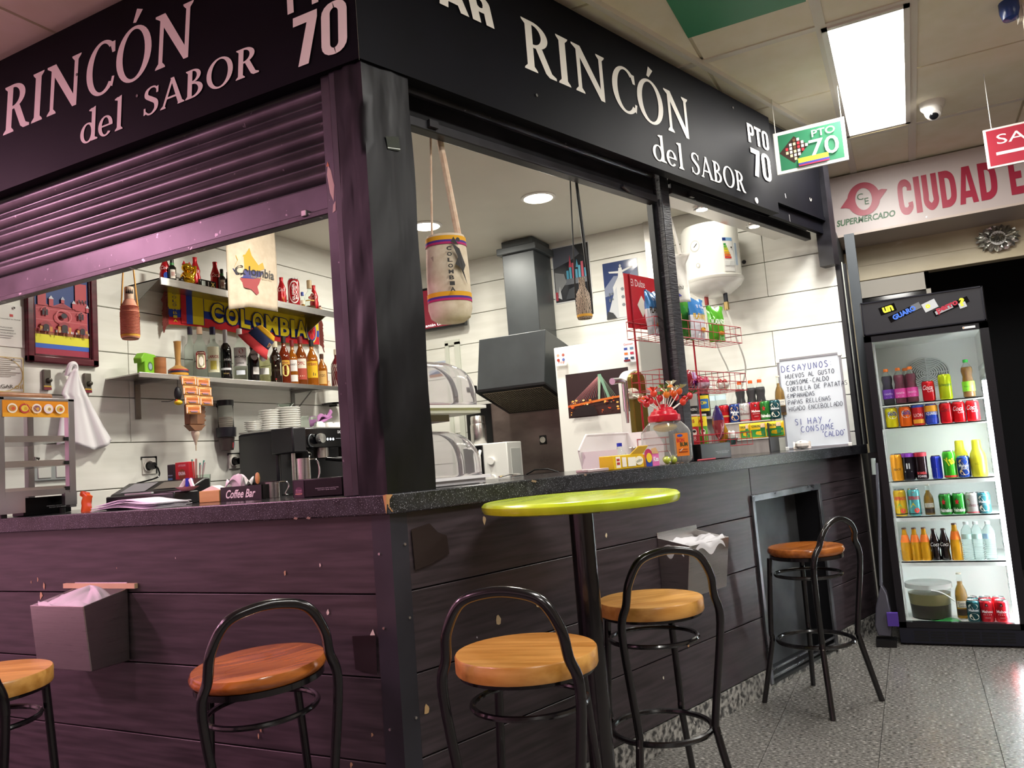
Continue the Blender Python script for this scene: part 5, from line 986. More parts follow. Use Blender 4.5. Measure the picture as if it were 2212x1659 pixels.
# lollipop jar
q = aR(.10, 1443, 990); JX = q.x
t = thing('lollipop_jar', 'clear sweet jar with a red lid and orange label', 'jar', rw(JX, .10, 1.1005), RZ-.2)
w_ = .085
def jr(u, v):
    a_ = 2*pi*u; qq = (abs(cos(a_))**6+abs(sin(a_))**6)**(-1/6)
    if v < .08: f = .85+1.8*v
    elif v < .72: f = 1
    else: f = 1-.42*((v-.72)/.28)**1.2
    return V((w_*qq*cos(a_)*f, w_*qq*sin(a_)*f, .19*v))
MB().grid(jr, 40, 16).build('glass', M('#f2f4f2', .04, 0, .92, ior=1.18), t, solid=.002, ang=50)
MB().lathe([(.0, .185), (.068, .185), (.071, .19), (.071, .212), (.06, .217), (.055, .23), (.045, .235), (.04, .246), (.022, .25), (.018, .262), (0, .264)], 32).build('lid', M('#c01e30', .25), t)
a = Art(lambda u, v, d: V((u, -w_-.001-d, v))); a.rect(-.03, .03, .045, .128, '#d9741e'); a.text('BON', -.002, .098, .018, '#b81f2a', w=.045, bold=.04); a.text('BUM', .015, .08, .018, '#1d3a1e', w=.045, bold=.04); a.ell(-.005, .118, .018, .006, '#2a4aa0', 12); a.rect(-.02, .045, .035, .05, '#8a3a14'); a.rect(-.02, .056, .035, .060, '#8a3a14'); a.build('label', t)
a = Art(lambda u, v, d: V((w_+.001+d, u, v))); a.rect(-.045, .035, .04, .13, '#e8b98a'); 
for k in range(8): a.line([(-.04+.011*k, .04), (-.03+.009*k, .125)], .005, ['#e0527a', '#f0d04a', '#d97aa0', '#9ab04a'][k % 4])
a.build('label', t)
MB().ball((.0, .0, .16), .05, (1.1, 1.1, .4), 12).build('sweets', M('#d9b93a', .5), t)
# lollipops stuck in the lid
LC = ['#c8232c', '#d6541c', '#c02a34', '#d8402a', '#b81f30', '#e07a24']; WR = ['#5f8a3a', '#cfd8c6', '#3f7a3a', '#a8c07a']
random.seed(3)
ends = [(1396, 872), (1385, 862), (1418, 870), (1412, 850), (1432, 845), (1448, 838), (1460, 858), (1467, 845), (1480, 862), (1475, 868), (1425, 860), (1440, 852), (1405, 865), (1455, 850), (1490, 855)]
JL = rw(JX, .10, 1.1005)
LPN = ['red lollipop low at the left of the jar lid fan', 'leftmost red lollipop of the jar lid fan', 'red lollipop left of the middle, low in the fan', 'orange red lollipop in the upper left of the fan', 'dark red lollipop left of the fan top', 'orange lollipop at the very top of the fan', 'red lollipop just right of the fan top', 'orange lollipop high at the right of the fan', 'dark red lollipop at the right of the fan', 'orange red lollipop low at the right of the fan', 'deep red lollipop in the centre of the fan', 'orange lollipop behind the centre of the fan', 'red lollipop between the left ones of the fan', 'orange lollipop right of the centre of the fan', 'rightmost red lollipop of the jar lid fan']
for k, (px, py) in enumerate(ends):
    tt = .03+.10*((k*7) % 15)/15; qe = aR(tt, px, py); e = rw(qe.x, qe.y, qe.z); b = JL+V((0, 0, .215))+(e-JL-V((0, 0, .22)))*.30; b.z = 1.1005+.236
    t = thing('lollipop', LPN[k], 'lollipop', b, group='lollipops in the red jar lid'); d_ = e-b
    MB().cyl((0, 0, 0), d_*.9, .0021, n=6).build('stick', M('#f0ece4', .5), t); MB().ball(d_*1.0, .0155, (1, 1, 1.1), 10).build('candy', M(LC[k % 6], .15, coat=.6), t)
    g = MB(); n_ = d_.normalized()
    for j in range(5): a_ = 2*pi*j/5+k; g.add([d_*1.08, d_*1.08+V((.026*cos(a_), .026*sin(a_), .016))+n_*.01, d_*1.08+V((.026*cos(a_+.9), .026*sin(a_+.9), .010))+n_*.012], [(0, 1, 2)])
    g.build('wrapper', M(WR[k % 4] if k % 3 else LC[k % 6], .2, coat=.5), t, smooth=False)
# a loose bunch of green lollipops at the counter edge
for k in range(4):
    q = aR(.045, 1437+7*k, 996); t = thing('lollipop', ['green lollipop at the left of the loose bunch before the jar', 'green lollipop second from the left before the jar', 'green lollipop third from the left before the jar', 'green lollipop at the right of the loose bunch before the jar'][k], 'lollipop', rw(q.x, .035+.02*(k % 2), 1.1175+.004*(k % 2)), .4*k, 'loose green lollipops'); MB().ball((0, 0, 0), .0165, n=10).build('candy', M('#a9b53a', .12, coat=.7), t); MB().cyl((0, 0, 0), (-.05 if k % 2 else .05, -.01, -.012 if k < 2 else .04), .002, n=6).build('stick', M('#eee9e0', .5), t)
for k, (px, py, ex, ez) in enumerate([(1404, 965, -.02, .06), (1417, 968, -.045, .05), (1432, 975, -.06, .035)]):
    pass
# pink stick and black napkin holder
t = thing('drinking_straw', 'pink straw lying along the counter edge', 'straw', WP(.05, 1525, 990, 1.1045), RZ+.03); MB().cyl((-.075, 0, 0), (.085, 0, 0), .0035, n=8).build('tube', M('#c0525c', .4), t)
def napkin_box(label, loc, rz, w, d, h, side):
    t = thing('napkin_holder', label, 'napkin holder', loc, rz, 'black napkin holders'); MB().box(-w/2, w/2, -d/2, d/2, 0, h).build('case', M('#0b0b0d', .3, spec=.3), t, bevel=.003)
    a = Art(lambda u, v, d_: V((u, -d/2-d_, v))); a.text('ENEMIGOS CON CARÁCTER', w*.2, h*.46, h*.06, '#c9c9cc', w=w*.46); a.text('NO HAY QUE AGUAR', w*.2, h*.36, h*.06, '#c9c9cc', w=w*.36); a.build('print', t)
    if side:
        o_ = -w*.36; a = Art(lambda u, v, d_: V((o_+u*.8, -d/2-d_-.0005, v))); a.rect(-w*.13, 0, w*.13, h*.93, '#2a1522'); a.ell(0, h*.35, d*.28, h*.24, '#5a2f46', 20); a.text('Cruz', 0, h*.42, h*.08, '#e4a8c0', w=d*.4); a.text('Campo', 0, h*.32, h*.08, '#e4a8c0', w=d*.4); a.rect(-d*.25, h*.18, d*.25, h*.24, '#c98a7a'); a.build('side_label', t)
    return t
q0 = aR(.08, 1513, 985); q1 = aR(.08, 1578, 980); napkin_box('black napkin holder in front of the wire rack', rw((q0.x+q1.x)/2, .115, 1.1005), RZ, q1.x-q0.x, .08, .075, 0)
# flat wrapped trays at the left of the yellow box
t = thing('cutlery_packet', 'flat transparent packet of cutlery at the counter edge', 'packet', WP(.07, 1278, 1013), RZ); MB().box(-.06, .07, -.03, .03, 0, .012).build('film', M('#c9b3b3', .15, .2), t, bevel=.003)
# red wire snack rack ----------------------------------------------------------
rk = thing('snack_rack', 'red wire snack rack with three baskets on the counter', 'rack', rw(2.0, .27, 1.1005), RZ); RW = M('#a3202c', .35)
A_ = lambda px, py, t_=.27: aR(t_, px, py)
rods = [A_(1399, 700).x-2.0, A_(1527, 740).x-2.0]
for x in rods: MB().cyl((x, .08, 0), (x, .08, .93), .005, n=8).build('rod', RW, rk)
TZ = [.60, .345, .055]; hs_ = [.085, .09, .065]; xl = A_(1385, 720).x-2.0; xr = A_(1573, 735).x-2.0
for lv in range(3):
    z = TZ[lv]; h_ = hs_[lv]
    for zz in (z, z+h_*.5, z+h_): MB().tube([(xl, -.08, zz), (xr, -.08, zz), (xr, .08, zz), (xl, .08, zz)], .0022, 6, True).build('basket_wire', RW, rk, smooth=True)
    for k in range(15): x = xl+(xr-xl)*k/14; MB().tube([(x, -.08, z+h_), (x, -.08, z), (x, .08, z), (x, .08, z+h_)], .0016, 5).build('basket_wire', RW, rk)
MB().box(xl+.02, xr-.35, .083, .086, .66, .93).build('header_card', M('#b8202c', .35), rk)
a = Art(lambda u, v, d: V((u, .083-d, v))); a.text('El Dulze', xl+.13, .89, .035, '#f0dede', w=.12); a.poly([(xl+.11, .78), (xl+.15, .83), (xl+.19, .78), (xl+.15, .72)], '#d8d0c0'); a.ring(xl+.29, .80, .05, .06, .012, '#f0e6e6'); a.build('header_print', rk)
def bag(label, cx, z, w, h, cols, txt, tc, y=-.03, lean=.08, tw=None, grp='snack bags in the wire rack', off=None):
    t = thing('snack_bag', label, 'snack bag', rw(2.0+cx, .27+y, 1.1005+z), RZ+lean, grp)
    def f(sgn): return lambda u, v: V((w*(u-.5)*(1-.06*sin(pi*v)), sgn*.028*(sin(pi*u)**.6)*(sin(pi*min(1, v*1.02))**.6)+.003*sin(20*u+9*v), h*v+.006*sin(3*pi*u)*(v > .9)))
    g = MB(); g.grid(f(-1), 12, 12); g.grid(f(1), 12, 12)
    for i in range(len(g.f)): zc = sum(g.v[j][2] for j in g.f[i])/4/h; g.m[i] = 0 if zc < cols[2] else 1
    g.build('bag', [M(cols[0], .18, .2, coat=.4), M(cols[1], .18, .2, coat=.4)], t, ang=60)
    if txt:
        mp_ = f(-1); a = Art(lambda u, v, d: mp_(u/w+.5, v/h)+V((0, -d-.001, 0))); a.text(txt, 0, h*.55, h*.15, tc, w=w*.8, bold=.03); a.text('El Dulze', w*.05, h*.80, h*.07, '#f4ecec', w=w*.45) if cols[1] != cols[0] else None; a.ell(w*.1, h*.24, w*.22, h*.06, '#c9952a', 12); a.build('print', t)
    return t
bx_ = lambda px, py: A_(px, py, .24).x-2.0
bag('blue and white plantain crisp bag left of the window post', bx_(1412, 700), .605, .12, .215, ('#d9dde6', '#4a86c4', .62), 'PLATANITOS', '#3a2a18')
bag('blue and white plantain crisp bag right behind the window post', bx_(1468, 700), .605, .14, .215, ('#d9dde6', '#3f7fc0', .62), 'PLATANITOS', '#caa22a', y=.0)
bag('blue and white plantain crisp bag in the middle of the top basket', bx_(1507, 705), .605, .16, .215, ('#dfe2ea', '#3f7fc0', .62), 'PLATANITOS', '#caa22a')
bag('green plantain crisp bag at the right end of the top basket', bx_(1548, 712), .605, .12, .19, ('#55a52c', '#55a52c', .6), 'PLATANITOS', '#e9efe0', lean=-.25)
bag('green crisp bag behind the blue ones in the top basket', bx_(1510, 690), .62, .17, .225, ('#3f8a2c', '#3f8a2c', .6), None, None, y=.045)
bag('purple snack packet lying in the middle basket', bx_(1490, 820), .36, .14, .075, ('#7a2a8a', '#a884b8', .5), None, None); bag('shiny red snack packet in the middle basket', bx_(1472, 830), .35, .10, .09, ('#8a1c2a', '#8a1c2a', .5), None, None, y=-.06); bag('shiny pink silver snack packet in the middle basket', bx_(1508, 835), .35, .12, .06, ('#c9a8b8', '#b03a5a', .5), None, None, y=-.06)
bag('white wrapped snack packet at the right of the middle basket', bx_(1552, 838), .35, .10, .05, ('#dcd6cc', '#a8302c', .7), None, None, y=-.055)
bag('crumpled purple and white wrapper hanging from the low basket', bx_(1542, 930), .09, .085, .17, ('#8a3038', '#3a2a6a', .55), None, None, y=-.06, lean=.4); bag('golden brown snack packet in the low basket', bx_(1556, 930), .07, .06, .11, ('#a87a1a', '#a87a1a', .5), None, None, y=-.04); bag('teal and white snack packet in the low basket', bx_(1572, 935), .06, .075, .07, ('#3f6a68', '#d8dcd6', .5), None, None, y=-.05)
# ------------------------------------------------------------------ stepped display with drinks
dp = thing('display_stand', 'grey stepped stand of drinks beside the whiteboard', 'stand', (2.9, -.33, 1.1005)); G1 = NM('stand_grey', '#8d8684', '#9f9896', 4, (1, 8, 1), (.4, .5)); G2 = M('#d6d4ce', .4)
for k, (x0, x1, z) in enumerate(((.0, .12, .08), (.12, .22, .185), (.22, .34, .205))):
    MB().box(x0, x1, -.275, .30, 0, z).build('step', G1, dp, smooth=False); MB().box(x0-.006, x1, -.277, .302, z, z+.006).build('step_edge', G2, dp)
MB().box(-.002, .34, -.283, -.276, 0, .17).build('side_cheek', DGREY, dp)
DZ = [1.1005+.0865, 1.1005+.1915, 1.1005+.2115]
dpos = lambda px, py, st: (lambda q: (q.x, q.y, DZ[st]))(aX(2.9+(.05, .165, .275)[st], px, py))
for px, c_, ar, lb in ((1565, '#b81a22', lambda a, R, H: (a.text('Coca Cola', 0, H*.7, H*.16, '#1a0a0c', w=R*1.9, shear=.3), wband(a, R, H*.33, H*.42, '#b98a4a')), 'red cola can with a gold band at the left of the stand row'),
                       (1588, '#1f3a78', mahou_art('#1a2c5c', '#d9b080', 'Mahou', '0,0'), 'dark blue alcohol free beer can on the stand'), (1610, '#c9c8c6', bud_art, 'white and red beer can on the stand'), (1634, '#b81f28', red_mahou, 'red beer can on the stand'), (1655, '#2f7a34', heine('Heineken'), 'green beer can on the stand'), (1676, '#1c4a50', mahou_art('#143a40'), 'teal beer can at the right end of the stand row')):
    can(lb, dpos(px, 900, 1), c_, ar)
VIO2 = M('#1a0d16', .1)
for k, px in enumerate((1602, 1626, 1646)): pet(['violet labelled soda bottle, left of three on the stand', 'violet labelled soda bottle, middle of three on the stand', 'violet labelled soda bottle, right of three on the stand'][k], dpos(px, 880, 2), VIO2, '#7a3fc0', '#e2622a', 'FANTA', H=.235, R=.031, fz=.80)
for k, px in enumerate((1538, 1559)): water(['large water bottle at the left of the stand back', 'large water bottle next to the violet soda bottles'][k], dpos(px, 880, 2), H=.24, R=.033, band='#cfe6ee')
P = dpos(1686, 880, 2); corona('clear beer bottle behind the whiteboard edge', (P[0]+.03, P[1], P[2]))
def sachet(label, px, w, st=0, txt='CORONA'):
    P = dpos(px, 930, st); t = thing('coffee_packet', label, 'packet', P, -pi/2+.1, 'yellow green coffee packets')
    MB().grid(lambda u, v: V((w*(u-.5), -.012*sin(pi*u)*sin(pi*v), .09*v)), 8, 6).build('packet', M('#e0b41c', .3), t, solid=.002)
    a = Art(lambda u, v, d: V((u, -.012*sin(pi*(u/w+.5))*sin(pi*v/.09)-.002-d, v))); a.rect(-w*.45, .006, w*.45, .05, '#2f8a3c', 6); a.text(txt, -w*.12, .07, .014, '#1c4a22', w=w*.55, bold=.03); a.poly([(w*.12, .02), (w*.32, .02), (w*.36, .06), (w*.08, .06)], '#2f7a4a'); a.rect(w*.1, .06, w*.34, .085, '#c9a888'); a.build('print', t)
sachet('yellow green coffee packet at the left end of the low step', 1609, .06); sachet('yellow green coffee packet in the middle of the low step', 1640, .105); sachet('yellow green coffee packet at the right end of the low step', 1674, .105)
# tall crisp tubes and other goods left of the stand
def pos2(X, px, py, z): q = aX(X, px, py); return (q.x, q.y, z)
for k, (px, c1) in enumerate(((1497, '#b8232c'), (1516, '#4f9a2a'))):
    P = WP(.40, px, 955, 1.1005); t = thing('crisp_tube', ['red stacked crisp tube with a yellow band', 'green stacked crisp tube with a yellow band'][k], 'tube', P, face(P), 'crisp tubes'); MB().lathe([(.036, 0), (.037, .003), (.037, .225), (.036, .228)], 24).build('tube', M(c1, .3), t); MB().lathe([(.038, .226), (.038, .236), (0, .237)], 24).build('lid', M('#e6e6e2', .25, trans=.3), t)
    a = Art(cyl_map(.0372)); a.rect(-.05, .17, .05, .222, '#e6d02a', 10); a.text('1,45', -.0, .197, .022, '#a83a1a', w=.035, bold=.03); a.ell(.012, .14, .014, .018, '#f2ece0', 16); a.ell(.012, .145, .010, .006, '#231a14', 12); a.text('CRISPS', .012, .112, .012, '#f4eee8', w=.03, rot=1.57); a.build('print', t)
P = WP(.46, 1497, 880, 1.335); 
t = thing('upper_shelf', 'small shelf behind the wire rack holding bottles', 'shelf', WP(.52, 1505, 895, 1.10), RZ); MB().box(-.12, .16, -.05, .05, .215, .23).box(-.12, -.11, -.05, .05, 0, .215).box(.15, .16, -.05, .05, 0, .215).build('board', G1, t)
for k, (px, c1, lb) in enumerate(((1494, '#1a1a1c', 'black and white bag of olives on the small shelf'), (1519, '#141416', 'dark jar with a yellow blue label on the small shelf'))):
    P = WP(.52, px, 880, 1.3315); t = thing(['olive_pack', 'cocoa_jar'][k], lb, ['packet', 'jar'][k], P, face(P)); MB().lathe([(.038, 0), (.040, .01), (.040, .13), (.036, .15), (.036 if k == 0 else .03, .19), (.03, .195)], 20).build('body', M(c1, .3), t)
    a = Art(cyl_map(.0405));
    if k == 0: a.rect(-.04, .06, .04, .14, '#8f8c88', 8); a.poly([(-.03, .06), (.0, .11), (.03, .06)], '#3a3a3a'); a.text('EL CASERIO', 0, .04, .014, '#e8e6e2', w=.06)
    else: a.rect(-.035, .03, .04, .12, '#e6cf2a', 8); a.rect(-.03, .045, .035, .10, '#2a6ab0', 8); a.text('GCM+', .0, .078, .02, '#f0e02a', w=.045, bold=.03)
    a.build('label', t)
# ------------------------------------------------------------------ hanging souvenirs at the openings
def hang_bag(label, px, pyt, pyb, t_, rpx, top, strap, stripes=True):
    q = aR(t_, px, pyt); qb = aR(t_, px, pyb); R = rpx*mpp(rw(q.x, t_, q.z)); H = q.z-qb.z
    P = rw(q.x, t_, qb.z); t = thing('woven_bag', label, 'bag', P, face(P))
    CL = NM('canvas', '#c9b9a0', '#d9ccb6', 30, rough=(.8, .9), bump=.1)
    MB().lathe([(0, .0), (R*.62, .004), (R*.9, .02), (R, .05), (R*.98, H*.6), (R*.9, H*.97), (R*.86, H)], 28, sy=.8, caps=False).build('sack', CL, t)
    def ring_(z0, z1, c): MB().lathe([(R*1.0*(1-.1*max(0, (z0/H-.6)/.4))+.0012, z0), (R*1.0*(1-.1*max(0, (z1/H-.6)/.4))+.0012, z1)], 28, sy=.81, caps=False).build('stripe', M(c, .8), t)
    for z0 in (H*.92, H*.28): ring_(z0, z0+H*.05, '#d9a01e'); ring_(z0-H*.025, z0, '#4a2f86'); ring_(z0-H*.05, z0-H*.025, '#b02464')
    return t, R, H
t, R, H = hang_bag('cream woven drawstring bag lettered Colombia hanging beside the corner post', 962, 512, 698, .20, 47, 0, 0)
a = Art(cyl_map(lambda z: R*.985), .0003, .001); 
for k, ch in enumerate('COLOMBIA'): a.text(ch, R*.12+.004*(k/8), H*.80-H*.066*k, H*.045, '#1a1512', w=R*.22, bold=.04)
a.poly([(R*.25, H*.86), (R*.6, H*.80), (R*.9, H*.62), (R*.75, H*.55), (R*.95, H*.4), (R*.6, H*.58), (R*.35, H*.62), (R*.5, H*.7)], '#1d1815'); a.poly([(R*.2, H*.87), (R*.35, H*.93), (R*.55, H*.84)], '#1d1815'); a.ell(R*.55, H*.9, R*.1, H*.025, '#1d1815', 10); a.poly([(-R*.75, H*.72), (-R*.6, H*.73), (-R*.62, H*.66)], '#a89a88')
a.build('print', t)
q = aR(.20, 938, 290); tp = (t.matrix_basis.inverted()@rw(q.x, .20, q.z+.03))
for s_, w in ((-1, .004), (1, .012)):
    MB().tube([(s_*R*.62, 0, H*.96), (tp.x+s_*.012, tp.y, tp.z)], w, 8).build('strap', NM('strap_pale', '#cfae94', '#e0c8b0', 40, rough=(.8, .9)), t)
def holder(label, px, pyt, pyb, t_, rpx, strapx, pat, sc, fixed=None):
    if fixed: P0, H, R = fixed
    else:
        q = aR(t_, px, pyt); qb = aR(t_, px, pyb); R = rpx*mpp(rw(q.x, t_, q.z)); H = q.z-qb.z; P0 = rw(q.x, t_, qb.z)
    t = thing('bottle_holder', label, 'bottle holder', P0, face(P0))
    pr = [(0, 0), (R*.9, .0), (R, H*.05), (R, H*.5), (R*.85, H*.62), (R*.45, H*.75), (R*.40, H*.98), (R*.42, H), (0, H)]
    MB().lathe(pr, 24).build('bottle', pat[0], t)
    MB().lathe([(R*1.02, H*.04), (R*1.03, H*.10)], 24, caps=False).build('band', M('#d9a23a', .7), t)
    return t, H, R
ZIG = NM('zigzag', '#1d1612', '#d9c3ae', 2.2, (30, 30, 34), (.8, .9), lo=.48, hi=.52, kind='wave')
t, H, R = holder('patterned bottle holder on black straps in the middle opening', 1256, 600, 688, .20, 16.5, 0, [ZIG], 0)
for px, w in ((1232, .003), (1243, .007)):
    q = aR(.20, px, 383); tp = t.matrix_basis.inverted()@rw(q.x, .20, q.z+.03); s_ = -1 if px < 1240 else 1
    MB().tube([(s_*R*.95, -.004, H*.1), (s_*R*.98, -.004, H*.55), tuple(tp)], w, 8).build('strap', BLK, t)
# white tote with long handles in the far opening
q = aR(.20, 1466, 655); ZT0 = q.z; P = rw(q.x, .20, ZT0); t = thing('tote_bag', 'white cotton tote with long handles behind the snack rack', 'bag', P, face(P))
CT = NM('cotton', '#e4e0d6', '#efece4', 20, rough=(.8, .9))
k_ = mpp(P); zt = aR(.20, 1465, 552).z-ZT0
def tote(u, v):
    w = (.052+.012*v if v > .8 else .058-.006*v)*(1 if v < .7 else 1); x = (u-.5)*2*w*(1+.25*max(0, v-.85)/.15); return V((x, .012*sin(6*u+4*v)*(1-.3*v)-.01*sin(pi*u), zt*v))
MB().grid(tote, 14, 14).build('sack', CT, t, solid=.004, ang=80)
a = Art(lambda u, v, d: V((u, -.024-d, v))); a.text('Colombia', -.005, .075, .025, '#2a2320', w=.075, shear=.2); a.poly([(-.04, .05), (-.01, .11), (-.03, .13), (-.045, .09)], '#d9a82a'); a.poly([(-.035, .02), (.02, .03), (-.01, .06)], '#4a4aa0'); a.build('print', t)
for s_ in (-1, 1): MB().tube(bez([(s_*.03, 0, zt*.98), (s_*.022-.01, .0, zt+.12), (-.025+s_*.01, .0, zt+.27), (-.028, .0, aR(.20, 1450, 420).z+.02-ZT0)], 6), .008, 6).build('handle', CT, t)
# ================================================================== left side: back wall (Y = 2.17)
YB = 2.1685
def yp(px, py, Y=YB): return aY(Y, px, py)
# framed church picture
A0, A1 = yp(58, 772, 2.15), yp(213, 802, 2.15); zt = 2.285
t = thing('framed_picture', 'framed picture of a red church above a flag panel', 'picture', ((A0.x+A1.x)/2, 2.17, (A0.z+A1.z)/2)); w, h = A1.x-A0.x, zt-(A0.z+A1.z)/2
FRM = NM('frame_maroon', '#4a1420', '#5f1c2a', 6, (1, 1, 6), (.2, .3))
for b4 in ((-w/2, w/2, 0, .035), (-w/2, w/2, h-.035, h), (-w/2, -w/2+.035, 0, h), (w/2-.035, w/2, 0, h)): MB().box(b4[0], b4[1], -.028, -.001, b4[2], b4[3]).build('frame_bar', FRM, t, bevel=.006)
for b4 in ((-w/2+.03, w/2-.03, .03, .042), (-w/2+.03, -w/2+.042, .03, h-.03), (w/2-.042, w/2-.03, .03, h-.03)): MB().box(b4[0], b4[1], -.020, -.001, b4[2], b4[3]).build('inner_moulding', M('#3a0f18', .25), t, bevel=.003)
MB().box(-w/2+.035, w/2-.035, -.010, -.001, .035, h-.035).build('backing', WHT, t, smooth=False)
iw = w-.084; ih = h-.077
a = Art(lambda u, v, d: V((-iw/2+u*iw, -.011-d, .042+v*ih)))
PK = '#b8454f'; PD = '#97343f'; PL = '#cc6a70'
fl0 = .22
a.rect(0, fl0, 1, 1, '#26407f'); a.rect(0, fl0, 1, fl0+.06, '#a4653f'); a.rect(0, 0, 1, .07, '#a02040'); a.rect(0, .07, 1, .12, '#2f5fc4'); a.rect(0, .12, 1, fl0, '#e6df2c')
_mp = a.mp; a.mp = lambda u, v, d: _mp(u, .22+(v-.30)*.63, d); fl0 = .30
B = fl0+.045
a.rect(.02, B, .98, .80, PK); a.rect(.02, .55, .98, .562, PL); a.rect(.02, .74, .98, .75, PL)
for c_, w2, hh in ((.16, .15, .86), (.84, .14, .84)): a.poly([(c_-w2, .79), (c_+w2, .79), (c_, hh)], PK); a.poly([(c_-w2*.8, .795), (c_+w2*.8, .795), (c_, hh-.012)], PD)
a.poly([(.28, .79), (.72, .79), (.5, .89)], PK); a.poly([(.33, .795), (.67, .795), (.5, .875)], PD)
a.rect(.74, .78, .96, 1.28, PK); a.rect(.05, .8, .2, 1.2, PK); a.rect(.74, .9, .96, .91, PL); a.rect(.25, .80, .33, .93, PK); a.poly([(.24, .93), (.34, .93), (.29, .99)], '#c9ccd6'); a.rect(.68, .80, .74, .9, PK); a.poly([(.67, .9), (.75, .9), (.71, .96)], '#c9ccd6'); a.rect(.47, .88, .53, .94, PK); a.poly([(.46, .94), (.54, .94), (.5, 1)], '#aab2c4'); a.rect(.94, .77, .99, .85, PK); a.poly([(.93, .85), (1, .85), (.965, .91)], '#c9ccd6')
for c_, z, rw_, rh in ((.17, .63, .05, .05), (.83, .62, .05, .05)):
    for k in (-1, 1): a.rect(c_+k*.028-.02, z, c_+k*.028+.02, z+.09, '#2c2230'); a.ell(c_+k*.028, z+.09, .02, .015, '#2c2230', 10)
    a.ell(c_, z+.12, .018, .014, '#2c2230', 10); a.ring(c_, z+.07, .075, .08, .012, PL, a0=0, a1=pi)
for k in range(3): a.rect(.78+.06*k, .92, .81+.06*k, .98, '#2c2230')
a.ring(.5, .64, .15, .12, .02, PL); a.ell(.5, .65, .055, .045, '#262230', 20)
for c_, hh, w2 in ((.17, .50, .05), (.5, .52, .055), (.83, .49, .045)): a.ell(c_, hh-.06, w2*1.9, .08, PD, 16, 0, pi); a.rect(c_-w2*2.2, B, c_-w2*1.3, hh-.07, '#c98a3c'); a.rect(c_+w2*1.3, B, c_+w2*2.2, hh-.07, '#c98a3c'); a.rect(c_-w2, B, c_+w2, hh-.07, '#2a2028'); a.ell(c_, hh-.07, w2, .04, '#2a2028', 14, 0, pi)
random.seed(5)
for k in range(26): x = .04+.92*random.random(); a.rect(x, B-.012, x+.012, B+.022+.01*random.random(), random.choice(['#d8d8e0', '#2a2f5a', '#8a4a3a', '#c0b0a0', '#3a3a4a']))
a.build('print', t)
# certificates in plastic sleeves
def sheet(label, px0, py0, px1, py1, draw, name='certificate'):
    p, q = yp(px0, py0), yp(px1, py1); t = thing(name, label, 'paper', ((p.x+q.x)/2, 2.1685, q.z)); w, h = q.x-p.x, p.z-q.z
    MB().box(-w/2, w/2, -.003, .0, 0, h).build('sheet', M('#eceae6', .25), t, smooth=False); a = Art(lambda u, v, d: V((-w/2+u*w, -.003-d, v*h))); draw(a); a.build('print', t)
    MB().ball((w*.28, -.006, h-.012), .006, n=8).build('pin', CHROME, t)
sheet('white official notice in a sleeve left of the church picture', -60, 648, 53, 752, lambda a: (a.rect(.70, .72, .77, .78, '#c83a3a'), a.text('Comunidad de Madrid', .70, .66, .025, '#555', w=.42), a.text('ACTUACIONES', .6, .45, .03, '#666', w=.3), a.rect(.5, .38, .78, .395, '#999'), a.text('CONSUMIDOR', .64, .32, .03, '#666', w=.36), a.rect(.5, .25, .76, .265, '#999'), a.rect(.5, .2, .72, .212, '#999')))
sheet('cream certificate lettered Agaroil below the white notice', -60, 764, 51, 850, lambda a: (a.ring(.5, .5, .49, .49, .02, '#c9b070') , [a.rect(.1, .88-.055*k, .93-.1*(k % 3), .9-.055*k, '#a09a90') for k in range(9)], a.text('AGAR', .60, .17, .10, '#4a4238', w=.34, bold=.01), a.text('oil', .88, .18, .13, '#b8902a', w=.16), a.rect(.03, .02, .985, .04, '#c9b070'), a.rect(.965, .02, .985, .98, '#c9b070'), a.rect(.03, .96, .985, .98, '#c9b070')))
# wall hooks
for k, (px, py) in enumerate(((98, 820), (186, 827))):
    P = yp(px, py); t = thing('wall_hook', ['small dark wall hook left of the white apron', 'small dark wall hook right of the white apron'][k], 'hook', P, group='wall hooks'); MB().box(-.018, .018, -.016, 0, -.05, .045).build('plate', M('#5d5850', .35, .4), t, bevel=.004); MB().lathe([(.012, -.01), (.014, .0), (.009, .012), (0, .014)], 14).xf(Mx.Translation((.006, -.018, -.005))@Mx.Rotation(pi/2, 4, 'X')).build('knob', M('#4a4640', .3, .6), t)
    a = Art(lambda u, v, d: V((u, -.0165-d, v))); a.rect(-.018, -.036, .018, -.03, '#c9a03a'); a.rect(-.018, -.05, .018, -.038, '#7a2030'); a.build('stripes', t)
# hanging white apron
P = yp(146, 800, 2.15); t = thing('apron', 'white apron hanging from a wall peg behind the food warmer', 'apron', (P.x, 2.155, P.z)); k_ = mpp(P)
def ap(u, v):
    L = 168*k_; q = 1-v; xl = -.006-.075*q**.75-.02*sin(pi*q)*(q < .35); xr = .008+.20*q**1.05; x = xl+(xr-xl)*u
    dp_ = (.016*sin(5*pi*u+.6)+.010*sin(11*u*pi*.7))*q+.05*v**3
    return V((x, -.03-dp_*.6-.014*sin(pi*u), -L*q*(1-.14*abs(u-.42)**1.5-.05*sin(2.2*pi*u)*q)))
MB().grid(ap, 30, 24).build('cloth', M('#f0eef2', .75), t, solid=.003, ang=80); MB().tube(bez([(-.02, -.03, -.03), (-.012, -.045, .02), (.012, -.045, .02), (.02, -.03, -.03)], 6), .012, 8).build('knot', M('#f0eef2', .75), t)
MB().cyl((0, .014, 0), (0, -.03, .005), .006, n=8).build('peg', STEEL, t)
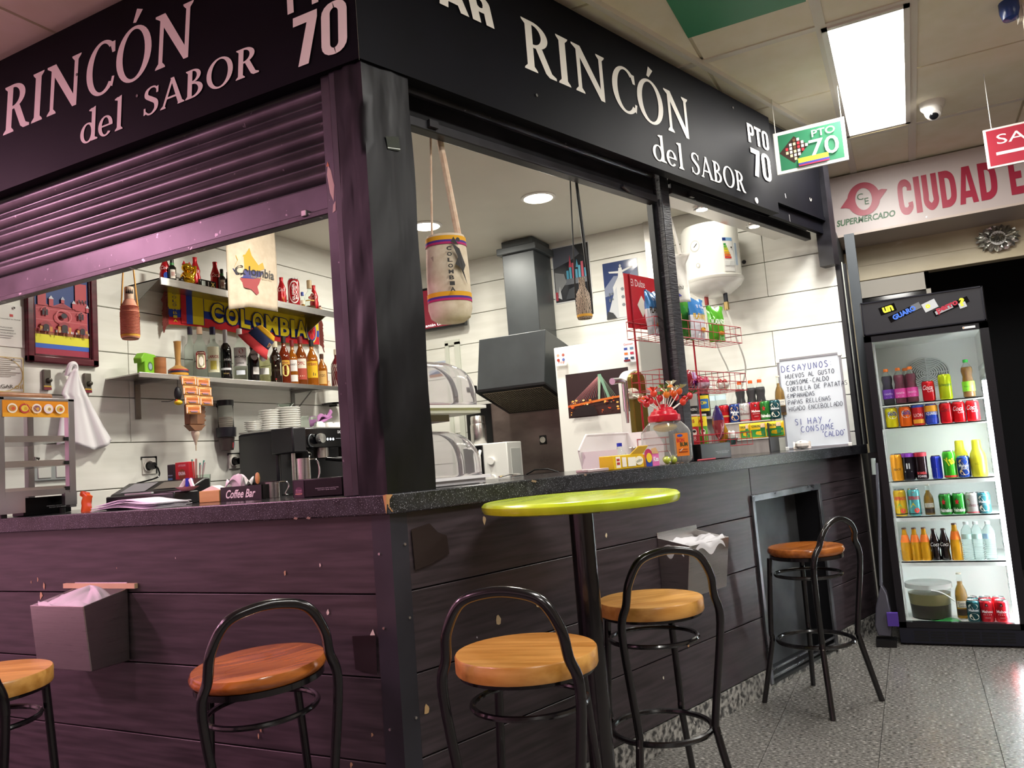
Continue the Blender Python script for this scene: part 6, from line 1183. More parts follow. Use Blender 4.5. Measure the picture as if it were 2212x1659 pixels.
# ------------------------------------------------------------------ steel shelves
YF = 1.925
def shelf(label, pa, pb, z, th, br):
    x0, x1 = aY(YF, *pa).x, aY(YF, *pb).x+.06
    t = thing('wall_shelf', label, 'shelf', (x0, YF, z)); L = x1-x0
    MB().box(0, L, 0, .244, -.006, 0).build('board', STEEL, t, smooth=False); MB().box(0, L, -.004, .002, -th, .004).build('front_lip', STEEL, t, bevel=.002)
    for x in br:
        if th > .03: MB().prism([(0, 0), (.24, 0), (.24, -.13)], x, x+.003, 'yz').build('bracket', STEELD, t, smooth=False)
        else: MB().box(x, x+.03, .235, .243, -.20, -.006).box(x, x+.03, .01, .24, -.022, -.006).build('bracket', STEELD, t)
        if th < .03 and x > 1: MB().cyl((x+.015, .08, -.02), (x+.015, .236, -.15), .004, n=6).build('brace', STEELD, t)
    return t, x0
z1 = sum(aY(YF, *q).z for q in ((335, 811), (731, 834)))/2; z2 = sum(aY(YF, *q).z for q in ((362, 600), (719, 677)))/2
s1, sx0 = shelf('lower steel shelf carrying the spirit bottles', (300, 815), (731, 834), z1, .022, (.16, 1.30)); s2, sx2 = shelf('upper steel shelf carrying small souvenirs', (346, 600), (719, 677), z2, .036, (.0, 1.30))
# scarf
t = thing('football_scarf', 'yellow blue red scarf lettered Colombia under the upper shelf', 'scarf', (0, 2.14, 0)); c00, c10, c01, c11 = yp(352, 622, 2.14), yp(688, 690, 2.14), yp(358, 698, 2.14), yp(686, 748, 2.14)
XA, XB = c00.x+.02, c10.x-.01; ZTp, ZBt = (c00.z+c10.z)/2, (c01.z+c11.z)/2; Hs = ZTp-ZBt
sc = lambda u, v, d: V((XA+(XB-XA)*u, -.006-d+.006*sin(9*u), ZBt+Hs*v+.012*sin(2.2*u*pi)))
MB().grid(lambda u, v: sc(u, v, -.004), 40, 4).build('fabric', M('#caa820', .9), t, solid=.004, ang=80)
a = Art(sc, .0004, .001)
KN = lambda c: M(c, .9)
a.rect(0, .5, 1, 1, KN('#dcc51c'), 40); a.rect(0, .27, 1, .5, KN('#2a46a8'), 40); a.rect(0, 0, 1, .27, KN('#c2242e'), 40)
a.rect(.005, 0, .07, 1, KN('#dcc51c'), 3); a.rect(.005, 0, .07, .22, KN('#c2242e'), 3); a.rect(.005, .22, .07, .45, KN('#2a46a8'), 3); a.text('COLO', .037, .72, .05, '#20203a', w=.42, rot=-pi/2) if 0 else None
for k, ch in enumerate('COLOMBIA'): a.text(ch, .037, .92-.115*k, .08, '#23306a' if k < 4 else '#dcc51c', w=.022)
a.rect(.07, .05, .10, .95, KN('#c2242e'), 2); a.rect(.10, .05, .135, .95, KN('#2a46a8'), 2); a.rect(.135, .05, .20, .95, KN('#dcc51c'), 3); a.line([(.20, .05), (.20, .95)], .004, KN('#1d2a6a'))
x = .24
for ch, wd in zip('COLOMBIA', (.075, .08, .065, .08, .095, .075, .03, .085)):
    a.text(ch, x+wd/2, .50, .66, KN('#16225e'), w=wd*1.12, bold=.09); a.text(ch, x+wd/2, .50, .60, KN('#e6d01e'), w=wd*.92, bold=.035); x += wd+.010
a.ell(.93, .46, .042, .44, KN('#e0d8c0'), 28); a.ell(.93, .46, .036, .38, KN('#2a46a8'), 28); a.ring(.93, .46, .042, .44, .004, KN('#c8b020'), wy=.04); a.ell(.93, .46, .030, .31, KN('#c8242c'), 24)
for k in range(5): t0 = 2*pi*k/5+.3; a.line([(.93, .46), (.93+.029*cos(t0), .46+.30*sin(t0))], .0012, KN('#e6c0b8'))
a.build('knit', t)['kind'] = 'stuff'
for s_, xx in ((-1, XA), (1, XB)):
    g = MB()
    for k in range(26): z = ZBt+.012*sin(2.2*pi*(s_ > 0))+Hs*k/25; g.tube([(xx, -.008, z), (xx+s_*.02, -.012, z-.012), (xx+s_*(.03+.01*random.random()), -.010, z-.05)], .0035, 5)
    g.build('fringe', M('#7a3a34', .9), t)['kind'] = 'stuff'
# ------------------------------------------------------------------ spirit bottles on the lower shelf
YS = 2.03; ZS1 = z1+.0005
def sp(px, Y=2.03): q = aY(Y, px, 800); return (q.x, Y, ZS1)
def hpx(px, pt): q = aY(YS, px, pt); return q.z-ZS1
def spirit(label, px, pt, rpx, glass, labf, capc, kind='round', fill=None, ff=.6, Y=2.03):
    P = sp(px, Y); H = hpx(px, pt); R = rpx*mpp(P)
    if kind == 'wine': pr = [(R*.92, 0), (R, .005), (R, H*.60), (R*.8, H*.68), (R*.36, H*.75), (R*.34, H*.97), (R*.36, H*.985)]
    elif kind == 'square': pr = [(R*.95, 0), (R, .006), (R, H*.58), (R*.92, H*.64), (R*.40, H*.72), (R*.34, H*.80), (R*.33, H*.9)]
    else: pr = [(R*.92, 0), (R, .006), (R, H*.55), (R*.9, H*.64), (R*.55, H*.73), (R*.34, H*.79), (R*.33, H*.9)]
    return bottle(label, P, pr, glass, R, fill, H*ff if fill else None, (R*.40, H*(.86 if kind != 'wine' else .72), H), capc, (lambda a, R_: labf(a, R, H)) if labf else None, 'spirit bottles on the lower shelf', 'spirit_bottle')
def lb_rect(c, z0, z1, txt=None, tc='#333', half=1.15, more=None):
    def g(a, R, H):
        wband(a, R, H*z0, H*z1, c, half)
        if txt: a.text(txt, 0, H*(z0+z1)/2+H*.05, H*.055, tc, w=R*1.5, bold=.02)
        a.rect(-R*.6, H*(z0+.03), R*.6, H*(z0+.045), tc)
        if more: more(a, R, H)
    return g
AMB = M('#8a4312', .06, trans=.45); AMB2 = M('#b0651a', .06, trans=.5); RUM = M('#7a2a10', .06, trans=.35)
spirit('clear spirit bottle with a dark cap at the left of the shelf', 413, 700, 13, CLEARG, None, '#2a2238', 'square', Y=2.10)
spirit('clear bottle with a red oval label and wooden stopper', 434, 710, 15, CLEARG, lambda a, R, H: (a.poly(_rr(-R*.6, H*.18, R*.75, H*.52, R*.35), '#8a1f26'), a.poly(_rr(-R*.48, H*.2, R*.62, H*.46, R*.3), '#e8d9b8'), a.ell(R*.1, H*.33, R*.3, H*.09, '#f4efe2', 14), a.text('La Castellana', R*.08, H*.49, H*.03, '#e8d9b8', w=R*1.0)), '#c9a58a', Y=2.0)
spirit('clear gin bottle with a tall cream label lettered Larios', 462, 707, 15, CLEARG, lb_rect('#dfdcc0', .15, .62, 'LARIOS', '#a8283a', .85, lambda a, R, H: a.rect(-R*.4, H*.2, R*.4, H*.36, '#cfc25a', 3)), '#26264a', 'square')
spirit('black wine bottle with a silver capsule', 489, 713, 12, DARKG, lambda a, R, H: (a.text('ANTAÑO', R*.3, H*.42, H*.05, '#e9e9ec', w=R*1.3, bold=.02), wband(a, R, H*.22, H*.26, '#dcdce0', 1.0), a.text('RIOJA', 0, H*.15, H*.03, '#b9a06a', w=R*.9)), '#bcbcc0', 'wine')
spirit('clear rum bottle with a white Bacardi label', 520, 711, 15, CLEARG, lambda a, R, H: (wband(a, R, H*.30, H*.64, '#eceaea', .95), a.ell(R*.15, H*.57, R*.3, H*.05, '#b0303a', 16), a.text('BACARDÍ', R*.05, H*.475, H*.05, '#222', w=R*1.65, bold=.02), a.rect(-R*.6, H*.41, R*.7, H*.42, '#999'), a.text('SUPERIOR', 0, H*.35, H*.03, '#333', w=R*1.0), wband(a, R, H*.14, H*.22, '#dfe6f0', .6)), '#e8e4e0')
spirit('black vermouth bottle with a round white label under the hat', 547, 742, 13.5, DARKG, lambda a, R, H: (a.ell(R*.3, H*.70, R*.6, H*.14, '#e9e6e6', 22), a.text('MARTINI', R*.3, H*.70, H*.05, '#1a1a1a', w=R*1.1, bold=.02), a.rect(0, H*.22, R*1.0, H*.40, '#e4e2e0', 4)), '#1a1a1c')
spirit('pale vermouth bottle right under the hat', 571, 745, 13, M('#cfd3a0', .05, 0, .85, ior=1.15), lambda a, R, H: (a.ell(-R*.1, H*.70, R*.6, H*.14, '#d8d8dc', 22), a.rect(-R*.8, H*.24, R*.8, H*.40, '#dfe0dc', 5), a.ell(R*.3, H*.77, R*.25, H*.05, '#8a4a6a', 10)), '#cfc9b8')
spirit('dark whisky bottle with a cream pointed label', 596, 738, 14, M('#1c0f0a', .06, coat=.5), lambda a, R, H: (a.poly([(-R*.85, H*.5), (0, H*.44), (R*.85, H*.5), (R*.85, H*.22), (0, H*.08), (-R*.85, H*.22)], '#ddd7b4'), a.text('Ballantines', 0, H*.34, H*.06, '#3a2f1a', w=R*1.5, shear=.3), a.ell(0, H*.13, R*.12, H*.02, '#a82a2a', 8), a.ell(0, H*.6, R*.25, H*.07, '#3a3026', 12)), '#d6cfb4')
spirit('brown brandy bottle with an orange and yellow label', 615, 727, 13, RUM, lambda a, R, H: (wband(a, R, H*.42, H*.50, '#e0b038', .95), a.text('SOBERANO', 0, H*.455, H*.05, '#8a2a1a', w=R*1.6, bold=.03), a.ell(R*.2, H*.30, R*.6, H*.12, '#e8d27a', 18), a.text('brandy', R*.2, H*.30, H*.03, '#8a6a2a', w=R*.8)), '#16161a')
spirit('whisky bottle with two white labels', 633, 735, 11, AMB2, lambda a, R, H: (wband(a, R, H*.32, H*.56, '#e8e4e0', .95), a.text("Dewar's", 0, H*.47, H*.06, '#3a2a2a', w=R*1.4), wband(a, R, H*.10, H*.24, '#e4e0dc', .95)), '#7a1f24')
spirit('whisky bottle with a red and cream DYC label', 651, 728, 13, AMB, lambda a, R, H: (wband(a, R, H*.36, H*.55, '#e6dccb', .95), a.text('DYC', 0, H*.46, H*.07, '#a8302a', w=R*1.3, bold=.04), wband(a, R, H*.14, H*.36, '#b04a3a', .95), a.rect(-R*.5, H*.2, R*.5, H*.22, '#e6c8b8', 3)), '#7a2024')
spirit('brandy bottle with a bright yellow Veterano label', 675, 735, 13, AMB2, lambda a, R, H: (wband(a, R, H*.20, H*.54, '#e6b81c', .95), a.text('VETERANO', 0, H*.48, H*.06, '#a8402a', w=R*1.6, bold=.03), a.poly([(R*.1, H*.24), (R*.5, H*.24), (R*.5, H*.29), (R*.1, H*.31)], '#2a2016')), '#1a1a1a')
spirit('short amber rum bottle near the shelf end', 696, 765, 11, AMB2, lambda a, R, H: (wband(a, R, H*.12, H*.5, '#d0a860', .85), a.text('ron', 0, H*.36, H*.08, '#6a4a20', w=R*1.0)), '#4a2a1c')
spirit('dark red bottle in white netting at the shelf end', 728, 755, 13, M('#5a1a20', .15), lambda a, R, H: [a.line([(-R*1.2+R*.3*k, H*.02), (-R*1.2+R*.3*k+R*.9, H*.62)], .002, '#e8e4dc') for k in range(6)]+[a.line([(R*1.2-R*.3*k, H*.02), (R*1.2-R*.3*k-R*.9, H*.62)], .002, '#e8e4dc') for k in range(6)], '#d9cdb8')
# bucket hat on the bottles
P = aY(1.955, 560, 735); t = thing('bucket_hat', 'yellow blue red bucket hat hung over the bottles', 'hat', P, .2); t.rotation_euler = (rad(38), rad(28), 0)
MB().lathe([(.0, .075), (.05, .072), (.062, .055), (.066, .048)], 28, caps=False).build('crown', M('#e0a818', .85), t, solid=.003); MB().lathe([(.066, .048), (.072, .0), (.074, -.008)], 28, caps=False).build('band', M('#1f2a55', .85), t, solid=.003); MB().lathe([(.074, -.008), (.09, -.035), (.108, -.055)], 28, caps=False).build('brim', M('#c2343a', .85), t, solid=.003)
a = Art(cyl_map(.071, -pi/2), .0005, .004); a.poly([(.01, .03), (.04, .03), (.035, .005), (.02, .0)], '#c9b48a'); a.poly([(.015, .025), (.03, .022), (.025, .008)], '#a83a3a'); a.build('badge', t)
# wooden top, cup and green toy shirt
P = sp(385); t = thing('spinning_toy', 'wooden cup and ball toy with striped body', 'toy', P); H = hpx(385, 738); MB().lathe([(0, 0), (.03, .0), (.048, .02), (.05, .035), (.044, .052), (.016, .07), (.013, .09), (.018, H*.96), (.02, H), (0, H)], 24).build('body', NM('toy_wood', '#a8793f', '#c09555', 8, rough=(.3, .4)), t)
for z0, z1_, c in ((.040, .047, '#a83a34'), (.030, .038, '#2a2448'), (.016, .028, '#c98f24')): MB().lathe([(.0505-.0*z0, z0), (.0500, z1_)], 24, caps=False).build('stripe', M(c, .4), t)
P = sp(343); t = thing('wooden_cup', 'plain wooden cup beside the green toy shirt', 'cup', P); MB().lathe([(0, .0), (.034, 0), (.036, .01), (.036, .10), (.032, .10), (.031, .01), (0, .01)], 24).build('cup', NM('cup_wood', '#8a5228', '#a3683a', 5, (1, 1, 6), (.4, .5)), t)
P = sp(316); t = thing('toy_shirt', 'lime green shirt shaped box on the left shelf end', 'box', P, .35); MB().prism([(-.045, 0), (.045, 0), (.045, .07), (.07, .06), (.075, .085), (.045, .115), (-.045, .115), (-.075, .085), (-.07, .06), (-.045, .07)], -.022, .022).build('shirt', M('#7ab82a', .45), t, bevel=.004); a = Art(lambda u, v, d: V((u, -.022-d, v))); a.ell(.0, .05, .022, .024, '#4a6a3a', 14); a.ell(0, .05, .015, .016, '#8aa0a8', 12); a.build('badge', t)
P = sp(398); P = (P[0], 2.09, P[2]); t = thing('mini_bottle', 'tiny bottle with a blue cap behind the wooden toy', 'bottle', P); MB().lathe([(.016, 0), (.017, .04), (.008, .055), (.008, .065)], 14).build('body', M('#d8cfa8', .2), t); MB().lathe([(.01, .065), (.01, .08), (0, .081)], 12).build('cap', M('#2a3a8a', .4), t)
P = sp(708); t = thing('mini_bottle', 'tiny amber bottle at the right of the spirit row', 'bottle', P); MB().lathe([(.014, 0), (.015, .03), (.007, .045), (.008, .055), (0, .055)], 14).build('body', M('#c9a88a', .2), t)
# ------------------------------------------------------------------ souvenirs on the upper shelf
ZS2 = z2+.0005
def up(px, Y=2.0): q = aY(Y, px, 620); return (q.x, Y, ZS2)
def uh(px, pt, Y=2.0): return aY(Y, px, pt).z-ZS2
def cokeb(lb, px, pt, extra=None):
    P = up(px); H = uh(px, pt); R = .0275
    bottle(lb, P, [(R*.9, 0), (R, .005), (R, H*.36), (R*.86, H*.46), (R*.95, H*.58), (R*.6, H*.75), (R*.42, H*.84), (R*.42, H*.93), (R*.46, H)], M('#b0161f', .25, .3), R, None, None, None, '', lambda a, R_: (a.text('Coca', 0, H*.55, H*.13, '#f2e6e6', w=R*1.5, shear=.3), extra(a, R, H) if extra else None), 'red cola bottles on the upper shelf', 'cola_bottle')
cokeb('red aluminium cola bottle at the left end of the upper shelf', 358, 556, lambda a, R, H: a.ell(R*.2, H*.25, R*.5, H*.13, '#2a4aa8', 14)); cokeb('red aluminium cola bottle behind the golden cat', 423, 557); cokeb('red aluminium cola bottle right of the black tile', 466, 567); cokeb('red aluminium cola bottle just right of the tote bag', 608, 600, lambda a, R, H: a.poly([(-R*.5, H*.1), (R*.6, H*.05), (R*.3, H*.3)], '#e0a02a')); cokeb('red aluminium cola bottle behind the clear flask', 677, 617)
def jag(lb, px, pt):
    P = up(px, 1.96); H = aY(1.96, px, pt).z-ZS2; bottle(lb, P, [(.018, 0), (.02, .004), (.02, H*.6), (.009, H*.72), (.009, H*.85)], DARKG, .02, None, None, (.0095, H*.82, H), '#1a1a1a', lambda a, R: (a.rect(-.008, H*.12, .016, H*.5, '#d8cfc4', 4), a.rect(-.004, H*.22, .012, H*.4, '#b08a80', 3)), 'small dark liqueur bottles', 'liqueur_bottle', neck=(.0095, .0095, H*.70, H*.80, '#2f7a3a'))
jag('small dark liqueur bottle beside the left cola bottle', 373, 559); jag('small dark liqueur bottle left of the hanging tote', 480, 582); jag('small dark liqueur bottle half behind the hanging tote', 494, 588)
# golden waving cat
P = up(405, 1.965); H = aY(1.965, 405, 563).z-ZS2; t = thing('lucky_cat', 'golden waving lucky cat figurine', 'figurine', P, .0); GD = M('#d9a520', .14, .9)
s_ = H/.13; b = MB(); b.ball((0, 0, .035*s_), .036*s_, (1, .9, 1.05), 16); b.ball((0, -.006*s_, .022*s_), .034*s_, (1.15, .9, .65), 16); b.build('body', GD, t); b = MB(); b.ball((0, -.003*s_, .09*s_), .027*s_, (1.1, .95, .9), 16); b.build('head', GD, t)
for k in (-1, 1): MB().lathe([(.011*s_, 0), (0, .022*s_)], 8).xf(Mx.Translation((k*.017*s_, 0, .105*s_))).build('ear', M('#b02a30', .3), t)
MB().tube([(.03*s_, -.004, .05*s_), (.042*s_, -.006, .075*s_), (.040*s_, -.008, .105*s_)], [.011*s_, .012*s_, .013*s_], 10).build('raised_paw', GD, t); MB().tube([(-.028*s_, -.01*s_, .055*s_), (-.03*s_, -.03*s_, .035*s_), (-.012*s_, -.036*s_, .03*s_)], .010*s_, 8).build('paw', GD, t); MB().ball((0, -.034*s_, .035*s_), .014*s_, (1, .5, 1.2), 10).build('coin', M('#e8c23a', .2, .8), t)
for k in (-1, 1): MB().ball((k*.010*s_, -.027*s_, .095*s_), .0035*s_, (1.4, .5, 1), 8).build('eye', M('#2a1a10', .3), t)
P = up(392, 1.95); t = thing('small_ornament', 'tiny dark ornament left of the golden cat', 'ornament', P); MB().ball((0, 0, .014), .014, (1, 1, 1), 10).ball((.004, 0, .028), .008, n=8).build('body', M('#241a18', .4), t)
# black tile with symbols
P = up(448, 1.945); t = thing('domino_tile', 'black tile with white signs on the upper shelf', 'ornament', P); MB().box(-.055, .055, -.008, .008, 0, .042).build('tile', BLKG, t, bevel=.003); a = Art(lambda u, v, d: V((u, -.008-d, v))); a.rect(-.045, .008, -.02, .034, '#8a8f88'); a.text('I', 0, .021, .024, '#e8e4d8'); a.text('X', .03, .021, .024, '#e6c83a', bold=.03); a.build('print', t)
# big red beer can, clear flask, mini bottle
P = up(634, 1.98); H = aY(1.98, 634, 603).z-ZS2; t = can('large red and white beer can standing on the upper shelf', P, '#a81c26', lambda a, R, H: (a.ring(R*.1, H*.5, R*.95, H*.40, R*.1, '#eee6e2', wy=H*.05), a.text('SUPER', -R*.05, H*.5, R*.45, '#f2eaea', w=H*.6, rot=pi/2, bold=.03), a.text('BOCK', R*.45, H*.5, R*.4, '#f2eaea', w=H*.5, rot=pi/2, bold=.03)), R=.036, H=H, group='upper shelf cans')
P = up(668, 1.97); H = aY(1.97, 668, 606).z-ZS2; bottle('clear flask with a tan stopper on the upper shelf', P, [(.03, 0), (.033, .006), (.033, H*.42), (.028, H*.52), (.013, H*.62), (.012, H*.8)], CLEARG, .033, M('#6a4a2a', .4), H*.12, (.016, H*.72, H), '#b9a078', lambda a, R: (wband(a, R, H*.27, H*.31, '#c9a24a', .9), a.ell(0, H*.38, R*.3, H*.05, '#b04a3a', 10)), 'souvenir flasks', 'flask')
P = up(652, 1.955); H = aY(1.955, 652, 631).z-ZS2; bottle('mini clear bottle with a blue cap left of the flask', P, [(.014, 0), (.016, .004), (.016, H*.55), (.008, H*.7), (.008, H*.8)], CLEARG, .016, M('#c08a2a', .3), H*.2, (.0095, H*.76, H), '#24449a', lambda a, R: wband(a, R, H*.22, H*.45, '#e8e0c8', .9), 'souvenir flasks', 'mini_bottle')
P = up(689, 1.96); t = thing('tiny_figurine', 'tiny white and brown figurine at the shelf end', 'figurine', P); MB().lathe([(0, 0), (.012, 0), (.013, .018), (.006, .03), (0, .034)], 12).build('body', M('#c9a890', .5), t); MB().lathe([(.007, .028), (.008, .036), (0, .04)], 10).build('hat', M('#5a2f28', .5), t)
# ================================================================== left side: wall pieces and hanging things
# lottery tickets hung from the lower shelf
P0 = aY(1.915, 391, 812); P1 = aY(1.915, 456, 897); t = thing('lottery_tickets', 'strip of orange lottery tickets taped to the lower shelf', 'tickets', (P0.x, 1.914, P0.z)); tw = (P1.x-P0.x)/2; th_ = (P0.z-P1.z)/4
for i in range(2):
    for j in range(4):
        if i == 1 and j == 3: continue
        o = MB().grid(lambda u, v: V((tw*.98*u, -.006*sin(pi*(u*.5+i*.4))-.004*j, -th_*.97*v)), 6, 3).build('ticket', M('#eaa060', .6), t, solid=.0008); o.location = (tw*i+(.004*j if i == 0 else .004*j), 0, -th_*j-.003*i)
        a = Art(lambda u, v, d: V((tw*.98*u, -.006*sin(pi*(u*.5+i*.4))-.004*j-.0006-d, -th_*.97*(1-v)))); a.rect(.04, .1, .09, .75, '#f0e8e0'); a.rect(.9, .15, .95, .8, '#f0e8e0'); a.text('11698', .66, .88, .10, '#2a2a2a', w=.34); a.rect(.15, .70, .86, .75, '#d9702a'); a.rect(.15, .55, .86, .62, '#d9702a'); a.ell(.5, .36, .28, .12, '#e08a78', 14); a.rect(.28, .22, .72, .30, '#8a86a8'); a.rect(.14, .10, .26, .14, '#b8b02a'); b = a.build('print', o)
# toucan toy and wooden charm
P = aY(1.93, 383, 855); t = thing('bird_toy', 'small black bird toy with a yellow beak behind the tickets', 'toy', P); MB().ball((.004, 0, .01), .022, (.85, .8, 1.7), 14).build('body', M('#14131a', .5), t); MB().ball((0, -.006, -.035), .02, (1.1, .9, .7), 12).build('beak', M('#d9b81e', .4), t); MB().ball((-.012, -.008, -.03), .008, (1, 1, 1.4), 8).build('beak_tip', M('#c8502a', .4), t); MB().cyl((.004, 0, .04), (.004, -.0, P0.z-P.z-.02), .0015, n=5).build('string', BLK, t); MB().tube(bez([(-.02, -.005, -.02), (-.05, -.0, -.03), (-.08, .02, -.03)], 5), .0018, 5).build('cord', BLK, t)
P = aY(1.95, 421, 905); t = thing('wooden_charm', 'small wooden house charm with a tassel below the tickets', 'ornament', P); WD = NM('charm_wood', '#6a4630', '#85593c', 8, rough=(.5, .6)); MB().prism([(-.05, -.03), (.045, -.03), (.052, .05), (.03, .075), (-.05, .075)], -.02, .02).build('house', WD, t, bevel=.003); MB().prism([(-.055, -.032), (.05, -.032), (.018, -.062), (-.02, -.062)], -.022, .022).build('base', WD, t)
for k in range(4): MB().obox((.052, -.0, .06-.022*k), (.012, .03, .008), (0, .5, 0)).build('shingle', WD, t)
MB().lathe([(.0, -.14), (.004, -.135), (.007, -.12), (.018, -.09), (.022, -.07), (.014, -.05), (0, -.045)], 12).build('tassel', M('#cdb9a6', .8), t); MB().cyl((0, 0, -.165), (0, 0, -.135), .003, n=6).build('tassel_tip', M('#b9a890', .6), t)
MB().cyl((0, 0, .07), (0, -.0, z1-.03-P.z), .0015, n=5).build('string', M('#a8988a', .6), t)
# cup dispenser
P = aY(2.11, 486, 865); Pb = aY(2.11, 486, 975); t = thing('cup_dispenser', 'wall mounted cup dispenser with a clear tube', 'dispenser', (P.x, 2.11, Pb.z)); H = P.z-Pb.z; R = 16*mpp(P)
MB().lathe([(R, H*.42), (R, H*.90)], 24, caps=False).build('tube', M('#eef0ee', .05, 0, .95, ior=1.05), t, solid=.002); MB().lathe([(R*1.08, H*.89), (R*1.08, H), (0, H)], 24).build('lid', M('#16161e', .35), t); MB().lathe([(R*1.25, H*.28), (R*1.3, H*.46), (R*1.0, H*.47), (0, H*.47)], 24).build('holder', M('#191922', .35), t)
MB().lathe([(0, H*.02), (R*.85, H*.02), (R*1.05, H*.27)], 24).build('cup', M('#3a2f2e', .5), t)
for k in range(6): MB().lathe([(0, H*(.47+.035*k)), (R*.9, H*(.47+.035*k)), (R*.93, H*(.495+.035*k)), (0, H*(.495+.035*k))], 20).build('stacked_cup', M('#d9cfc4', .6), t)
a = Art(cyl_map(lambda z: R*(.85+.2*(z/H-.02)/.25)), .0004, .001); a.rect(R*.1, H*.06, R*.4, H*.16, '#c04a4a', 2); a.rect(R*.4, H*.06, R*.75, H*.16, '#5a8ac0', 2); a.build('print', t)
MB().box(-.02, .02, R, .058, H*.30, H*.45).build('wall_plate', M('#20202a', .4), t); MB().box(-.012, .012, R, .058, H*.88, H*.95).build('wall_plate', M('#20202a', .4), t)
# sockets with plugs
for k, (px, py, ex) in enumerate(((321, 1007, 296), (505, 997, 495))):
    P = aY(YB, px, py); t = thing('wall_socket', ['white wall socket with a black plug above the till', 'white wall socket with a black plug beside the coffee machine'][k], 'socket', P, group='back wall sockets'); MB().box(-.04, .04, -.006, 0, -.042, .042).build('plate', M('#e6e4dc', .35), t, bevel=.003); MB().box(-.045, .05, -.003, 0, .035, .05).box(.036, .05, -.003, 0, -.04, .05).build('shadow_gap', M('#2a2a2a', .6), t)
    MB().lathe([(.030, .0), (.032, .008), (.027, .009), (.026, .002), (0, .002)], 24).xf(Mx.Translation((-.004, -.006, 0))@Mx.Rotation(pi/2, 4, 'X')).build('well', M('#efece4', .3), t)
    MB().cyl((-.004, -.008, 0), (-.002, -.045, .0), .022, .018, 18).build('plug', BLKG, t); e = aY(2.12, ex, 1044 if k == 0 else 1046)-P; MB().tube(bez([(.004, -.045, 0), (.018, -.05, -.02), (.012, -.05, -.06), tuple(e)], 8), .0042, 8).build('cable', BLKG, t)
# double socket seen through the food warmer
P = aY(YB, 112, 1018); t = thing('wall_socket', 'double socket box seen through the food warmer glass', 'socket', P); MB().box(-.09, .09, -.012, 0, -.042, .042).build('plate', M('#a3a6a6', .4), t, bevel=.004)
for s_ in (-1, 1): MB().box(s_*.042-.03, s_*.042+.03, -.016, -.012, -.03, .03).build('cover', M('#d6d6d0', .3), t, bevel=.003)
# ------------------------------------------------------------------ hanging tote and woven bottle holder
YT = 1.72
c0, c1 = aY(YT, 497, 560), aY(YT, 604, 660); PB = aY(YT, 550, 668); t = thing('tote_bag', 'beige tote bag with a map of Colombia hanging before the shelves', 'bag', (PB.x, YT, PB.z)); w = (c1.x-c0.x)/2; ht = 2.62-PB.z
CT2 = NM('tote_cotton', '#c3b29c', '#d0c1ac', 24, rough=(.85, .95), bump=.08)
def tb(u, v): 
    x = (u-.5)*2*w*(1+.03*v); fold = .018*math.exp(-((u-.18)/.07)**2); return V((x+.05*(u < .1)*(-1)*max(0, .25-v)*.6, -.02*sin(pi*u)-fold+.006*sin(4*v+3*u), ht*v-.035*max(0, .35-u)*(1-v)*2.2+.01*u))
MB().grid(tb, 24, 18).build('front_cloth', CT2, t, solid=.003, ang=80)
a = Art(lambda u, v, d: tb(u, .13+(v-.16)*.62)+V((0, -.003-d, 0)), .0006, .001)
def mapc(poly, c): a.poly(poly, c)
mapc([(.12, .78), (.3, .80), (.38, .92), (.42, .80), (.55, .66), (.64, .72), (.68, .62), (.55, .56), (.3, .55), (.1, .6), (.14, .7)], '#c99a2e'); mapc([(.08, .58), (.3, .55), (.55, .56), (.66, .58), (.60, .48), (.45, .42), (.2, .42), (.12, .48)], '#3f3f78'); mapc([(.16, .42), (.45, .42), (.6, .46), (.56, .36), (.52, .30), (.55, .20), (.5, .16), (.4, .24), (.25, .27)], '#9a3a3e')
a.text('Colombia', .50, .545, .15, '#1d1a1a', w=.80, shear=.02, bold=.015); a.text('tierra querida', .62, .45, .045, '#a89878', w=.45); a.build('print', t)
for s_ in (-1, 1): MB().cyl((s_*w*.5, -.01, ht*.97), (s_*w*.35, 0, 2.735-PB.z), .006, n=8).build('handle', CT2, t)
P = aY(1.75, 282, 733); Ptop = aY(1.75, 280, 640); R = 19*mpp(P); H = aY(1.75, 282, 638).z-P.z
WV = NM('woven_red', '#8a3a30', '#d98a70', 1.6, (1, 1, 60), (.8, .9), lo=.42, hi=.58, kind='wave', rot=(0, pi/2, 0))
t = thing('bottle_holder', 'red striped woven bottle holder hanging under the shutter', 'bottle holder', P, face(P))
MB().lathe([(0, 0), (R*.85, 0), (R, .01), (R, .02), (R*.98, H*.62), (R*.9, H*.72), (R*.62, H*.86), (R*.5, H*.9), (R*.48, H), (R*.4, H), (0, H)], 24).build('bottle', M('#d6957c', .8), t)
for k in range(20): z = .022+H*.62*k/19; MB().tube([(R*(1.0 if z < H*.6 else .95)*cos(q), R*(1.0 if z < H*.6 else .95)*sin(q), z) for q in [2*pi*j/20 for j in range(20)]], .0022, 5, True).build('cord_ring', M('#a8523f', .8), t)
MB().lathe([(R*1.0, .010), (R*1.02, .022)], 24, caps=False).build('yellow_band', M('#d9a23a', .7), t); MB().lathe([(R*.86, .0), (R*1.0, .012)], 24, caps=False).build('dark_base', M('#2a1a22', .7), t)
MB().lathe([(R*.52, H*.9), (R*.5, H*1.16), (R*.46, H*1.18), (0, H*1.18)], 18).build('bottle_neck', M('#d8b8a0', .7), t); a = Art(cyl_map(R*.52)); 
for k in range(4): a.poly([(-R*.4+R*.22*k, H*1.02), (-R*.3+R*.22*k, H*1.14), (-R*.2+R*.22*k, H*1.02)], '#1d1714')
a.build('neck_pattern', t)
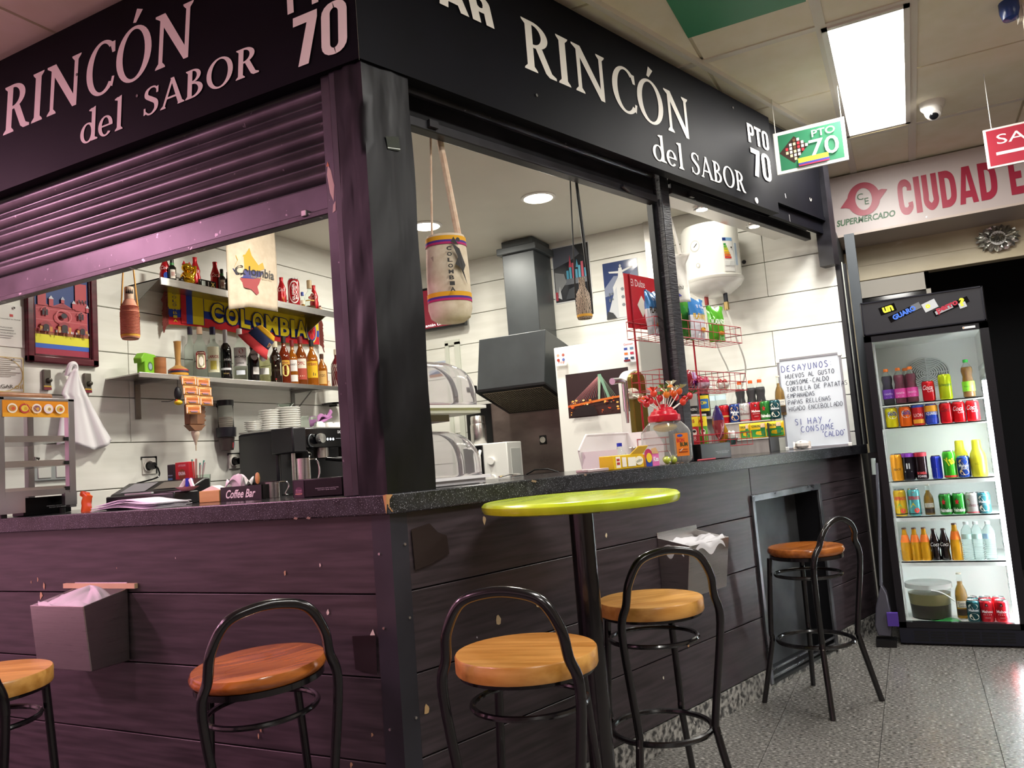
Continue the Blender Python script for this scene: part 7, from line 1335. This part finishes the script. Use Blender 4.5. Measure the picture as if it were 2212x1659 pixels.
for px_, s_ in ((266, -1), (288, 1)):
    e = t.matrix_basis.inverted()@aY(1.75, px_, 580); MB().tube([(s_*R*.95, -.006, H*.5), (s_*R*.8, -.008, H*.85), (e.x, e.y, e.z), (e.x*.9, e.y, 2.735-P.z)], .004, 6).build('strap', M('#d9a04a', .7), t)
# ================================================================== coffee machine and crockery
CM = thing('coffee_machine', 'black two group espresso machine against the back wall', 'coffee machine', (1.48, 1.72, 1.0005)); BKM = M('#131317', .25); BKS = NM('machine_side', '#17171c', '#1e1e24', 3, rough=(.18, .28))
MB().box(-.06, -.03, .03, .32, .05, .432).build('side_panel', BKS, CM, bevel=.012); MB().box(-.075, .03, -.10, .06, .30, .44).build('front_corner', M('#1d1d22', .3), CM, bevel=.008)
MB().box(-.03, .66, .10, .32, .04, .432).build('body', M('#1a1a1e', .3), CM); MB().box(.03, .66, -.09, .10, .325, .435).build('control_panel', M('#08080b', .15), CM, bevel=.004); MB().box(-.055, .66, -.08, .315, .433, .442).build('top_tray', M('#b9bbb9', .3, .8), CM)
MB().box(-.03, .66, .08, .10, .08, .33).build('back_plate', M('#3a3a3e', .2, .8), CM); MB().box(-.05, .66, -.10, .32, .0, .06).build('drip_tray', M('#101013', .25), CM, bevel=.004)
MB().cyl((-.025, -.05, .05), (-.025, -.05, .31), .012, n=12).build('front_leg', STEEL, CM)
a = Art(lambda u, v, d: V((u, -.09-d, v))); 
LED = M('#eaf6ff', .3, emis=6)
for k in range(5): a.ell(.17+.024*k, .372, .007, .007, LED, 10)
for k in range(5): a.ell(.39+.024*k, .375, .007, .007, LED, 10)
a.rect(.285, .374, .372, .376, '#9aa0a8'); a.text('GAGGIA', .33, .413, .017, '#e8e8ec', w=.055, bold=.01); a.build('panel_print', CM)
MB().lathe([(0, -.03), (.026, -.028), (.03, -.015), (.028, .0), (.018, .002)], 20).xf(Mx.Translation((.135, -.10, .375))@Mx.Rotation(-pi/2, 4, 'X')).build('steam_knob', M('#b9bbb8', .25, .8), CM); MB().tube([(.08+.028*cos(q), -.096, .365+.035*sin(q)) for q in [rad(40+k*24) for k in range(11)]], .003, 6).build('gauge_ring', M('#70757a', .3, .6), CM)
for x in (.24, .46):
    MB().cyl((x, -.02, .27), (x, -.02, .325), .042, n=24).build('group_head', STEEL, CM); MB().tube([(x, -.05, .265), (x+.04, -.10, .255), (x+.10, -.17, .245)], [.012, .014, .016], 12).build('filter_handle', BLKG, CM); MB().cyl((x+.101, -.172, .2448), (x+.104, -.176, .244), .013, n=12).build('handle_cap', CHROME, CM)
for x, dx in ((.06, -.05), (.36, .04)): MB().tube(bez([(x, -.06, .325), (x+.01, -.09, .29), (x+dx*.6, -.11, .27), (x+dx, -.115, .20), (x+dx*1.1, -.115, .12)], 6), .005, 8).build('steam_wand', CHROME, CM); MB().cyl((x+dx*1.1, -.115, .115), (x+dx*1.1, -.115, .13), .007, n=8).build('wand_tip', CHROME, CM)
TOPZ = 1.4435
PW = M('#efeeea', .2)
def stack(label, px, Y, r, n, dz, glass=False):
    P = aY(Y, px, 900)
    for k in range(n):
        t = tag(MB().lathe([(0, .002), (r*.55, .0), (r*.6, .003), (r, .013), (r*.985, .015), (r*.58, .006), (0, .006)], 26).build('saucer', PW, None), label+[' at the bottom', ', second from below', ', third from below', ', fourth from below', ', fifth from below', ', sixth from below', ', seventh from below', ', eighth from below', ', ninth from below', ', tenth from below'][k] , 'saucer', 'saucers stacked on the coffee machine'); t.location = (P.x, Y, TOPZ+dz*k)
stack('white saucer of the left stack', 548, 1.98, .055, 5, .011); stack('white saucer of the middle stack', 582, 1.92, .060, 9, .013); stack('white saucer of the tall right stack', 622, 1.88, .072, 10, .0132)
P = aY(1.88, 618, 900); t = thing('glass_dish', 'small glass dish on top of the tall saucer stack', 'dish', (P.x, 1.88, TOPZ+.0132*9+.0155)); MB().lathe([(.03, 0), (.05, .022), (.047, .022), (.028, .004), (0, .004)], 20).build('bowl', CLEARG, t)
for k, px in enumerate((658, 676)):
    P = aY(1.82, px, 900); t = thing('drinking_glass', ['upturned glass right of the saucer stacks', 'upturned glass beside the mauve cloth'][k], 'glass', (P.x, 1.82, TOPZ), group='upturned glasses'); MB().lathe([(.028, 0), (.024, .075), (.018, .08), (0, .08)], 20).build('glass', CLEARG, t)
P = aY(1.86, 698, 905); t = thing('cleaning_cloth', 'folded mauve cloth on the cups', 'cloth', (P.x, 1.88, TOPZ+.022)); MB().grid(lambda u, v: V((-.06+.14*u, -.03+.06*v, .02+.07*u+.02*sin(2*pi*u)+.018*sin(6*v))), 16, 8).grid(lambda u, v: V((-.05+.12*u, -.035+.05*v, .012+.045*u+.012*sin(5*v))), 12, 6).build('cloth', M('#a06a9c', .9), t, solid=.006, ang=80)
for k, px in enumerate((690, 712, 728)):
    P = aY(1.83 if k else 1.80, px, 925); t = thing('coffee_cup', ['white cup below the mauve cloth', 'white cup behind the shutter post', 'white cup at the right end of the machine top'][k], 'cup', (P.x, 1.83 if k else 1.80, TOPZ), group='white coffee cups'); MB().lathe([(.034, 0), (.036, .004), (.030, .035), (.018, .046), (0, .046)], 22).build('cup', PW, t); MB().tube([(.032, -.0, .012), (.05, 0, .016), (.05, 0, .034), (.03, 0, .036)], .004, 6).build('handle', PW, t)
# small round pan on the wall right
P = aY(2.10, 727, 875); t = thing('frying_pan', 'dark round lid hanging at the right end of the back wall', 'pan', P); MB().lathe([(0, 0), (.09, .0), (.10, .012), (0, .012)], 24).build('pan', BLKG, t); MB().cyl((0, .0, 0), (0, .058, .0), .008, n=8).build('bracket', BLK, t)
# jugs
def jug(label, px, pyt, X, zb, rpx, zt=None):
    P = aX(X, px, pyt); R = rpx*mpp(P); H = P.z-zb; t = thing('steel_jug', label, 'jug', (X, P.y, zb), face(P), 'steel milk jugs'); MB().lathe([(R*.98, 0), (R, .004), (R, H*.9), (R*1.02, H), (R*.97, H), (R*.95, .01), (0, .01)], 28).build('jug', STEEL, t); MB().tube(bez([(R, 0, H*.95), (R+.025, 0, H*.92), (R+.032, 0, H*.6), (R+.02, 0, H*.2), (R+.028, 0, H*.08)], 6), .003, 8).build('handle', CHROME, t)
jug('short steel jug left of the black napkin holder', 588, 1041, .36, 1.1005, 15); jug('tall steel jug behind the black napkin holder', 655, 990, .50-.06, 1.1005, 14)
# ================================================================== on the left counter
def LC(px, X, py=1090): return aX(X, px, py)
P0, P1 = LC(635, .17, 1060), LC(743, .17, 1050); nb = napkin_box('black napkin holder with a pink label beside the corner post', (.20, (P0.y+P1.y)/2, 1.1005), -pi/2, (P0.y-P1.y), .075, aX(.17, 700, 1032).z-1.1005, 1)
# coffee bar organiser
P0, P1 = LC(478, .30, 1060), LC(566, .30, 1060); t = thing('organiser_box', 'black wooden organiser lettered Coffee Bar with napkins', 'box', (.30, (P0.y+P1.y)/2, 1.1005), -pi/2); w = P0.y-P1.y; h = aX(.30, 520, 1050).z-1.1005
MB().box(-w/2, w/2, -.004, .004, 0, h).build('front_board', BLK, t); MB().box(-w/2, w/2, .07, .078, 0, h+.01).build('back_board', BLK, t)
for x in (-w/2, 0, w/2-.006): MB().box(x, x+.006, .0, .075, 0, h).build('divider', BLK, t)
a = Art(lambda u, v, d: V((u, -.004-d, v))); a.text('Coffee Bar', 0, h*.48, h*.6, '#f0eeea', w=w*.72, shear=.3, bold=.02); a.build('lettering', t)
t = thing('paper_napkins', 'crumpled white napkins in the coffee bar organiser', 'napkins', (.335, (P0.y+P1.y)/2+w*.24, 1.102)); MB().grid(lambda u, v: V((-.025+.06*u, -.042+.084*v, h*.8+.035*abs(sin(5*u+3*v))+.02*sin(13*u))), 14, 10).build('napkin', M('#eceaea', .8), t, solid=.003, ang=25); MB().box(-.022, .03, -.035, .035, .0, h*.78).build('pile', M('#e4e2e0', .8), t)
for k in range(4):
    t = thing('wooden_spoon', ['wooden stirrer leaning left in the organiser', 'wooden stirrer, second from the left', 'wooden stirrer, third from the left', 'wooden stirrer leaning right in the organiser'][k], 'spoon', (.335, (P0.y+P1.y)/2-w*(.16+.05*k), 1.103), group='wooden stirrers'); d = (k-1.5)*.012; MB().tube([(0, 0, 0), (0, d*.6, h*.9)], .003, 6).ball((0, d, h+.022), .012, (.4, .8, 1.8), 8).build('stirrer', M('#cf9f5c', .5), t)
# wooden napkin block
P0, P1 = LC(430, .30, 1070), LC(474, .30, 1070); t = thing('napkin_block', 'pale wooden block with a paper sheet on top', 'block', (.30, (P0.y+P1.y)/2, 1.1005), -pi/2); w = P0.y-P1.y; h = aX(.30, 452, 1060).z-1.1005; MB().box(-w/2, w/2, 0, .09, 0, h).build('block', NM('pale_wood', '#c9a05c', '#d6b06e', 5, (1, 1, 8), (.5, .6)), t, bevel=.002); MB().prism([(-w/2, h), (w/2, h), (.005, h+.018)], .01, .05).build('paper', M('#ece4d6', .7), t)
# till / cash drawer
P0, P1 = LC(246, .38, 1055), LC(430, .38, 1075); t = thing('cash_till', 'low black till machine on the left counter', 'till', (.36, (P0.y+P1.y)/2, 1.1005), -pi/2); w = P0.y-P1.y; BT = M('#141417', .3); h = aX(.36, 330, 1040).z-1.1005
MB().prism([(.0, 0), (.115, 0), (.115, h*.98), (.09, h), (.0, h*.55)], -w/2, w*.42, 'yz').build('case', BT, t, bevel=.006); MB().box(-w*.28, w/2, -.10, .02, 0, h*.5).build('drawer', M('#1b1c20', .3), t, bevel=.005); MB().cyl((w*.42, -.10, h*.2), (w*.42, -.108, h*.2), .008, n=12).build('lock', CHROME, t)
a = Art(lambda u, v, d: V((u, .0+v, h*.55+(h*.45)*v/.09+d+.001))); a.rect(-w*.40, .01, -w*.1, .08, '#8a8c90'); a.rect(-w*.02, .02, w*.33, .075, '#6f6c62'); a.build('key_plate', t)
MB().obox((0, -.055, h*.5+.004), (w*.3, .012, .006), (0, 0, .03)).build('pen', M('#d8d8dc', .3), t)
# coffee boxes and straws behind the till
P0, P1 = LC(384, .50, 1050), LC(414, .50, 1050); zt_ = aX(.50, 400, 998).z; t = thing('coffee_box', 'red box of decaf coffee with a cup picture', 'box', (.49, (P0.y+P1.y)/2, 1.1005), -pi/2); w = P0.y-P1.y; h = zt_-1.1005; MB().box(-w/2, w/2, 0, .03, 0, h).build('carton', M('#c41f2a', .4), t, bevel=.002); a = Art(lambda u, v, d: V((u, -d, v))); a.text('CAFE SOLUBLE', 0, h*.92, h*.05, '#f0d8d8', w=w*.55); a.ell(0, h*.70, w*.25, h*.13, '#8a4a24', 20); a.text('KNUMA', 0, h*.72, h*.09, '#f4eeea', w=w*.5, bold=.04); a.rect(-w*.25, h*.42, w*.25, h*.48, '#4a62b8'); a.ell(0, h*.22, w*.3, h*.15, '#efe9e0', 22); a.ell(0, h*.28, w*.27, h*.08, '#d8b07a', 22); a.ring(w*.33, h*.2, w*.1, h*.07, w*.03, '#efe9e0'); a.build('print', t)
P0 = LC(371, .50, 1050); t = thing('coffee_box', 'black box with blue stripes left of the red coffee box', 'box', (.50, P0.y, 1.1005), -pi/2); MB().box(-w*.29, w*.22, .0, .05, 0, h*.97).build('carton', M('#1d1d21', .4), t, bevel=.002); a = Art(lambda u, v, d: V((u, -d, v))); a.rect(-w*.22, h*.68, w*.1, h*.71, '#8aa0b0'); a.rect(-w*.22, h*.58, w*.1, h*.63, '#5a8ab8'); a.build('print', t)
P0 = LC(441, .47, 1060); Rg = 13*mpp(P0); hg = aX(.47, 441, 1025).z-1.1005; t = thing('glass_jar', 'clear square glass holding coins beside the straws', 'jar', (.47, P0.y, 1.1005)); MB().lathe([(Rg*.85, 0), (Rg*.9, .004), (Rg*1.1, hg), (Rg*1.05, hg), (Rg*.82, .008), (0, .008)], 20).build('glass', CLEARG, t); MB().ball((0, 0, hg*.22), Rg*.75, (1, 1, .5), 10).build('coins', M('#7a5a3c', .4, .4), t)
P0 = LC(428, .54, 1050); t = thing('straw_holder', 'dark straw cup behind the coin glass', 'holder', (.53, P0.y, 1.1005)); MB().lathe([(.022, 0), (.024, .07), (.022, .07), (.02, .005), (0, .005)], 16).build('cup', DGREY, t)
for k in range(12):
    s = thing('paper_straw', ['striped straw ', 'turquoise straw ', 'pale straw '][k % 3]+'number '[:0]+['leaning far left', 'leaning left', 'near the left', 'left of centre', 'just left of the middle', 'in the middle', 'just right of the middle', 'right of centre', 'near the right', 'leaning right', 'leaning far right', 'at the right edge'][k]+' in the dark cup', 'straw', (.53+.012*((k*5) % 3-1), P0.y+.013-.0024*k, 1.107), group='straws in the dark cup'); zs = aX(.53, 428, 991).z-1.107; MB().cyl((0, 0, 0), (.01*((k*7) % 3-1), .028-.0055*k, zs*(.85+.15*((k*3) % 4)/3)), .0036, n=6).build('straw', M(['#c9968a', '#4aa08e', '#e0d8cf'][k % 3], .5), s)
P0 = LC(405, .32, 1060); _zb = 1.1005+(aX(.36, 330, 1040).z-1.1005)*.5+.001; t = thing('sugar_sachets', 'small dish with blue and red sugar sachets', 'dish', (.32, P0.y, _zb)); zz = .016; MB().lathe([(.02, 0), (.035, zz*.6), (.045, zz), (.042, zz), (.03, zz*.6), (0, .006)], 18).build('dish', M('#c9808a', .3), t)
for k in range(5): MB().obox((.01*(k % 2), -.024+.012*k, zz+.012), (.008, .012, .04), (.3*(k-2), .2, .3*k)).build('sachet', M(['#e8e4e0', '#2a34b0', '#2a34b0', '#c0343c', '#e0d8d8'][k], .4), t)
# sheaf of papers and orange packet
P0, P1 = LC(205, .10, 1090), LC(340, .10, 1085); t = thing('paper_stack', 'loose stack of white papers on the left counter edge', 'papers', (.10, (P0.y+P1.y)/2, 1.1005), -pi/2); w = P0.y-P1.y
for k in range(7):
    MB().grid(lambda u, v: V((w*(u-.5)*(1-.02*(k % 3)), .01*((k*3) % 4)+.145*v-.02, .0028*k+.002+(.006+.0012*k)*sin(pi*min(1, u*1.1))**2+.003*sin(5*u+k))), 16, 4).build('sheet', M('#e2dde8', .6), t, solid=.0022)
P0 = LC(186, .13, 1090); t = thing('orange_packet', 'crumpled orange packet beside the papers', 'packet', (.13, P0.y, 1.1005), -pi/2); MB().grid(lambda u, v: V((-.033+.06*u-.018*(v > .8)+.004*sin(9*v), -.012*sin(pi*u)+.01*v, .072*v+.008*sin(pi*u)*v)), 12, 10).grid(lambda u, v: V((-.033+.06*u-.018*(v > .8), .012*sin(pi*u)+.01*v, .070*v)), 12, 10).build('wrapper', M('#e0601a', .3), t, ang=50)
# ------------------------------------------------------------------ food warmer
YW = 1.70; P1 = aY(YW, 166, 1090); P0 = aY(YW, -4, 1100); t = thing('food_warmer', 'steel glass sided food warmer with an orange food banner', 'food warmer', (P1.x, YW, 1.1005), 0); 
w = P1.x-P0.x; hz = aY(YW, 158, 862).z-1.1005; x1 = 0; x0 = -w; d_ = .30
def zz_(py, px=100): return aY(YW, px, py).z-1.1005
SF = NM('warmer_steel', '#a09ea0', '#b0aeaf', 2, rough=(.26, .38), metal=.9)
for xx in (x0, x1-.028):
    for yy in (0, d_-.028): MB().box(xx, xx+.028, yy, yy+.028, .02, hz).build('post', SF, t, bevel=.002)
MB().box(x0, x1, 0, d_, hz-.012, hz).build('roof', SF, t, bevel=.002); zb = zz_(1075); MB().box(x0, x1, 0.002, d_-.002, .075, .098).build('base_plate', SF, t); MB().box(x0, x0+.10, -.002, .02, .015, .08).build('skirt', SF, t); MB().box(x1-.05, x1, -.002, .02, .03, .08).build('skirt', SF, t)
zb0, zb1 = zz_(901, 75), zz_(866, 75); MB().box(x0+.02, x1-.028, -.001, .004, zb0, zb1).build('banner', M('#e08f1e', .35), t)
a = Art(lambda u, v, d: V((x0+.02+u*(w-.048), -.0015-d, zb0+v*(zb1-zb0)))); 
a.rect(0, 0, 1, .25, '#e8a41e')
for k in range(5):
    c_ = .14+.178*k; a.ell(c_, .52, .075, .30, ['#f2ead8', '#c23a3c', '#f0e4da', '#e6d4e4', '#f2e8dc'][k], 18); a.ell(c_, .52, .056, .20, ['#c98a3a', '#e6c84a', '#8a5a6a', '#f4e6c8', '#d8b04a'][k], 14); a.ell(c_+.012, .5, .025, .1, ['#d8502a', '#d9a82a', '#d9a03a', '#b08a4a', '#c04a3a'][k], 10)
for k in range(4): a.line([(.3+.02*k, .95), (.42+.05*k, .1)], .006, '#f0b84a')
a.build('banner_print', t)
for k, py in enumerate((952, 1005, 1062)):
    z = zz_(py, 90); MB().box(x0+.03, x1-.04, .01, d_-.02, z-.004, z).box(x0+.03, x1-.04, .006, .012, z-.004, z+.020).build('rack_tray', STEEL, t); MB().box(x1-.045, x1-.028, .0, .02, z, z+.014).build('rack_clip', BLK, t)
MB().box(x0+.03, x1-.03, d_-.006, d_-.003, .1, hz-.015).build('back_glass', M('#f2f6f6', .0, 0, 1, ior=1.02), t); MB().box(x1-.004, x1-.001, .03, d_-.03, .1, hz-.015).build('side_glass', M('#f2f6f6', .0, 0, 1, ior=1.02), t)
for xx in (x0+.03, x1-.05):
    for yy in (.02, d_-.04): MB().cyl((xx, yy, 0), (xx, yy, .02), .012, n=12).build('foot', BLK, t)
MB().tube([(x0+.20, .1, zz_(1005)+.005), (x0+.205, .1, zz_(985)), (x0+.22, .1, zz_(988))], .006, 8).build('tongs', STEELD, t)
zc = 1.1005+hz
t = thing('wooden_tray', 'brown wooden board lying on the food warmer', 'board', (P1.x-.07, YW+.03, zc+.0005), -.03); MB().box(-.36, .0, .0, .22, 0, .022).build('board', NM('tray_wood', '#8a5a38', '#a3704a', 4, (6, 1, 1), (.35, .45)), t, bevel=.008)
P0, P1b = aY(YW+.06, 52, 1095), aY(YW+.06, 155, 1090); napkin_box('black napkin holder under the food warmer', ((P0.x+P1b.x)/2, YW+.10, 1.1005), 0, P1b.x-P0.x, .075, .070, 0)
